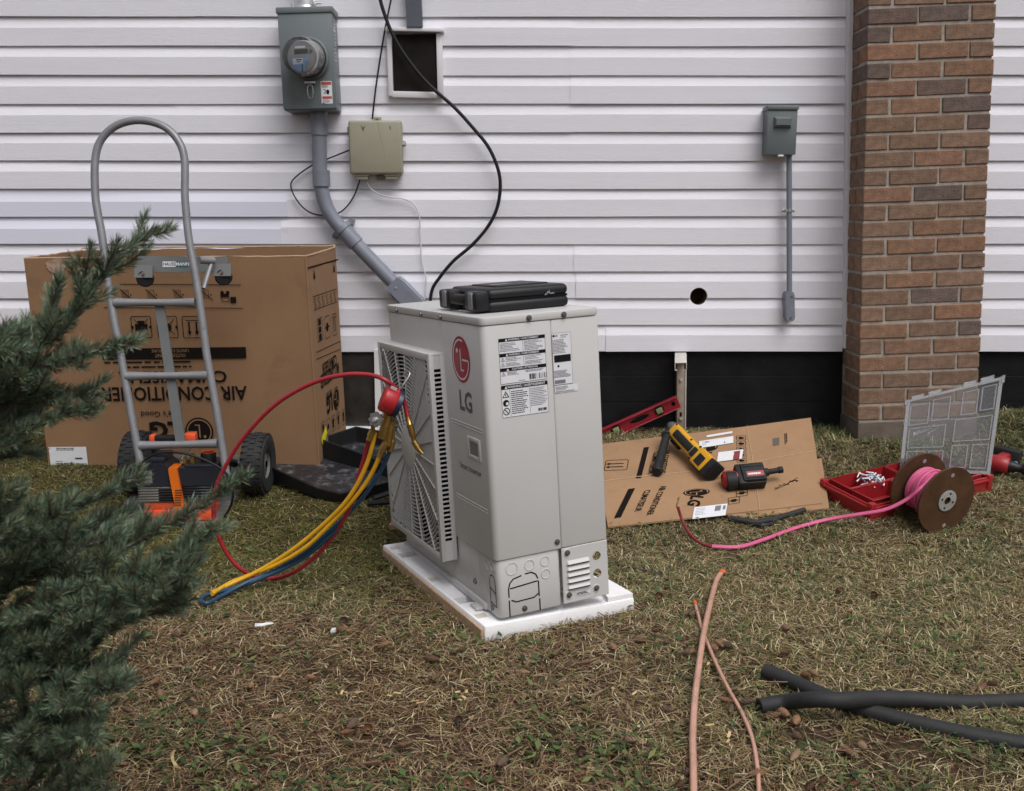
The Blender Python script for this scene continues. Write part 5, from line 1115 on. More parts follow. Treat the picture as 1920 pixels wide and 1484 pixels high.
def sheet_text(s, o, xe, ye, bold=0.02): return obj('printed_lettering', onSheet(unit_text(s, bold), o, xe, ye), M_INKB, top_, smooth=0)
# lettering reads towards the viewer (rotated a quarter turn): origin, end of line, top of letters
sheet_text('AIR CONDITIONER', (1238,913), (1211,968), (1251,911)); sheet_text('CLIMATISEUR', (1208,921), (1189,961), (1221,919))
sheet_text('LG', (1296,929), (1287,948), (1320,932), 0.04); sheet_text("Life's Good", (1271,934), (1267,952), (1275,933), 0.01)
sheet_text('AIR CONDITIONER', (1246,846), (1236,893), (1257,844)); sheet_text('CLIMATISEUR', (1226,849), (1214,890), (1238,847))
sheet_text('LG', (1303,853), (1300,868), (1336,848), 0.04)
m = MB(); rtext_lines(m,0,1,0,1,2,0.3,random.Random(41),1.0); obj('printed_lettering', onSheet(m, (1470,814), (1471,836), (1476,813)), M_INKB, top_, smooth=0)
m = MB(); m.rect2(0,1,0,1); obj('printed_bar', onSheet(m, (1207,840), (1192,898), (1217,839)), M_INKB, top_, smooth=0)
m = MB(); m.rect2(0,1,0,1); obj('printed_bar', onSheet(m, (1178,918), (1151,973), (1191,916)), M_INKB, top_, smooth=0)
def sheet_mark(cx, cy, rx, ry):
    dk, mk = MB(), MB(); lg_mark(dk, mk, 1.0); f = Matrix.Rotation(-math.pi/2,4,'Z')
    k = lambda mb, d: onSheet(mb.xf(f), (cx,cy), (cx+rx,cy-2), (cx-ry*0.15,cy-ry), d)
    o = obj('printed_emblem', k(dk,0.0015), M_INKB, top_, smooth=0); obj('emblem_strokes', k(mk,0.0021), M_CARDF, o, smooth=0)
sheet_mark(1306,924,25,6.5); sheet_mark(1322,840,24,8)
m = MB(); m.rrect2(0,1,0,1,0.03,0.12); m.rect2(0.2,0.8,0.3,0.36); m.rect2(0.2,0.8,0.6,0.66); m.add([(0.2,0.22,0),(0.2,0.44,0),(0.05,0.33,0)],[(0,1,2)]); m.add([(0.2,0.52,0),(0.2,0.74,0),(0.05,0.63,0)],[(0,1,2)])
obj('printed_icon', onSheet(m, (1132,884), (1176,882), (1136,864)), M_INKB, top_, smooth=0)
for i in range(5):
    y_ = 818+i*10.6; m = MB(); m.rrect2(0,1,0,1,0.05,0.1); m.add([(0.15,0.5,0),(0.4,0.8,0),(0.8,0.6,0),(0.8,0.35,0),(0.4,0.2,0)],[(0,1,2,3,4)]); obj('printed_icon', onSheet(m, (1381+i*0.3,y_+8.5), (1399+i*0.3,y_+8), (1380+i*0.3,y_)), M_INKB, top_, smooth=0)
for a in ((1365,935),(1380,921)):
    m = MB(); m.rrect2(0,1,0,1,0.05,0.1); m.rect2(0.3,0.7,0.3,0.7); m.rect2(0.1,0.9,0.44,0.56); obj('printed_icon', onSheet(m, (a[0],a[1]+12), (a[0]+22,a[1]+9), (a[0],a[1])), M_INKB, top_, smooth=0)
m = MB(); m.rect2(0,1,0,1); obj('printed_block', onSheet(m, (1449,837), (1461,835), (1449,823)), mat('grey_print', (0.1,0.085,0.07), 0.7), top_, smooth=0)
m = MB(); r_ = random.Random(6)
for i in range(16):
    x, y = i/16, 0.25+0.45*i/16+r_.uniform(-0.12,0.12); m.line2(x,y,x+r_.uniform(0.04,0.1),y+r_.uniform(-0.25,0.25),0.05)
m.line2(0,0.1,0.6,0.45,0.04); m.line2(0.4,0.35,1,0.95,0.05); obj('printed_sketch', onSheet(m, (1452,921), (1496,911), (1452,906)), M_INKB, top_, smooth=0)
def paper(c00, c10, c01, name, d=0.003, material=None):
    m = MB(); m.rect2(0,1,0,1); o = obj(name, onSheet(m, c00, c10, c01, d), material or M_PAPER, flat, smooth=0); return o
def paper_print(o, c00, c10, c01, seed, mode):
    m = MB(); r = random.Random(seed)
    if mode == 0: rtext_lines(m,0.08,0.35,0.2,0.85,5,0.035,r); m.rect2(0.62,0.66,0.15,0.8); m.rect2(0.72,0.76,0.15,0.85); m.rect2(0.40,0.43,0.3,0.8); m.rect2(0.18,0.30,0.62,0.76)
    else: rtext_lines(m,0.06,0.5,0.25,0.9,5,0.03,r); m.rect2(0.64,0.82,0.45,0.9); m.rect2(0.88,0.96,0.5,0.85)
    obj('label_print', onSheet(m, c00, c10, c01, 0.0036), M_GREYINK, o, smooth=0)
c = ((1311,842),(1375,832),(1311,829)); paper_print(paper(*c,'shipping_label'), *c, 1, 0)
paper((1325,822),(1373,814),(1325,818),'shipping_label')
c = ((1344,868),(1391,862),(1347,850)); ps = paper(*c,'document_sleeve',0.0035); paper_print(ps, *c, 2, 1)
m = MB(); m.rect2(0,1,0,1); obj('red_card', onSheet(m, (1374,865), (1386,863), (1376,849), 0.0042), mat('dark_red_card', (0.2,0.02,0.03), 0.4), ps, smooth=0)
c = ((1298,975),(1360,968),(1302,953)); paper_print(paper(*c,'shipping_label'), *c, 3, 1)
# black rubber hose scraps under the carton edge
hs_ = spline([G(1368,972,0.014),G(1395,977,0.014),G(1420,980,0.012),G(1450,974,0.012),G(1478,966,0.014),G(1508,957,0.014)], 5)
obj('hose_scrap', MB().tube(hs_, 0.0105, 10), M_INSUL, None, 'black foam hose scrap half hidden under the edge of flattened carton', 'hose', smooth=80)
obj('tape_scrap', MB().tube(spline([G(1408,983,0.008),G(1430,986,0.012),G(1455,981,0.008)],4), [0.006]*4+[0.008]*4+[0.004], 6), M_BLKP, None, 'small black plastic scrap on grass beside the hose scrap', 'scrap')

# ---------------------------------------------------------------- yellow angle drill
def sheet_pt(px, py, h): s, t = ST(px, py); return SH(s, t, h)
a0, a1 = sheet_pt(1264,840,0.070), sheet_pt(1334,902,0.040)
DX = (a1-a0); DLn = DX.length; DMx = FR(a0, DX, V3((0.5,0.5,0.9)))      # local x along body, z about towards viewer
dr = thing('angle_drill', 'yellow and black cordless angle drill with side handle on the flattened carton', 'power tool', DMx)
bd = MB().rbox(0.0, DLn*0.80, -0.028, 0.028, -0.027, 0.027, 0.012, 3).rbox(DLn*0.68, DLn*0.95, -0.035, 0.035, -0.031, 0.031, 0.008, 2)
bo = obj('body', bd, M_DWY, dr)
obj('rubber_grip', MB().rbox(DLn*0.12, DLn*0.62, -0.019, 0.016, 0.010, 0.0310, 0.009, 2), M_TOOLB, bo); obj('rubber_grip', MB().rbox(DLn*0.60, DLn*0.70, -0.020, 0.018, 0.012, 0.0335, 0.006, 2), M_TOOLB, bo)
obj('grip_line', MB().rbox(DLn*0.595, DLn*0.61, -0.019, 0.017, 0.020, 0.0325, 0.001, 1), mat('tan_line', (0.32,0.25,0.1), 0.5), bo)
obj('trigger', MB().rbox(DLn*0.10, DLn*0.30, -0.042, -0.024, -0.012, 0.012, 0.006), M_TOOLB, dr)
obj('badge', MB().rbox(DLn*0.76, DLn*0.90, -0.024, 0.016, 0.0315, 0.0335, 0.003, 1), M_TOOLB, bo)
bt = obj('battery', MB().rbox(DLn*0.94, DLn*1.04, -0.037, 0.036, -0.034, 0.028, 0.006), M_TOOLB, dr)
for i in range(5): obj('vent', MB().rbox(DLn*(0.70+i*0.045), DLn*(0.72+i*0.045), -0.0390, -0.0375, -0.015, 0.012, 0.0004, 1), M_TOOLB, bo)
for x_, y_ in ((0.05,0.022),(0.45,0.023),(0.05,-0.023),(0.66,0.030),(0.66,-0.030)): obj('screw', MB().cyl((DLn*x_,y_,0.020),(DLn*x_,y_,0.026),0.0045,n=8), M_TOOLB, bo)
hd_ = obj('gear_head', MB().lathe([(0.024,0.012),(0.027,0.0),(0.027,-0.012),(0.022,-0.030),(0.014,-0.044),(0.0005,-0.046)], (0,0,0), (1,0,0), 20), M_SCREW, dr)
DI = DMx.inverted()
q0, q1 = DI @ sheet_pt(1250,842,0.06), DI @ sheet_pt(1232,894,0.022)
obj('side_handle', MB().tube([q0+(q1-q0)*t for t in (-0.28,-0.1,0.0,0.04,0.06,0.3,0.6,0.9,1.0,1.04)], [0.010,0.010,0.018,0.022,0.016,0.0155,0.017,0.016,0.021,0.017], 14), M_TOOLB, dr)
obj('handle_stripe', MB().tube([q0+(q1-q0)*0.42+V3((0.010,0,0.0145)), q0+(q1-q0)*0.72+V3((0.010,0,0.0145))], 0.004, 8), M_DWY, dr)
wq = [DI @ OY(x,y,a0.y-0.03) for x, y in ((1243,834),(1243,812),(1262,813),(1274,818))]; obj('wire_guard', MB().tube(spline(wq,4), 0.003, 6), M_TOOLB, dr)

# ---------------------------------------------------------------- red and black cordless tool
b0, b1 = sheet_pt(1360,916,0.033), sheet_pt(1436,911,0.036)
RX = b1-b0; RL = RX.length; RM = FR(b0, RX, V3((0.0,0.75,0.65)))
rt_ = thing('cordless_tool', 'red and black cordless tool with battery facing up on the flattened carton', 'power tool', RM)
obj('motor_head', MB().lathe([(0.0005,-0.012),(0.022,-0.012),(0.031,-0.004),(0.033,0.012),(0.030,0.034),(0.028,0.05)], (0,0,-0.002), (1,0,0), 24), mat('tool_dark_red', srgb(150,30,34), 0.5, var=0.2, vscale=40), rt_)
obj('head_grip', MB().lathe([(0.0345,-0.002),(0.0355,0.010),(0.0335,0.034),(0.030,0.034),(0.030,-0.002)], (0,-0.010,0.002), (1,0,0), 24), M_TOOLB, rt_)
obj('collar', MB().rbox(RL*0.24, RL*0.46, -0.042, 0.046, -0.030, 0.028, 0.008), M_TOOLB, rt_)
bt = obj('battery', MB().rbox(RL*0.36, RL*0.94, -0.034, 0.040, -0.024, 0.036, 0.007), M_TOOLB, rt_)
for y_ in (-0.036, 0.038): obj('battery_rail', MB().rbox(RL*0.30, RL*0.92, y_-0.004, y_+0.004, -0.02, 0.024, 0.003), M_TOOLB, bt)
obj('battery_ridge', MB().rbox(RL*0.42,RL*0.88,0.022,0.030,0.034,0.039,0.002).rbox(RL*0.42,RL*0.88,-0.028,-0.021,0.034,0.039,0.002), M_TOOLB, bt)
lb_ = obj('battery_label', MB().rect2(RL*0.46,RL*0.88,-0.019,0.002).xf(Matrix.Translation((0,0,0.0366))), M_MRED, bt, smooth=0)
tx = MB(); rtext_lines(tx,0,1,0,1,1,0.7,random.Random(42),1.0); tx.v = [(RL*(0.49+0.36*x), -0.014+0.010*y, 0.0372) for x, y, z in tx.v]; obj('label_lettering', tx, M_PAPER, lb_, smooth=0)
obj('nozzle', MB().lathe([(0.017,0.0),(0.015,0.02),(0.0105,0.024),(0.0100,0.058),(0.0125,0.060),(0.0125,0.075),(0.009,0.076)], (RL*0.93,0.014,0.0), (1,0.10,0.0), 16), M_TOOLB, rt_)

# ---------------------------------------------------------------- red parts organizer with clear lid
A_, C_ = G(1538,929), G(1852,920)
_ac = V3((C_.x-A_.x, C_.y-A_.y, 0)); _w = 0.24; _th = math.atan2(_ac.y, _ac.x)-math.acos(_w/_ac.length)
B_ = A_+V3((math.cos(_th)*_w, math.sin(_th)*_w, 0)); D_ = A_+C_-B_
for _p in (B_, D_): _p.z = gz(_p.x, _p.y)
oc = (A_+B_+C_+D_)/4; ex = (B_-A_+C_-D_).normalized(); ey_ = (D_-A_+C_-B_); OWx = ((B_-A_).length+(C_-D_).length)/2; OD = ey_.length/2
OM = FR(A_+V3((0,0,-0.004)), ex, ey_); OI = OM.inverted()
org = thing('parts_organizer', 'red parts organizer with clear ribbed lid standing open on the grass', 'organizer', OM)
OH = 0.062
sh_ = MB().rbox(0,OWx,0,0.006,0,OH,0.002).rbox(0,OWx,OD-0.006,OD,0,OH,0.002).rbox(0,0.006,0.0061,OD-0.0061,0,OH,0.002).rbox(OWx-0.006,OWx,0.0061,OD-0.0061,0,OH,0.002).rbox(0.006,OWx-0.006,0.006,OD-0.006,0,0.005,0.001)
tr2 = obj('tray', sh_, M_ORG, org)
rimm = MB()
for x0,x1,y0,y1 in ((-0.006,OWx+0.006,-0.006,0.004),(-0.006,OWx+0.006,OD-0.004,OD+0.006),(-0.006,0.004,0.0041,OD-0.0041),(OWx-0.004,OWx+0.006,0.0041,OD-0.0041)): rimm.rbox(x0,x1,y0,y1,OH-0.016,OH-0.008,0.002)
obj('tray_rim', rimm, M_ORG, tr2)
for x_, y_ in ((-0.006,-0.006),(OWx-0.018,-0.006),(-0.006,OD-0.018),(OWx-0.018,OD-0.018)): obj('corner_post', MB().rbox(x_,x_+0.024,y_,y_+0.024,0.0,OH+0.008,0.005), M_ORG, tr2)
nb = [(0.02,0.02,0.46,0.24),(0.02,0.26,0.46,0.48),(0.02,0.50,0.46,0.74),(0.02,0.76,0.46,0.97),(0.50,0.02,0.98,0.34),(0.50,0.36,0.98,0.66),(0.50,0.68,0.98,0.97)]
for i, (x0,y0,x1,y1) in enumerate(nb):
    x0, x1, y0, y1 = 0.012+x0*(OWx-0.024), 0.012+x1*(OWx-0.024), 0.012+y0*(OD-0.024), 0.012+y1*(OD-0.024); h = OH+0.010
    b = MB().box(x0,x1,y0,y0+0.003,0.012,h).box(x0,x1,y1-0.003,y1,0.012,h).box(x0,x0+0.003,y0+0.003,y1-0.003,0.012,h).box(x1-0.003,x1,y0+0.003,y1-0.003,0.012,h).box(x0+0.003,x1-0.003,y0+0.003,y1-0.003,0.012,0.016)
    b.rbox(x0-0.003,x1+0.003,y0-0.003,y0+0.003,h-0.004,h,0.001,1).rbox(x0-0.003,x1+0.003,y1-0.003,y1+0.003,h-0.004,h,0.001,1).rbox(x0-0.003,x0+0.003,y0+0.0031,y1-0.0031,h-0.004,h,0.001,1).rbox(x1-0.003,x1+0.003,y0+0.0031,y1-0.0031,h-0.004,h,0.001,1)
    obj('bin', b, M_ORG, org)
# wall anchors heaped in one bin (too many to count)
r_ = random.Random(12); an = MB(); acx, acy = [(OI @ G(1633,903,0.055))[k] for k in (0,1)]
for k, (mm, n_) in enumerate(((M_WHITE,40),(M_BLUEG,22))):
    an = MB()
    for i in range(n_):
        p = V3((acx+r_.gauss(0,0.022), acy+r_.gauss(0,0.020), OH-0.010+r_.uniform(0,0.026))); d = V3((r_.uniform(-1,1),r_.uniform(-1,1),r_.uniform(-0.5,0.5))).normalized()*0.014
        an.cyl(p-d, p+d, 0.0032, 0.0018, 6)
    obj('wall_anchors', an, mm, None, ('small white plastic anchors' if k == 0 else 'small blue plastic anchors')+' heaped in a bin of the red organizer', 'anchors', kind='stuff', M=OM)
# clear lid: corners
lC, lD = C_+V3((0,0,0.058)), OY(1686,880,C_.y+0.08); lTC, lTD = OY(1880,707,C_.y+0.07), OY(1699,752,C_.y+0.14)
def LD(s, t, d=0.0):
    p = lD.lerp(lC, s).lerp(lTD.lerp(lTC, s), t); n = (lC-lD).cross(lTD-lD).normalized(); return OI @ (p + n*d)
def lidmap(mb): return mb.map(lambda v: LD(v.x, v.y, v.z))
def lgrid(x0,x1,y0,y1,z,n=1): return MB().add([(x0,y0,z),(x1,y0,z),(x1,y1,z),(x0,y1,z)], [(0,1,2,3)])
lidp = MB(); lidp.box(0.02,0.98,0.01,0.985,-0.001,0.001)
lid_ = obj('clear_lid', lidmap(lidp), M_CLEAR, org, smooth=0)
def lframe(x0,x1,y0,y1,w,z0,z1):
    kx, ky = w/((lC-lD).length), w/((lTC-lC).length); m = MB()
    m.box(x0,x1,y0,y0+ky,z0,z1); m.box(x0,x1,y1-ky,y1,z0,z1); m.box(x0,x0+kx,y0+ky,y1-ky,z0,z1); m.box(x1-kx,x1,y0+ky,y1-ky,z0,z1); return m
obj('lid_rim', lidmap(lframe(0,1,0,1,0.012,-0.014,0.016)), M_CLEAR2, lid_, smooth=20)
cells = [(0.05,0.26,0.62,0.90),(0.29,0.48,0.64,0.92),(0.60,0.77,0.66,0.93),(0.80,0.95,0.68,0.94),(0.55,0.95,0.36,0.62),(0.06,0.46,0.30,0.58),(0.55,0.73,0.06,0.32),(0.77,0.95,0.06,0.32),(0.06,0.27,0.05,0.26),(0.30,0.47,0.05,0.26)]
for x0,x1,y0,y1 in cells:
    cl = obj('lid_pocket', lidmap(lframe(x0,x1,y0,y1,0.0035,-0.010,0.008)), M_CLEAR2, lid_, smooth=20)
    hx = MB(); nx_ = max(4,int((x1-x0)/0.030)); ny_ = max(4,int((y1-y0)/0.035))
    for i in range(-ny_, nx_+1):
        for sg in (1,-1):
            xa, ya, xb, yb = x0+i*(x1-x0)/nx_, (y0 if sg > 0 else y1), x0+(i+ny_)*(x1-x0)/nx_, (y1 if sg > 0 else y0)
            ta = max(0,(x0-xa)/(xb-xa)); tb2 = min(1,(x1-xa)/(xb-xa))
            if tb2 > ta: p, q = V3((xa+(xb-xa)*ta, ya+(yb-ya)*ta, -0.010)), V3((xa+(xb-xa)*tb2, ya+(yb-ya)*tb2, -0.010)); d = V3((0.0018,0,0)); hx.add([p-d,p+d,q+d,q-d], [(0,1,2,3)])
    obj('hex_texture', lidmap(hx), M_CLEAR2, cl, smooth=0)
for s in (0.12, 0.30, 0.66, 0.84): obj('lid_latch', lidmap(MB().rbox(s-0.07,s+0.07,0.985,1.045,-0.012,0.012,0.006)), M_CLEAR2, lid_)
for s in (0.0, 1.0): obj('corner_bumper', lidmap(MB().rbox(s-0.02,s+0.02,0.93,1.015,-0.016,0.018,0.006)), M_CLEAR2, lid_)
tl = unit_text('Milwaukee', 0.01); tl.v = [(0.12+0.22*x, 0.46+0.06*y+0.10*x, 0.0016) for x,y,z in tl.v]; obj('lid_lettering', lidmap(tl), M_PAPER, lid_, smooth=0)
lgz = MB(); lgz.add([(0.20,0.44,0.0016),(0.30,0.48,0.0016),(0.28,0.50,0.0016),(0.40,0.56,0.0016),(0.27,0.475,0.0016)],[(0,1,4),(1,2,4),(2,3,4)]); obj('lid_bolt_mark', lidmap(lgz), M_PAPER, lid_, smooth=0)

# ---------------------------------------------------------------- wire spool
sc_ = G(1752, 1004); SR = 0.118
sax = V3((0.38, -0.925, -0.02)).normalized(); SPW = 0.125
cR = OY(1774, 936, -1.06); cR.z = gz(cR.x,cR.y)+SR*0.97; cL_ = cR-sax*SPW
cL_.z = gz(cL_.x, cL_.y)+SR*0.99
sax = (cR-cL_).normalized(); SM = TM((cR+cL_)/2); SI2 = Matrix.Translation(-(cR+cL_)/2)
spool = thing('wire_spool', 'brown cable spool wound with pink cable standing on grass beside red organizer', 'spool', SM)
for c in (cL_, cR):
    d_ = MB().lathe([(0.012,-0.004),(SR-0.001,-0.004),(SR,-0.002),(SR,0.003),(SR-0.001,0.004),(0.012,0.004)], c, sax, 56, close=True)
    dk_ = obj('flange_disc', d_.xf(SI2), M_SPOOL, spool, smooth=40)
    e1 = sax.orthogonal().normalized(); e2 = sax.cross(e1)
    hbm = obj('hub_plate', MB().lathe([(0.014,0.0041),(0.034,0.0041),(0.037,0.0048),(0.037,0.0070),(0.034,0.0078),(0.024,0.0060),(0.014,0.0074)], c, sax, 32, close=True).xf(SI2), M_GALV, dk_)
    for k in range(4):
        p = c+(e1*math.cos(k*1.571+0.5)+e2*math.sin(k*1.571+0.5))*0.026+sax*0.0066; obj('hub_hole', MB().cyl(p, p+sax*0.0012, 0.0036, n=10).xf(SI2), M_DARK, hbm)
    for k, (an_, rr_) in enumerate(((0.9,0.092),(3.9,0.09))):
        p = c+(e1*math.cos(an_)+e2*math.sin(an_))*rr_+sax*0.0042; obj('disc_scuff', MB().lathe([(0.0075,0.0),(0.0005,0.0006)], p, sax, 12).xf(SI2), M_MFACE, dk_)
obj('core', MB().cyl(cL_+sax*0.004, cR-sax*0.004, 0.045, n=28).xf(SI2), M_SPOOL, spool)
coil = []; nt_ = 15
for i in range(nt_*28+1):
    a = 2*math.pi*i/28; f_ = i/(nt_*28); e = (cL_+sax*(0.014+(SPW-0.030)*f_)); q_ = 0.068+0.003*math.sin(f_*21)
    coil.append(e+(e1*math.cos(a)+e2*math.sin(a))*q_)
obj('wound_cable', MB().tube(coil, 0.0052, 6).xf(SI2), M_PINK, spool, smooth=80)
a2 = [cL_+sax*(0.02+(SPW-0.04)*k/13)+(e1*math.cos(0.8*k)+e2*math.sin(0.8*k))*0.076 for k in range(14)]
obj('wound_cable', MB().tube(spline(a2,4), 0.0050, 6).xf(SI2), M_PINK, spool, smooth=80)
t0 = OY(1742,893,cR.y-0.03)
tail = spline([cR-sax*0.055+V3((-0.01,-0.02,0.078)), OY(1727,915,cR.y-0.03), OY(1700,938,cR.y-0.02), G(1660,957,0.085), G(1610,966,0.058), G(1550,976,0.030), G(1490,992,0.016), G(1430,1014,0.016), G(1385,1027,0.015), G(1335,1026,0.015)], 6)
obj('cable_tail', MB().tube(tail, 0.0046, 8).xf(SI2), M_PINK, spool, smooth=80)
obj('cable_tail', MB().tube([p+V3((0.002,0.0080,0.002)) for p in tail[6:]], 0.0040, 8).xf(SI2), M_PINK, spool, smooth=80)
obj('cable_end', MB().tube(spline([tail[-1], G(1312,1018,0.018), G(1292,1000,0.024), OY(1279,975,G(1292,1003).y+0.02), OY(1271,951,G(1292,1003).y+0.03)],5), 0.0050, 8).xf(SI2), M_CABEND, spool, smooth=80)

# ---------------------------------------------------------------- red drill and blue pliers at the right edge
rd0, rd1 = G(1862,868,0.045), G(1930,884,0.045)
RDM = FR(rd0, rd1-rd0, V3((0,1,0.05)))
rdr = thing('red_drill', 'red cordless drill with black chuck lying on grass behind the organizer', 'power tool', RDM)
obj('motor_housing', MB().lathe([(0.0005,-0.03),(0.026,-0.028),(0.031,-0.02),(0.033,0.03),(0.031,0.05),(0.026,0.056)], (0,0,0), (1,0.1,0), 22), M_MRED, rdr)
obj('gear_case', MB().lathe([(0.022,0.055),(0.021,0.075),(0.016,0.082),(0.016,0.10)], (0,0,0), (1,0.1,0), 18), M_BLKP, rdr)
obj('chuck', MB().lathe([(0.018,0.10),(0.022,0.105),(0.022,0.15),(0.012,0.17),(0.004,0.172)], (0,0,0), (1,0.1,0), 18), M_BLKP, rdr)
obj('pistol_grip', MB().rbox(-0.01,0.03,0.02,0.13,-0.022,0.022,0.010), M_MRED, rdr); obj('battery', MB().rbox(-0.04,0.06,0.12,0.17,-0.036,0.036,0.008), M_TOOLB, rdr)
pg = thing('pliers', 'blue-handled pliers lying on grass beside the red drill', 'pliers', TM(G(1850,884)))
PGI = Matrix.Translation(-G(1850,884))
for k, (a, b, c) in enumerate((((1852,882),(1880,875),(1906,868)),((1852,884),(1884,882),(1912,878)))):
    obj('grip', MB().tube(spline([G(*a,0.012),G(*b,0.016),G(*c,0.014)],4), [0.005]+[0.008]*7+[0.006], 8).xf(PGI), M_BLUEG, pg)
obj('jaw', MB().tube([G(1853,883,0.012),G(1842,884,0.010),G(1834,885,0.008)], [0.010,0.009,0.003], 8).xf(PGI), M_SCREW, pg)

# ---------------------------------------------------------------- copper pipes and insulation tubes in front
def ground_tube(name, pts, r, m, label, cat, h=None, n=12, k=6, hollow=False):
    P = spline([G(a,b,(h or r)+0.012+(e[0] if e else 0)) for a,b,*e in pts], k)
    return P
c1 = ground_tube('', [(1353,1074,0.006),(1343,1090,0.004),(1332,1130,0.006),(1320,1185,0.008),(1311,1245,0.012),(1303,1310,0.012),(1299,1380,0.008),(1300,1440,0.004),(1302,1560),(1308,1760)], 0.0075, None, '', '')
cp1 = obj('copper_pipe', MB().tube(c1, 0.0075, 14), M_COPPER, None, 'thicker copper pipe with orange cap running across the lawn over a thinner one', 'pipe', smooth=80)
e = c1[0]; d = (c1[0]-c1[1]).normalized(); cc = obj('end_cap', MB().lathe([(0.0085,-0.010),(0.0088,0.006),(0.007,0.010),(0.0005,0.011)], e-cp1.location, d, 16), M_CAP, cp1)
c2 = ground_tube('', [(1303,1131,0.004),(1308,1150),(1317,1182),(1330,1215),(1346,1252,0.002),(1366,1292),(1390,1335),(1409,1380),(1419,1430),(1423,1490),(1424,1600),(1430,1760)], 0.0045, None, '', '')
cp2 = obj('copper_pipe', MB().tube(c2, 0.0045, 12), M_COPPER, None, 'thinner copper pipe with orange cap lying beside the thicker one on lawn', 'pipe', smooth=80)
e = c2[0]; d = (c2[0]-c2[1]).normalized(); obj('end_cap', MB().lathe([(0.0055,-0.008),(0.0058,0.005),(0.004,0.008),(0.0005,0.0085)], e-cp2.location, d, 14), M_CAP, cp2)
def insul(pts, r, label):
    P = spline(pts, 6); o = obj('insulation_tube', MB().tube(P, r, 18, cap=False).tube([p for p in P], r*0.45, 10, cap=False), M_INSUL, None, label, 'insulation tube', smooth=80)
    for e, q in ((P[0], P[1]), (P[-1], P[-2])):
        d = (e-q).normalized(); obj('cut_end', MB().lathe([(r,0.0),(r*0.92,0.0015),(r*0.5,0.0015),(r*0.45,0.0)], e-o.location, d, 18), M_INSUL, o)
    return o
IR = 0.0175; IG = IR
insul([G(1434,1258,IR),G(1480,1276,IR),G(1530,1298,IR),G(1590,1322,IR),G(1660,1342,IR),G(1750,1364,IR),G(1850,1384,IR),G(1960,1400,IR),G(2200,1420,IR)], IR, 'black foam insulation tube lying underneath another, on bare ground')
insul([G(1424,1325,IR),G(1470,1317,IR+0.004),G(1525,1312,IR+0.036),G(1580,1313,IR+0.042),G(1640,1310,IR+0.024),G(1720,1312,IR+0.006),G(1800,1318,IR),G(1880,1316,IR),G(1960,1312,IR),G(2200,1305,IR)], IR, 'black foam insulation tube crossing over the other with a gentle bend')
rod = spline([G(1128,1052,0.006),G(1160,1060,0.006),G(1195,1066,0.006),G(1240,1076,0.005)], 4)
obj('thin_rod', MB().tube(rod, 0.003, 6), M_SCREW, None, 'thin dark rod on grass running out behind the foam base', 'rod')
sp_ = G(748, 990, 0.004)
obj('cardboard_scrap', MB().prism([(sp_.x-0.032,sp_.y-0.02),(sp_.x+0.06,sp_.y-0.03),(sp_.x+0.06,sp_.y+0.04),(sp_.x-0.012,sp_.y+0.03),(sp_.x-0.03,sp_.y+0.008)], sp_.z, sp_.z+0.016, lambda a,b,c: (a,b,c)), mat('tan_scrap', (0.33,0.19,0.12), 0.8, var=0.15, vscale=30), None, 'tan cardboard scrap on grass just behind the fan guard of the outdoor unit', 'scrap', smooth=20)
# ---------------------------------------------------------------- grass, thatch and litter
def array_mesh(name, verts, tris, cols, material, kind='stuff', label=None, cat=None, parent=None, M=None):
    me = bpy.data.meshes.new(name); nv, nf = len(verts), len(tris)
    me.vertices.add(nv); me.vertices.foreach_set('co', verts.astype(np.float32).ravel())
    me.loops.add(nf*3); me.loops.foreach_set('vertex_index', tris.astype(np.int32).ravel())
    me.polygons.add(nf); me.polygons.foreach_set('loop_start', np.arange(0, nf*3, 3, dtype=np.int32)); me.polygons.foreach_set('loop_total', np.full(nf, 3, np.int32))
    me.polygons.foreach_set('use_smooth', np.ones(nf, bool))
    a = me.color_attributes.new('col', 'FLOAT_COLOR', 'POINT'); a.data.foreach_set('color', np.concatenate([cols, np.ones((nv,1))], 1).astype(np.float32).ravel())
    me.materials.append(material); me.update(calc_edges=True)
    o = bpy.data.objects.new(name, me); COL.objects.link(o)
    if parent is not None: o.parent = parent
    elif M is not None: o.matrix_world = M
    tag(o, label, cat, None, kind); return o
def in_poly(x, y, P):
    r = np.zeros(len(x), bool); n = len(P)
    for i in range(n):
        x0, y0, x1, y1 = P[i][0], P[i][1], P[(i+1) % n][0], P[(i+1) % n][1]
        c = ((y0 > y) != (y1 > y)) & (x < (x1-x0)*(y-y0)/(y1-y0+1e-12)+x0); r ^= c
    return r
def corners(M, x0, x1, y0, y1): return [tuple((M @ V3(c))[:2]) for c in ((x0,y0,0),(x1,y0,0),(x1,y1,0),(x0,y1,0))]
EXC = [corners(FO,-0.004,0.458,-0.004,0.75), corners(BXM,-BL,0,0,BD), corners(OM,-0.004,OWx+0.004,-0.004,OD+0.004),
       [tuple(SH(s,t)[:2]) for s,t in ((0.0,0.012),(1,0.012),(1,0.5),(1,1),(0,1),(0,0.5))],
       [tuple(p[:2]) for p in (tl,tr_,tfr,tfl)] if False else [tuple(G(*q)[:2]) for q in ((258,918),(452,918),(408,986),(200,986))],
       [tuple(G(*q)[:2]) for q in ((474,900),(520,875),(588,870),(705,902),(748,918),(738,930),(640,949),(596,941))],
       [tuple(G(*q)[:2]) for q in ((592,863),(668,844),(738,854),(758,880),(748,910),(700,893))], corners(CH,-0.01,0.5,-0.01,0.3)]
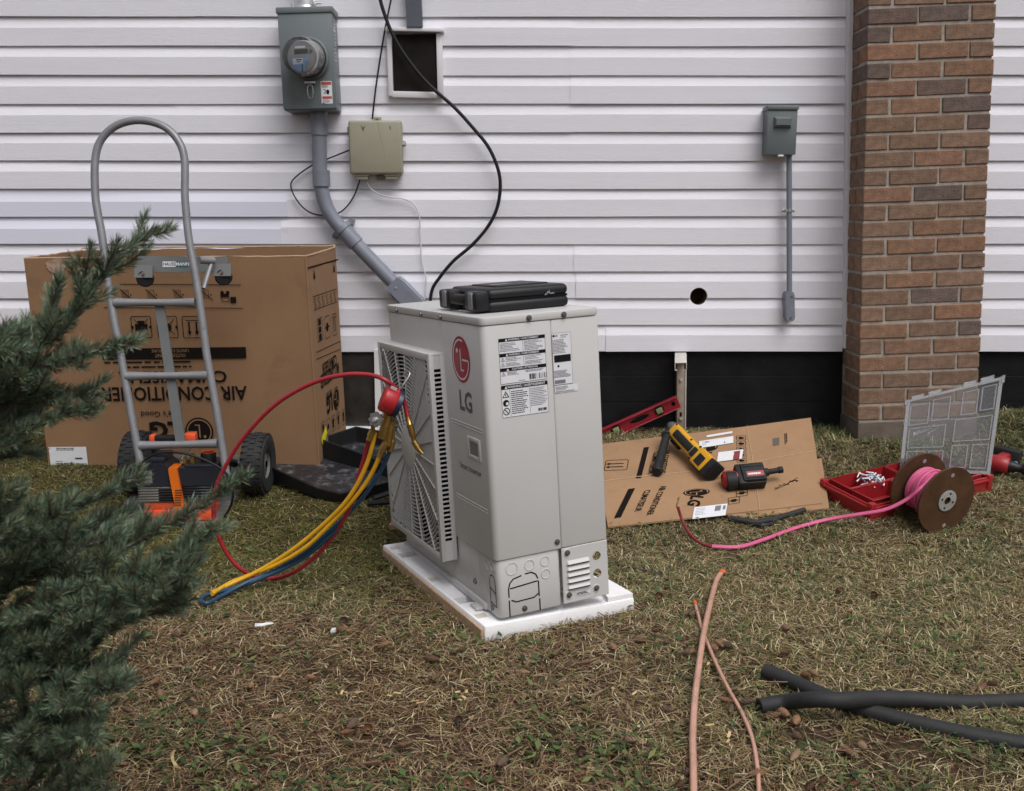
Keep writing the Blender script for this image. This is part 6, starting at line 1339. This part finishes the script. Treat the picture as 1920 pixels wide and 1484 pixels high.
def scatter(n, ymin=-2.9, ymax=0.03, seed=1, mask=True):
    g = np.random.default_rng(seed); y = g.uniform(ymin, ymax, n); hw = 0.56*(y+4.30)+0.30
    keep = g.uniform(0, 1, n) < hw/hw.max(); y = y[keep]; hw = hw[keep]; x = g.uniform(-1, 1, len(y))*hw
    if mask:
        k = np.ones(len(x), bool)
        for P in EXC: k &= ~in_poly(x, y, P)
        x, y = x[k], y[k]
    return x, y, g
dirt_c = [G(1690,1425), G(1520,1380), G(760,1395), G(700,1270)]
def zones(x, y):
    n1, n2, n3 = vnoise(x, y, 11, 2.2), vnoise(x, y, 12, 6.0), vnoise(x, y, 13, 16.0)
    ss = lambda a, b, t: np.clip((t-a)/(b-a), 0, 1)
    moss = ss(0.25, -0.15, x)*ss(-1.75, -1.35, y)
    wall = ss(-0.75, -0.25, y)*ss(0.9, 1.3, x)
    brown = (0.45+0.5*n1)*ss(0.75, 0.15, x+0.25*(n1-0.5))*ss(-1.55, -1.85, y+0.3*(n2-0.5))
    clover = ss(-2.2, -2.45, y)*ss(0.45, 0.65, n2)
    bare = np.zeros_like(x)
    for c, r in zip(dirt_c, (0.16,0.09,0.05,0.05)): bare = np.maximum(bare, ss(1.1, 0.6, np.hypot((x-c.x), (y-c.y)*1.3)/r + 0.5*(n3-0.5)))
    return moss, wall, brown, clover, bare, n1, n2, n3
PALG = np.array([(0.062,0.100,0.030),(0.088,0.125,0.038),(0.115,0.145,0.048),(0.046,0.080,0.032),(0.16,0.175,0.062)])
PALM = np.array([(0.120,0.118,0.026),(0.155,0.142,0.034),(0.090,0.102,0.024),(0.19,0.165,0.048),(0.066,0.070,0.020)])
PALS = np.array([(0.27,0.205,0.105),(0.42,0.34,0.19),(0.17,0.12,0.062),(0.10,0.068,0.038),(0.56,0.48,0.30),(0.33,0.25,0.14)])
PALR = np.array([(0.145,0.084,0.050),(0.19,0.108,0.062),(0.085,0.046,0.028),(0.27,0.185,0.11),(0.050,0.028,0.018),(0.36,0.27,0.17),(0.22,0.11,0.06)])
def pick(P, g, n): return P[g.integers(0, len(P), n)]*g.uniform(0.8, 1.2, (n,1))
def blades(n, seed, lmin, lmax, lean0, lean1, w0, w1, colour, lift=0.0, thin=None, ymin=-2.9):
    x, y, g = scatter(n, seed=seed, ymin=ymin); Zs = zones(x, y); keep, col, lf = colour(x, y, g, Zs)
    x, y, col, lf = x[keep], y[keep], col[keep], lf[keep]; n = len(x); z = gzv(x, y)+g.uniform(-0.002, 0.004, n)+lift
    L = g.uniform(lmin, lmax, n)*lf; az = g.uniform(0, 2*np.pi, n); th = g.uniform(lean0, lean1, n); w = g.uniform(w0, w1, n)*0.5
    d = np.stack([np.cos(az), np.sin(az)], 1); tw = az+np.pi/2+g.uniform(-0.5, 0.5, n); s = np.stack([np.cos(tw), np.sin(tw)], 1)*w[:,None]
    def pos(f, bend):
        t = th*bend; r = (L*f*np.sin(t))[:,None]*d; return np.concatenate([np.stack([x,y],1)+r, (z+L*f*np.cos(t))[:,None]], 1)
    b, m, t = pos(0,1), pos(0.55,0.95), pos(1.0,1.05); s3 = np.concatenate([s, np.zeros((n,1))], 1)
    t[:,2] = np.maximum(t[:,2], z+0.001)
    V = np.stack([b-s3, b+s3, m-s3*0.8, m+s3*0.8, t], 1).reshape(-1,3); o = (np.arange(n)*5)[:,None]
    T = np.concatenate([o+np.array([[0,1,3]]), o+np.array([[0,3,2]]), o+np.array([[2,3,4]])], 0)
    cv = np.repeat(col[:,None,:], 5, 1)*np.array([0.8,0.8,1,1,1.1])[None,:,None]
    return V, T, cv.reshape(-1,3)
def col_standing(x, y, g, Zs):
    moss, wall, brown, clover, bare, n1, n2, n3 = Zs; n = len(x); u = g.uniform(0, 1, n)
    pg = 0.34+0.42*(n2-0.5)*2*0.7+0.45*wall+0.40*clover-0.08*brown; pm = 0.75*moss; col = np.where((u < pg)[:,None], pick(PALG,g,n), np.where((u < 0.55)[:,None], pick(PALM,g,n), pick(PALS,g,n)))
    col = np.where((g.uniform(0,1,n) < pm)[:,None], np.where((g.uniform(0,1,n) < 0.3)[:,None], pick(PALG,g,n), pick(PALM,g,n)), col)
    col = np.where((g.uniform(0,1,n) < 0.55*brown)[:,None], pick(PALR,g,n), col)
    n4 = vnoise(x, y, 15, 30.0); keep = g.uniform(0, 1, n) < (0.98-0.60*brown)*(1-0.93*bare)*(0.30+0.75*n2+0.5*n4)
    return keep, col, (1-0.35*moss-0.25*brown+0.6*wall)*(0.6+0.8*n3)
def col_thatch(x, y, g, Zs):
    moss, wall, brown, clover, bare, n1, n2, n3 = Zs; n = len(x); u = g.uniform(0, 1, n)
    col = np.where((u < 0.80)[:,None], pick(PALS,g,n)*1.12, pick(PALR,g,n))
    col = np.where((g.uniform(0,1,n) < 0.14+0.68*moss)[:,None], pick(PALM,g,n)*1.05, col); col = np.where((g.uniform(0,1,n) < 0.62*brown)[:,None], pick(PALR,g,n)*1.2, col)
    return g.uniform(0, 1, n) < (1-0.72*bare)*(0.55+0.6*n3), col, 1+0*x
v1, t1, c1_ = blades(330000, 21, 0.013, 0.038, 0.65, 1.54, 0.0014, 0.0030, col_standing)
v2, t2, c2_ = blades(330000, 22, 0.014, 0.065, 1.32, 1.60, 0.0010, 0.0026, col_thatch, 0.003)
# small clover and weed leaves
x, y, g = scatter(80000, seed=31); Zs = zones(x, y)
keep = g.uniform(0,1,len(x)) < np.clip(0.16+0.9*Zs[3]+0.25*Zs[1]+0.55*(Zs[6]-0.5), 0, 1)*(1-Zs[4])*(1-0.6*Zs[0]); x, y = x[keep], y[keep]; n = len(x)
z = gzv(x, y)+g.uniform(0.006, 0.022, n); az = g.uniform(0, 6.28, n); L = g.uniform(0.005, 0.016, n); up_ = g.uniform(-0.3, 0.5, n)
d = np.stack([np.cos(az), np.sin(az), up_], 1)*L[:,None]; s = np.stack([-np.sin(az), np.cos(az), g.uniform(-0.3,0.3,n)], 1)*(L*0.42)[:,None]; p = np.stack([x,y,z], 1)
V = np.stack([p-d, p+s, p+d*0.9, p-s], 1).reshape(-1,3); o = (np.arange(n)*4)[:,None]; v3, t3 = V, np.concatenate([o+np.array([[0,1,2]]), o+np.array([[0,2,3]])], 0); c3_ = np.repeat(pick(PALG,g,n)*g.uniform(0.45,1.0,(n,1)), 4, 0)
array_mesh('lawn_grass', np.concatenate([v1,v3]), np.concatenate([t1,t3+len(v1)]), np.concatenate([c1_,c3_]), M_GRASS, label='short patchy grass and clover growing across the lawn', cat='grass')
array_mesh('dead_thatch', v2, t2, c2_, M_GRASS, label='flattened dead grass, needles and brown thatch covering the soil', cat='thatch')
# broken bits: dark crumbs, bark, bud scales
x, y, g = scatter(60000, seed=41); Zs = zones(x, y); keep = g.uniform(0,1,len(x)) < 0.12+0.75*Zs[2]+0.5*Zs[4]; x, y = x[keep], y[keep]; n = len(x)
z = gzv(x, y)+g.uniform(0.002, 0.014, n); p = np.stack([x,y,z], 1); a, b = g.normal(0,1,(n,3)), g.normal(0,1,(n,3)); q = g.uniform(0.0015, 0.0055, n)[:,None]
a[:,2] *= 0.5; b[:,2] *= 0.5; V = np.stack([p+a*q*0.8, p+b*q*0.6, p-a*q*0.8, p-b*q*0.6], 1).reshape(-1,3); o = (np.arange(n)*4)[:,None]
cr_ = pick(np.concatenate([PALR, PALR*0.6, np.array([(0.22,0.12,0.07)])]), g, n)
array_mesh('leaf_litter', V, np.concatenate([o+np.array([[0,1,2]]), o+np.array([[0,2,3]])], 0), np.repeat(cr_, 4, 0), M_GRASS, label='small brown crumbs of bark and cone scales in the thatch', cat='litter')
# twigs
tw = MB(); r_ = random.Random(17)
for i in range(170):
    px_, py_ = r_.uniform(150,1900), r_.uniform(1080,1484); p = G(px_, py_, 0.010+r_.uniform(0,0.012)); a = r_.uniform(0,6.28); L = r_.uniform(0.03,0.11)
    d = V3((math.cos(a),math.sin(a),r_.uniform(-0.05,0.12)))*L; s = V3((-d.y,d.x,0))*r_.uniform(-0.15,0.15); tw.tube([p-d/2, p+s, p+d/2], [0.0016,0.0013,0.0007], 5)
obj('twig_litter', tw, mat('dry_twig', (0.17,0.105,0.065), 0.85, var=0.3, vscale=20), None, 'thin dry twigs scattered in the dead grass', 'twigs', kind='stuff', M=Matrix.Identity(4))

# ---------------------------------------------------------------- spruce cones
def cone_mesh(L, R, seed):
    m = MB(); r = random.Random(seed); prof = [(R*math.sin(math.pi*(0.06+0.9*t))**0.7, L*t) for t in np.linspace(0,1,7)]
    m.lathe(prof, (-L/2,0,0), (1,0,0), 8)
    for j in range(8):
        for i in range(7):
            t = (j+0.4)/8.5; a = 2*math.pi*(i+0.5*(j % 2))/7; rr_ = R*math.sin(math.pi*(0.06+0.9*t))**0.7*1.02; rx = L*t-L/2; w_ = rr_*0.42
            c_, s_ = math.cos(a), math.sin(a); b = V3((rx,rr_*c_,rr_*s_)); tv = V3((0,-s_,c_)); o_ = V3((0,c_,s_))
            m.add([b-tv*w_-o_*0.001, b+tv*w_-o_*0.001, b+V3((L*0.12,0,0))+o_*R*0.42+tv*w_*0.55, b+V3((L*0.12,0,0))+o_*R*0.42-tv*w_*0.55], [(0,1,2,3)])
    me = bpy.data.meshes.new('spruce_cone'); me.from_pydata(m.v, [], m.f); me.materials.append(M_CONE); finish(me, 20); return me
cms = [cone_mesh(0.040,0.0075,1), cone_mesh(0.030,0.0085,2), cone_mesh(0.046,0.0072,3)]
cone_px = [(548,1206),(470,1286),(583,1270),(660,1357),(650,1372),(690,1366),(720,1208),(810,1235),(818,1268),(680,1175),(640,1180),(878,1467),(757,1395),(940,1430),(365,1338),(300,1304),(240,1330),(290,1278),(520,1345),(430,1400),(575,1160),(645,1165),(540,1175),(1296,1152),(1350,1208),(1362,1210),(1290,1222),(1340,1216),(1474,1178),(1472,1222),(1575,1108),(1510,1265),(1525,1262),(1400,1315),(1448,1342),(1470,1338),(1492,1352),(1360,1312),(1370,1330),(1380,1300),(1590,1408),(1618,1400),(1495,1380),(1490,1418),(1520,1474),(1545,1462),(1290,1448),(1276,1470),(1860,1282),(1640,1115),(1200,1200),(1150,1215),(1100,1240),(1040,1225),(980,1260),(1190,1390),(1250,1330),(1090,1410),(860,1350),(330,1190),(250,1395),(620,1440),(1420,1450),(1370,1465),(1600,1470),(1840,1290),(1235,1118),(1232,1180),(700,1430),(480,1225)]
r_ = random.Random(5)
def where(px_, py_):
    if px_ < 420: return 'on thatch close to the spruce branches'
    if px_ < 900: return 'on brown thatch between the spruce and the foam base'
    if px_ < 1255: return 'on thatch in front of the white foam base'
    if px_ < 1432: return 'beside the two copper pipes'
    if py_ < 1240: return 'on straw grass behind the black insulation tubes'
    return 'on bare ground by the black insulation tubes'
for i, (a, b) in enumerate(cone_px):
    p = G(a, b, 0.016); o = bpy.data.objects.new('spruce_cone', cms[r_.randrange(3)]); COL.objects.link(o); o.location = p; o.rotation_euler = (r_.uniform(0,6.28), r_.uniform(-0.25,0.25), r_.uniform(0,6.28)); s = r_.uniform(0.65,1.0); o.scale = (s,s,s)
    c = r_.choice(((0.17,0.092,0.05),(0.20,0.105,0.056),(0.14,0.076,0.044),(0.10,0.060,0.040),(0.23,0.14,0.085))); o.color = (*c,1)
    tag(o, 'brown spruce cone lying '+where(a, b), 'pine cone', 'spruce cones scattered over the lawn')
# pale wood chips and white scraps
chip_px = [(641,1299),(672,1299),(664,1307),(730,1305),(745,1300),(778,1315),(788,1318),(815,1297),(858,1298),(862,1313),(870,1308),(875,1297),(402,1254),(525,1268),(1190,1300),(1328,1245),(1460,1235),(1365,1390),(1330,1360),(1367,1378),(1470,1070),(1545,1105),(1260,1060)]
cm_ = MB().prism([(-0.010,-0.003),(0.009,-0.004),(0.011,0.002),(0.002,0.004),(-0.009,0.003)], 0, 0.0018, lambda a,b,c: (a,b,c)); cme = bpy.data.meshes.new('wood_chip'); cme.from_pydata(cm_.v, [], cm_.f); cme.materials.append(M_CHIP)
for i, (a, b) in enumerate(chip_px):
    o = bpy.data.objects.new('wood_chip', cme); COL.objects.link(o); o.location = G(a, b, 0.020); o.rotation_euler = (r_.uniform(-0.4,0.4), r_.uniform(-0.4,0.4), r_.uniform(0,6.28)); s = r_.uniform(0.5,1.05); o.scale = (s,s,s); tag(o, 'pale yellow wood chip lying '+where(a, b), 'wood chip', 'wood chips scattered over the lawn')
p = G(490, 1173, 0.014); obj('plastic_scrap', MB().tube([p+V3((-0.016,0,0)), p, p+V3((0.014,0.004,0.002)), p+V3((0.030,0.004,0.004))], [0.0055,0.0055,0.0045,0.002], 8), M_WHITE, None, 'small white plastic scrap on brown thatch near the looped blue hose', 'scrap')
p = G(626, 1182, 0.012); obj('foil_scrap', MB().prism([(p.x-0.007,p.y-0.009),(p.x+0.006,p.y-0.005),(p.x+0.004,p.y+0.007),(p.x-0.005,p.y+0.006)], p.z-0.004, p.z+0.004, lambda a,b,c: (a,b,c)), M_PAPER, None, 'crumpled pale plastic scrap beside cones on the thatch', 'scrap')
cs_ = spline([G(327,1408,0.012),G(323,1420,0.016),G(328,1435,0.016),G(337,1444,0.010)],5); st_ = MB()
for i, q in enumerate(cs_): st_.v += [tuple(q+V3((-0.0035,0,0))), tuple(q+V3((0.0035,0,0.002))), tuple(q+V3((0.0035,0,0.004))), tuple(q+V3((-0.0035,0,0.002)))]
st_.f = [(i*4+k, i*4+(k+1) % 4, i*4+4+(k+1) % 4, i*4+4+k) for i in range(len(cs_)-1) for k in range(4)]
obj('bark_strip', st_, M_CHIP, None, 'curved pale bark strip on the ground in front of the spruce', 'bark')

# ---------------------------------------------------------------- spruce tree at the left edge
TX, TY = -1.02, -2.86; tz = gz(TX, TY)
spruce = thing('spruce_tree', 'blue-green spruce with needled branches reaching in front of the carton', 'tree', TM((TX, TY, tz)))
SPI = Matrix.Translation((-TX, -TY, -tz))
tk = [V3((TX+0.012*math.sin(i*1.3), TY+0.012*math.cos(i*1.7), tz-0.05+1.75*i/12)) for i in range(13)]
obj('trunk', MB().tube(tk, [0.040*(1-i/12.5)+0.004 for i in range(13)], 12).xf(SPI), M_BARK, spruce)
def needles(axes, g, dens=3000.0):                 # axes: list of (polyline, tip radius) -> arrays
    V, C = [], []
    for pts, ln in axes:
        P = np.array([tuple(p) for p in pts]); seg = P[1:]-P[:-1]; sl_ = np.linalg.norm(seg, axis=1); cum = np.concatenate([[0], np.cumsum(sl_)]); tot = cum[-1]
        n = int(tot*dens); 
        if n < 4: continue
        u = g.uniform(0, tot, n); k = np.clip(np.searchsorted(cum, u)-1, 0, len(seg)-1); p = P[k]+seg[k]*((u-cum[k])/sl_[k])[:,None]; T = seg[k]/sl_[k][:,None]
        up = np.array([0,0,1.0]); A = np.cross(T, up); A /= np.linalg.norm(A, axis=1)[:,None]+1e-9; B = np.cross(A, T); ph = g.uniform(0, 2*np.pi, n)
        per = A*np.cos(ph)[:,None]+B*np.sin(ph)[:,None]; an = g.uniform(0.45, 0.95, n)-0.35*(u/tot > 0.93)
        d = T*np.cos(an)[:,None]+per*np.sin(an)[:,None]+up*0.18; d /= np.linalg.norm(d, axis=1)[:,None]; L = ln*g.uniform(0.75, 1.15, n)
        s = np.cross(d, g.normal(0,1,(n,3))); s /= np.linalg.norm(s, axis=1)[:,None]; s *= 0.00062
        m = p+d*(L*0.55)[:,None]; t = p+d*L[:,None]+up*(L*0.06)[:,None]
        V.append(np.stack([p, m+s, t, m-s], 1).reshape(-1,3))
        base = np.array([(0.092,0.142,0.085),(0.125,0.178,0.102),(0.062,0.104,0.064),(0.22,0.27,0.185),(0.105,0.160,0.125),(0.15,0.165,0.085),(0.16,0.10,0.055)]); c = base[np.where(g.uniform(0,1,n) < 0.03, 6, g.integers(0,6,n))]*g.uniform(0.75,1.3,(n,1))
        C.append(np.repeat(c, 4, 0))
    V = np.concatenate(V); C = np.concatenate(C); n = len(V)//4; o = (np.arange(n)*4)[:,None]
    return V, np.concatenate([o+np.array([[0,1,2]]), o+np.array([[0,2,3]])], 0), C
def spruce_branch(path, seed, side=1.0, spacing=0.029, nl=0.0205):
    r = random.Random(seed); g = np.random.default_rng(seed); P = spline(path, 8); axes = []; stem = MB()
    n = len(P); stem.tube(P, [0.0052*(1-i/n)+0.0014 for i in range(n)], 7); axes.append((P[max(0,n//3):], nl))
    cum = [0]
    for i in range(1, n): cum.append(cum[-1]+(P[i]-P[i-1]).length)
    tot = cum[-1]; s = spacing*1.5; sg = 1
    while s < tot-0.010:
        i = next(k for k in range(n) if cum[k] >= s); p = P[i]; T = (P[min(i+1,n-1)]-P[i-1]).normalized(); rem = tot-s
        for sg in (-1, 1):
            if r.random() < 0.14: continue
            L = min(0.175, 0.036+0.56*rem)*r.uniform(0.6,1.1)*side
            A = T.cross(V3((0,0,1))).normalized(); Bv = A.cross(T); q = r.gauss(0, 0.6); per = A*(sg*math.cos(q))+Bv*math.sin(q)
            d = (T*0.84+per*0.54).normalized(); e = p+d*L+V3((0,0,0.10*L))
            mid = p+d*L*0.5-V3((0,0,0.03*L)); axes.append(([p, mid, e], nl*r.uniform(0.85,1.05))); stem.tube([p, mid, e], [0.0019,0.0016,0.0010], 5)
            if L > 0.05:
                for sg2 in (-1, 1):
                    for f in ((0.35, 0.65) if L > 0.08 else (0.5,)):
                        if r.random() < 0.6: continue
                        b = p.lerp(e, f); A2 = d.cross(V3((0,0,1))).normalized(); d2 = (d*0.75+A2*(0.65*sg2)+V3((0,0,r.gauss(0.05,0.25)))).normalized(); e2 = b+d2*L*r.uniform(0.3,0.55); axes.append(([b, b.lerp(e2,0.5), e2], nl*0.95)); stem.tube([b, e2], [0.0014,0.0009], 5)
        s += spacing*r.uniform(0.75,1.25)
    br = obj('branch', stem.xf(SPI), M_BARK, spruce, smooth=80)
    V, T, C = needles(axes, g); V = V+np.array([-TX,-TY,-tz]); array_mesh('needles', V, T, C, M_NEEDLE, kind=None, parent=br)
def SPx(px, py, y): return OY(px, py, y)
Yb = -2.88
SBR_ = [  # photo paths of the branches in view, outermost point last, with their distance from the wall
 ([(-300,900),(-60,745),(60,660),(130,592),(190,520),(240,470),(287,433)], (-2.86,-2.84), 0.75),
 ([(-300,860),(-80,720),(0,672),(40,640),(30,612)], (-2.86,-2.80), 0.8),
 ([(-300,930),(-60,790),(60,745),(130,738),(186,742)], (-2.86,-2.90), 0.7),
 ([(-300,880),(-60,735),(70,690),(160,662),(250,640)], (-2.86,-2.95), 0.45),
 ([(-300,1000),(-60,850),(40,805),(110,780),(185,765)], (-2.86,-2.92), 0.5),
 ([(-300,1120),(-60,1010),(60,985),(160,945),(268,893)], (-2.86,-2.84), 0.55),
 ([(-300,1340),(-60,1190),(80,1110),(210,1040),(330,975),(458,895)], (-2.86,-2.96), 0.30),
 ([(-300,1400),(-60,1260),(100,1165),(240,1095),(330,1035),(400,993)], (-2.86,-3.02), 0.55),
 ([(-300,1450),(-60,1330),(90,1250),(220,1165),(300,1110),(352,1075)], (-2.86,-3.06), 0.75),
 ([(-300,1500),(-60,1400),(60,1340),(150,1300),(235,1290)], (-2.86,-3.08), 0.75),
 ([(-300,1580),(-60,1470),(60,1410),(120,1385),(168,1372)], (-2.86,-3.10), 0.5),
 ([(-300,1220),(-60,1085),(50,1050),(150,1000),(235,962)], (-2.86,-2.80), 0.7),
 ([(-300,1290),(-60,1150),(40,1085),(130,1030),(250,1000)], (-2.86,-2.90), 0.85),
 ([(-300,1420),(-60,1290),(40,1220),(130,1175),(230,1130)], (-2.86,-3.00), 0.9),
 ([(-300,1050),(-80,900),(0,860),(30,850),(62,848)], (-2.86,-2.80), 0.5),
 ([(-300,1640),(-60,1560),(60,1500),(130,1478),(195,1450)], (-2.86,-3.05), 0.6),
 ([(-300,1180),(-80,1060),(0,1000),(60,985),(110,965)], (-2.86,-3.0), 0.85),
 ([(-300,800),(-120,705),(-50,650),(-10,640),(15,665)], (-2.86,-2.93), 0.8),
]
for i, (pts, (ya, yb), sd) in enumerate(SBR_):
    n = len(pts); path = [OY(a, b, ya+(yb-ya)*(k/(n-1))**1.3) for k, (a, b) in enumerate(pts)]
    z0 = path[0].z; path = [V3((TX, TY, min(max(z0, tz+0.05), tz+1.6)))]+path[1:]
    spruce_branch(path, 100+i, sd)
r_ = random.Random(77)
for i in range(26):                                # the rest of the tree, away from the picture
    a = r_.uniform(math.radians(95), math.radians(265)); h = 0.12+1.35*(i/26); L = (0.62*(1-h/1.8)+0.06)*r_.uniform(0.8,1.1)
    d = V3((math.cos(a), math.sin(a), 0)); b = V3((TX, TY, tz+h)); spruce_branch([b, b+d*L*0.4+V3((0,0,0.02)), b+d*L*0.75+V3((0,0,0.02)), b+d*L+V3((0,0,0.07))], 300+i, 0.9, 0.05)
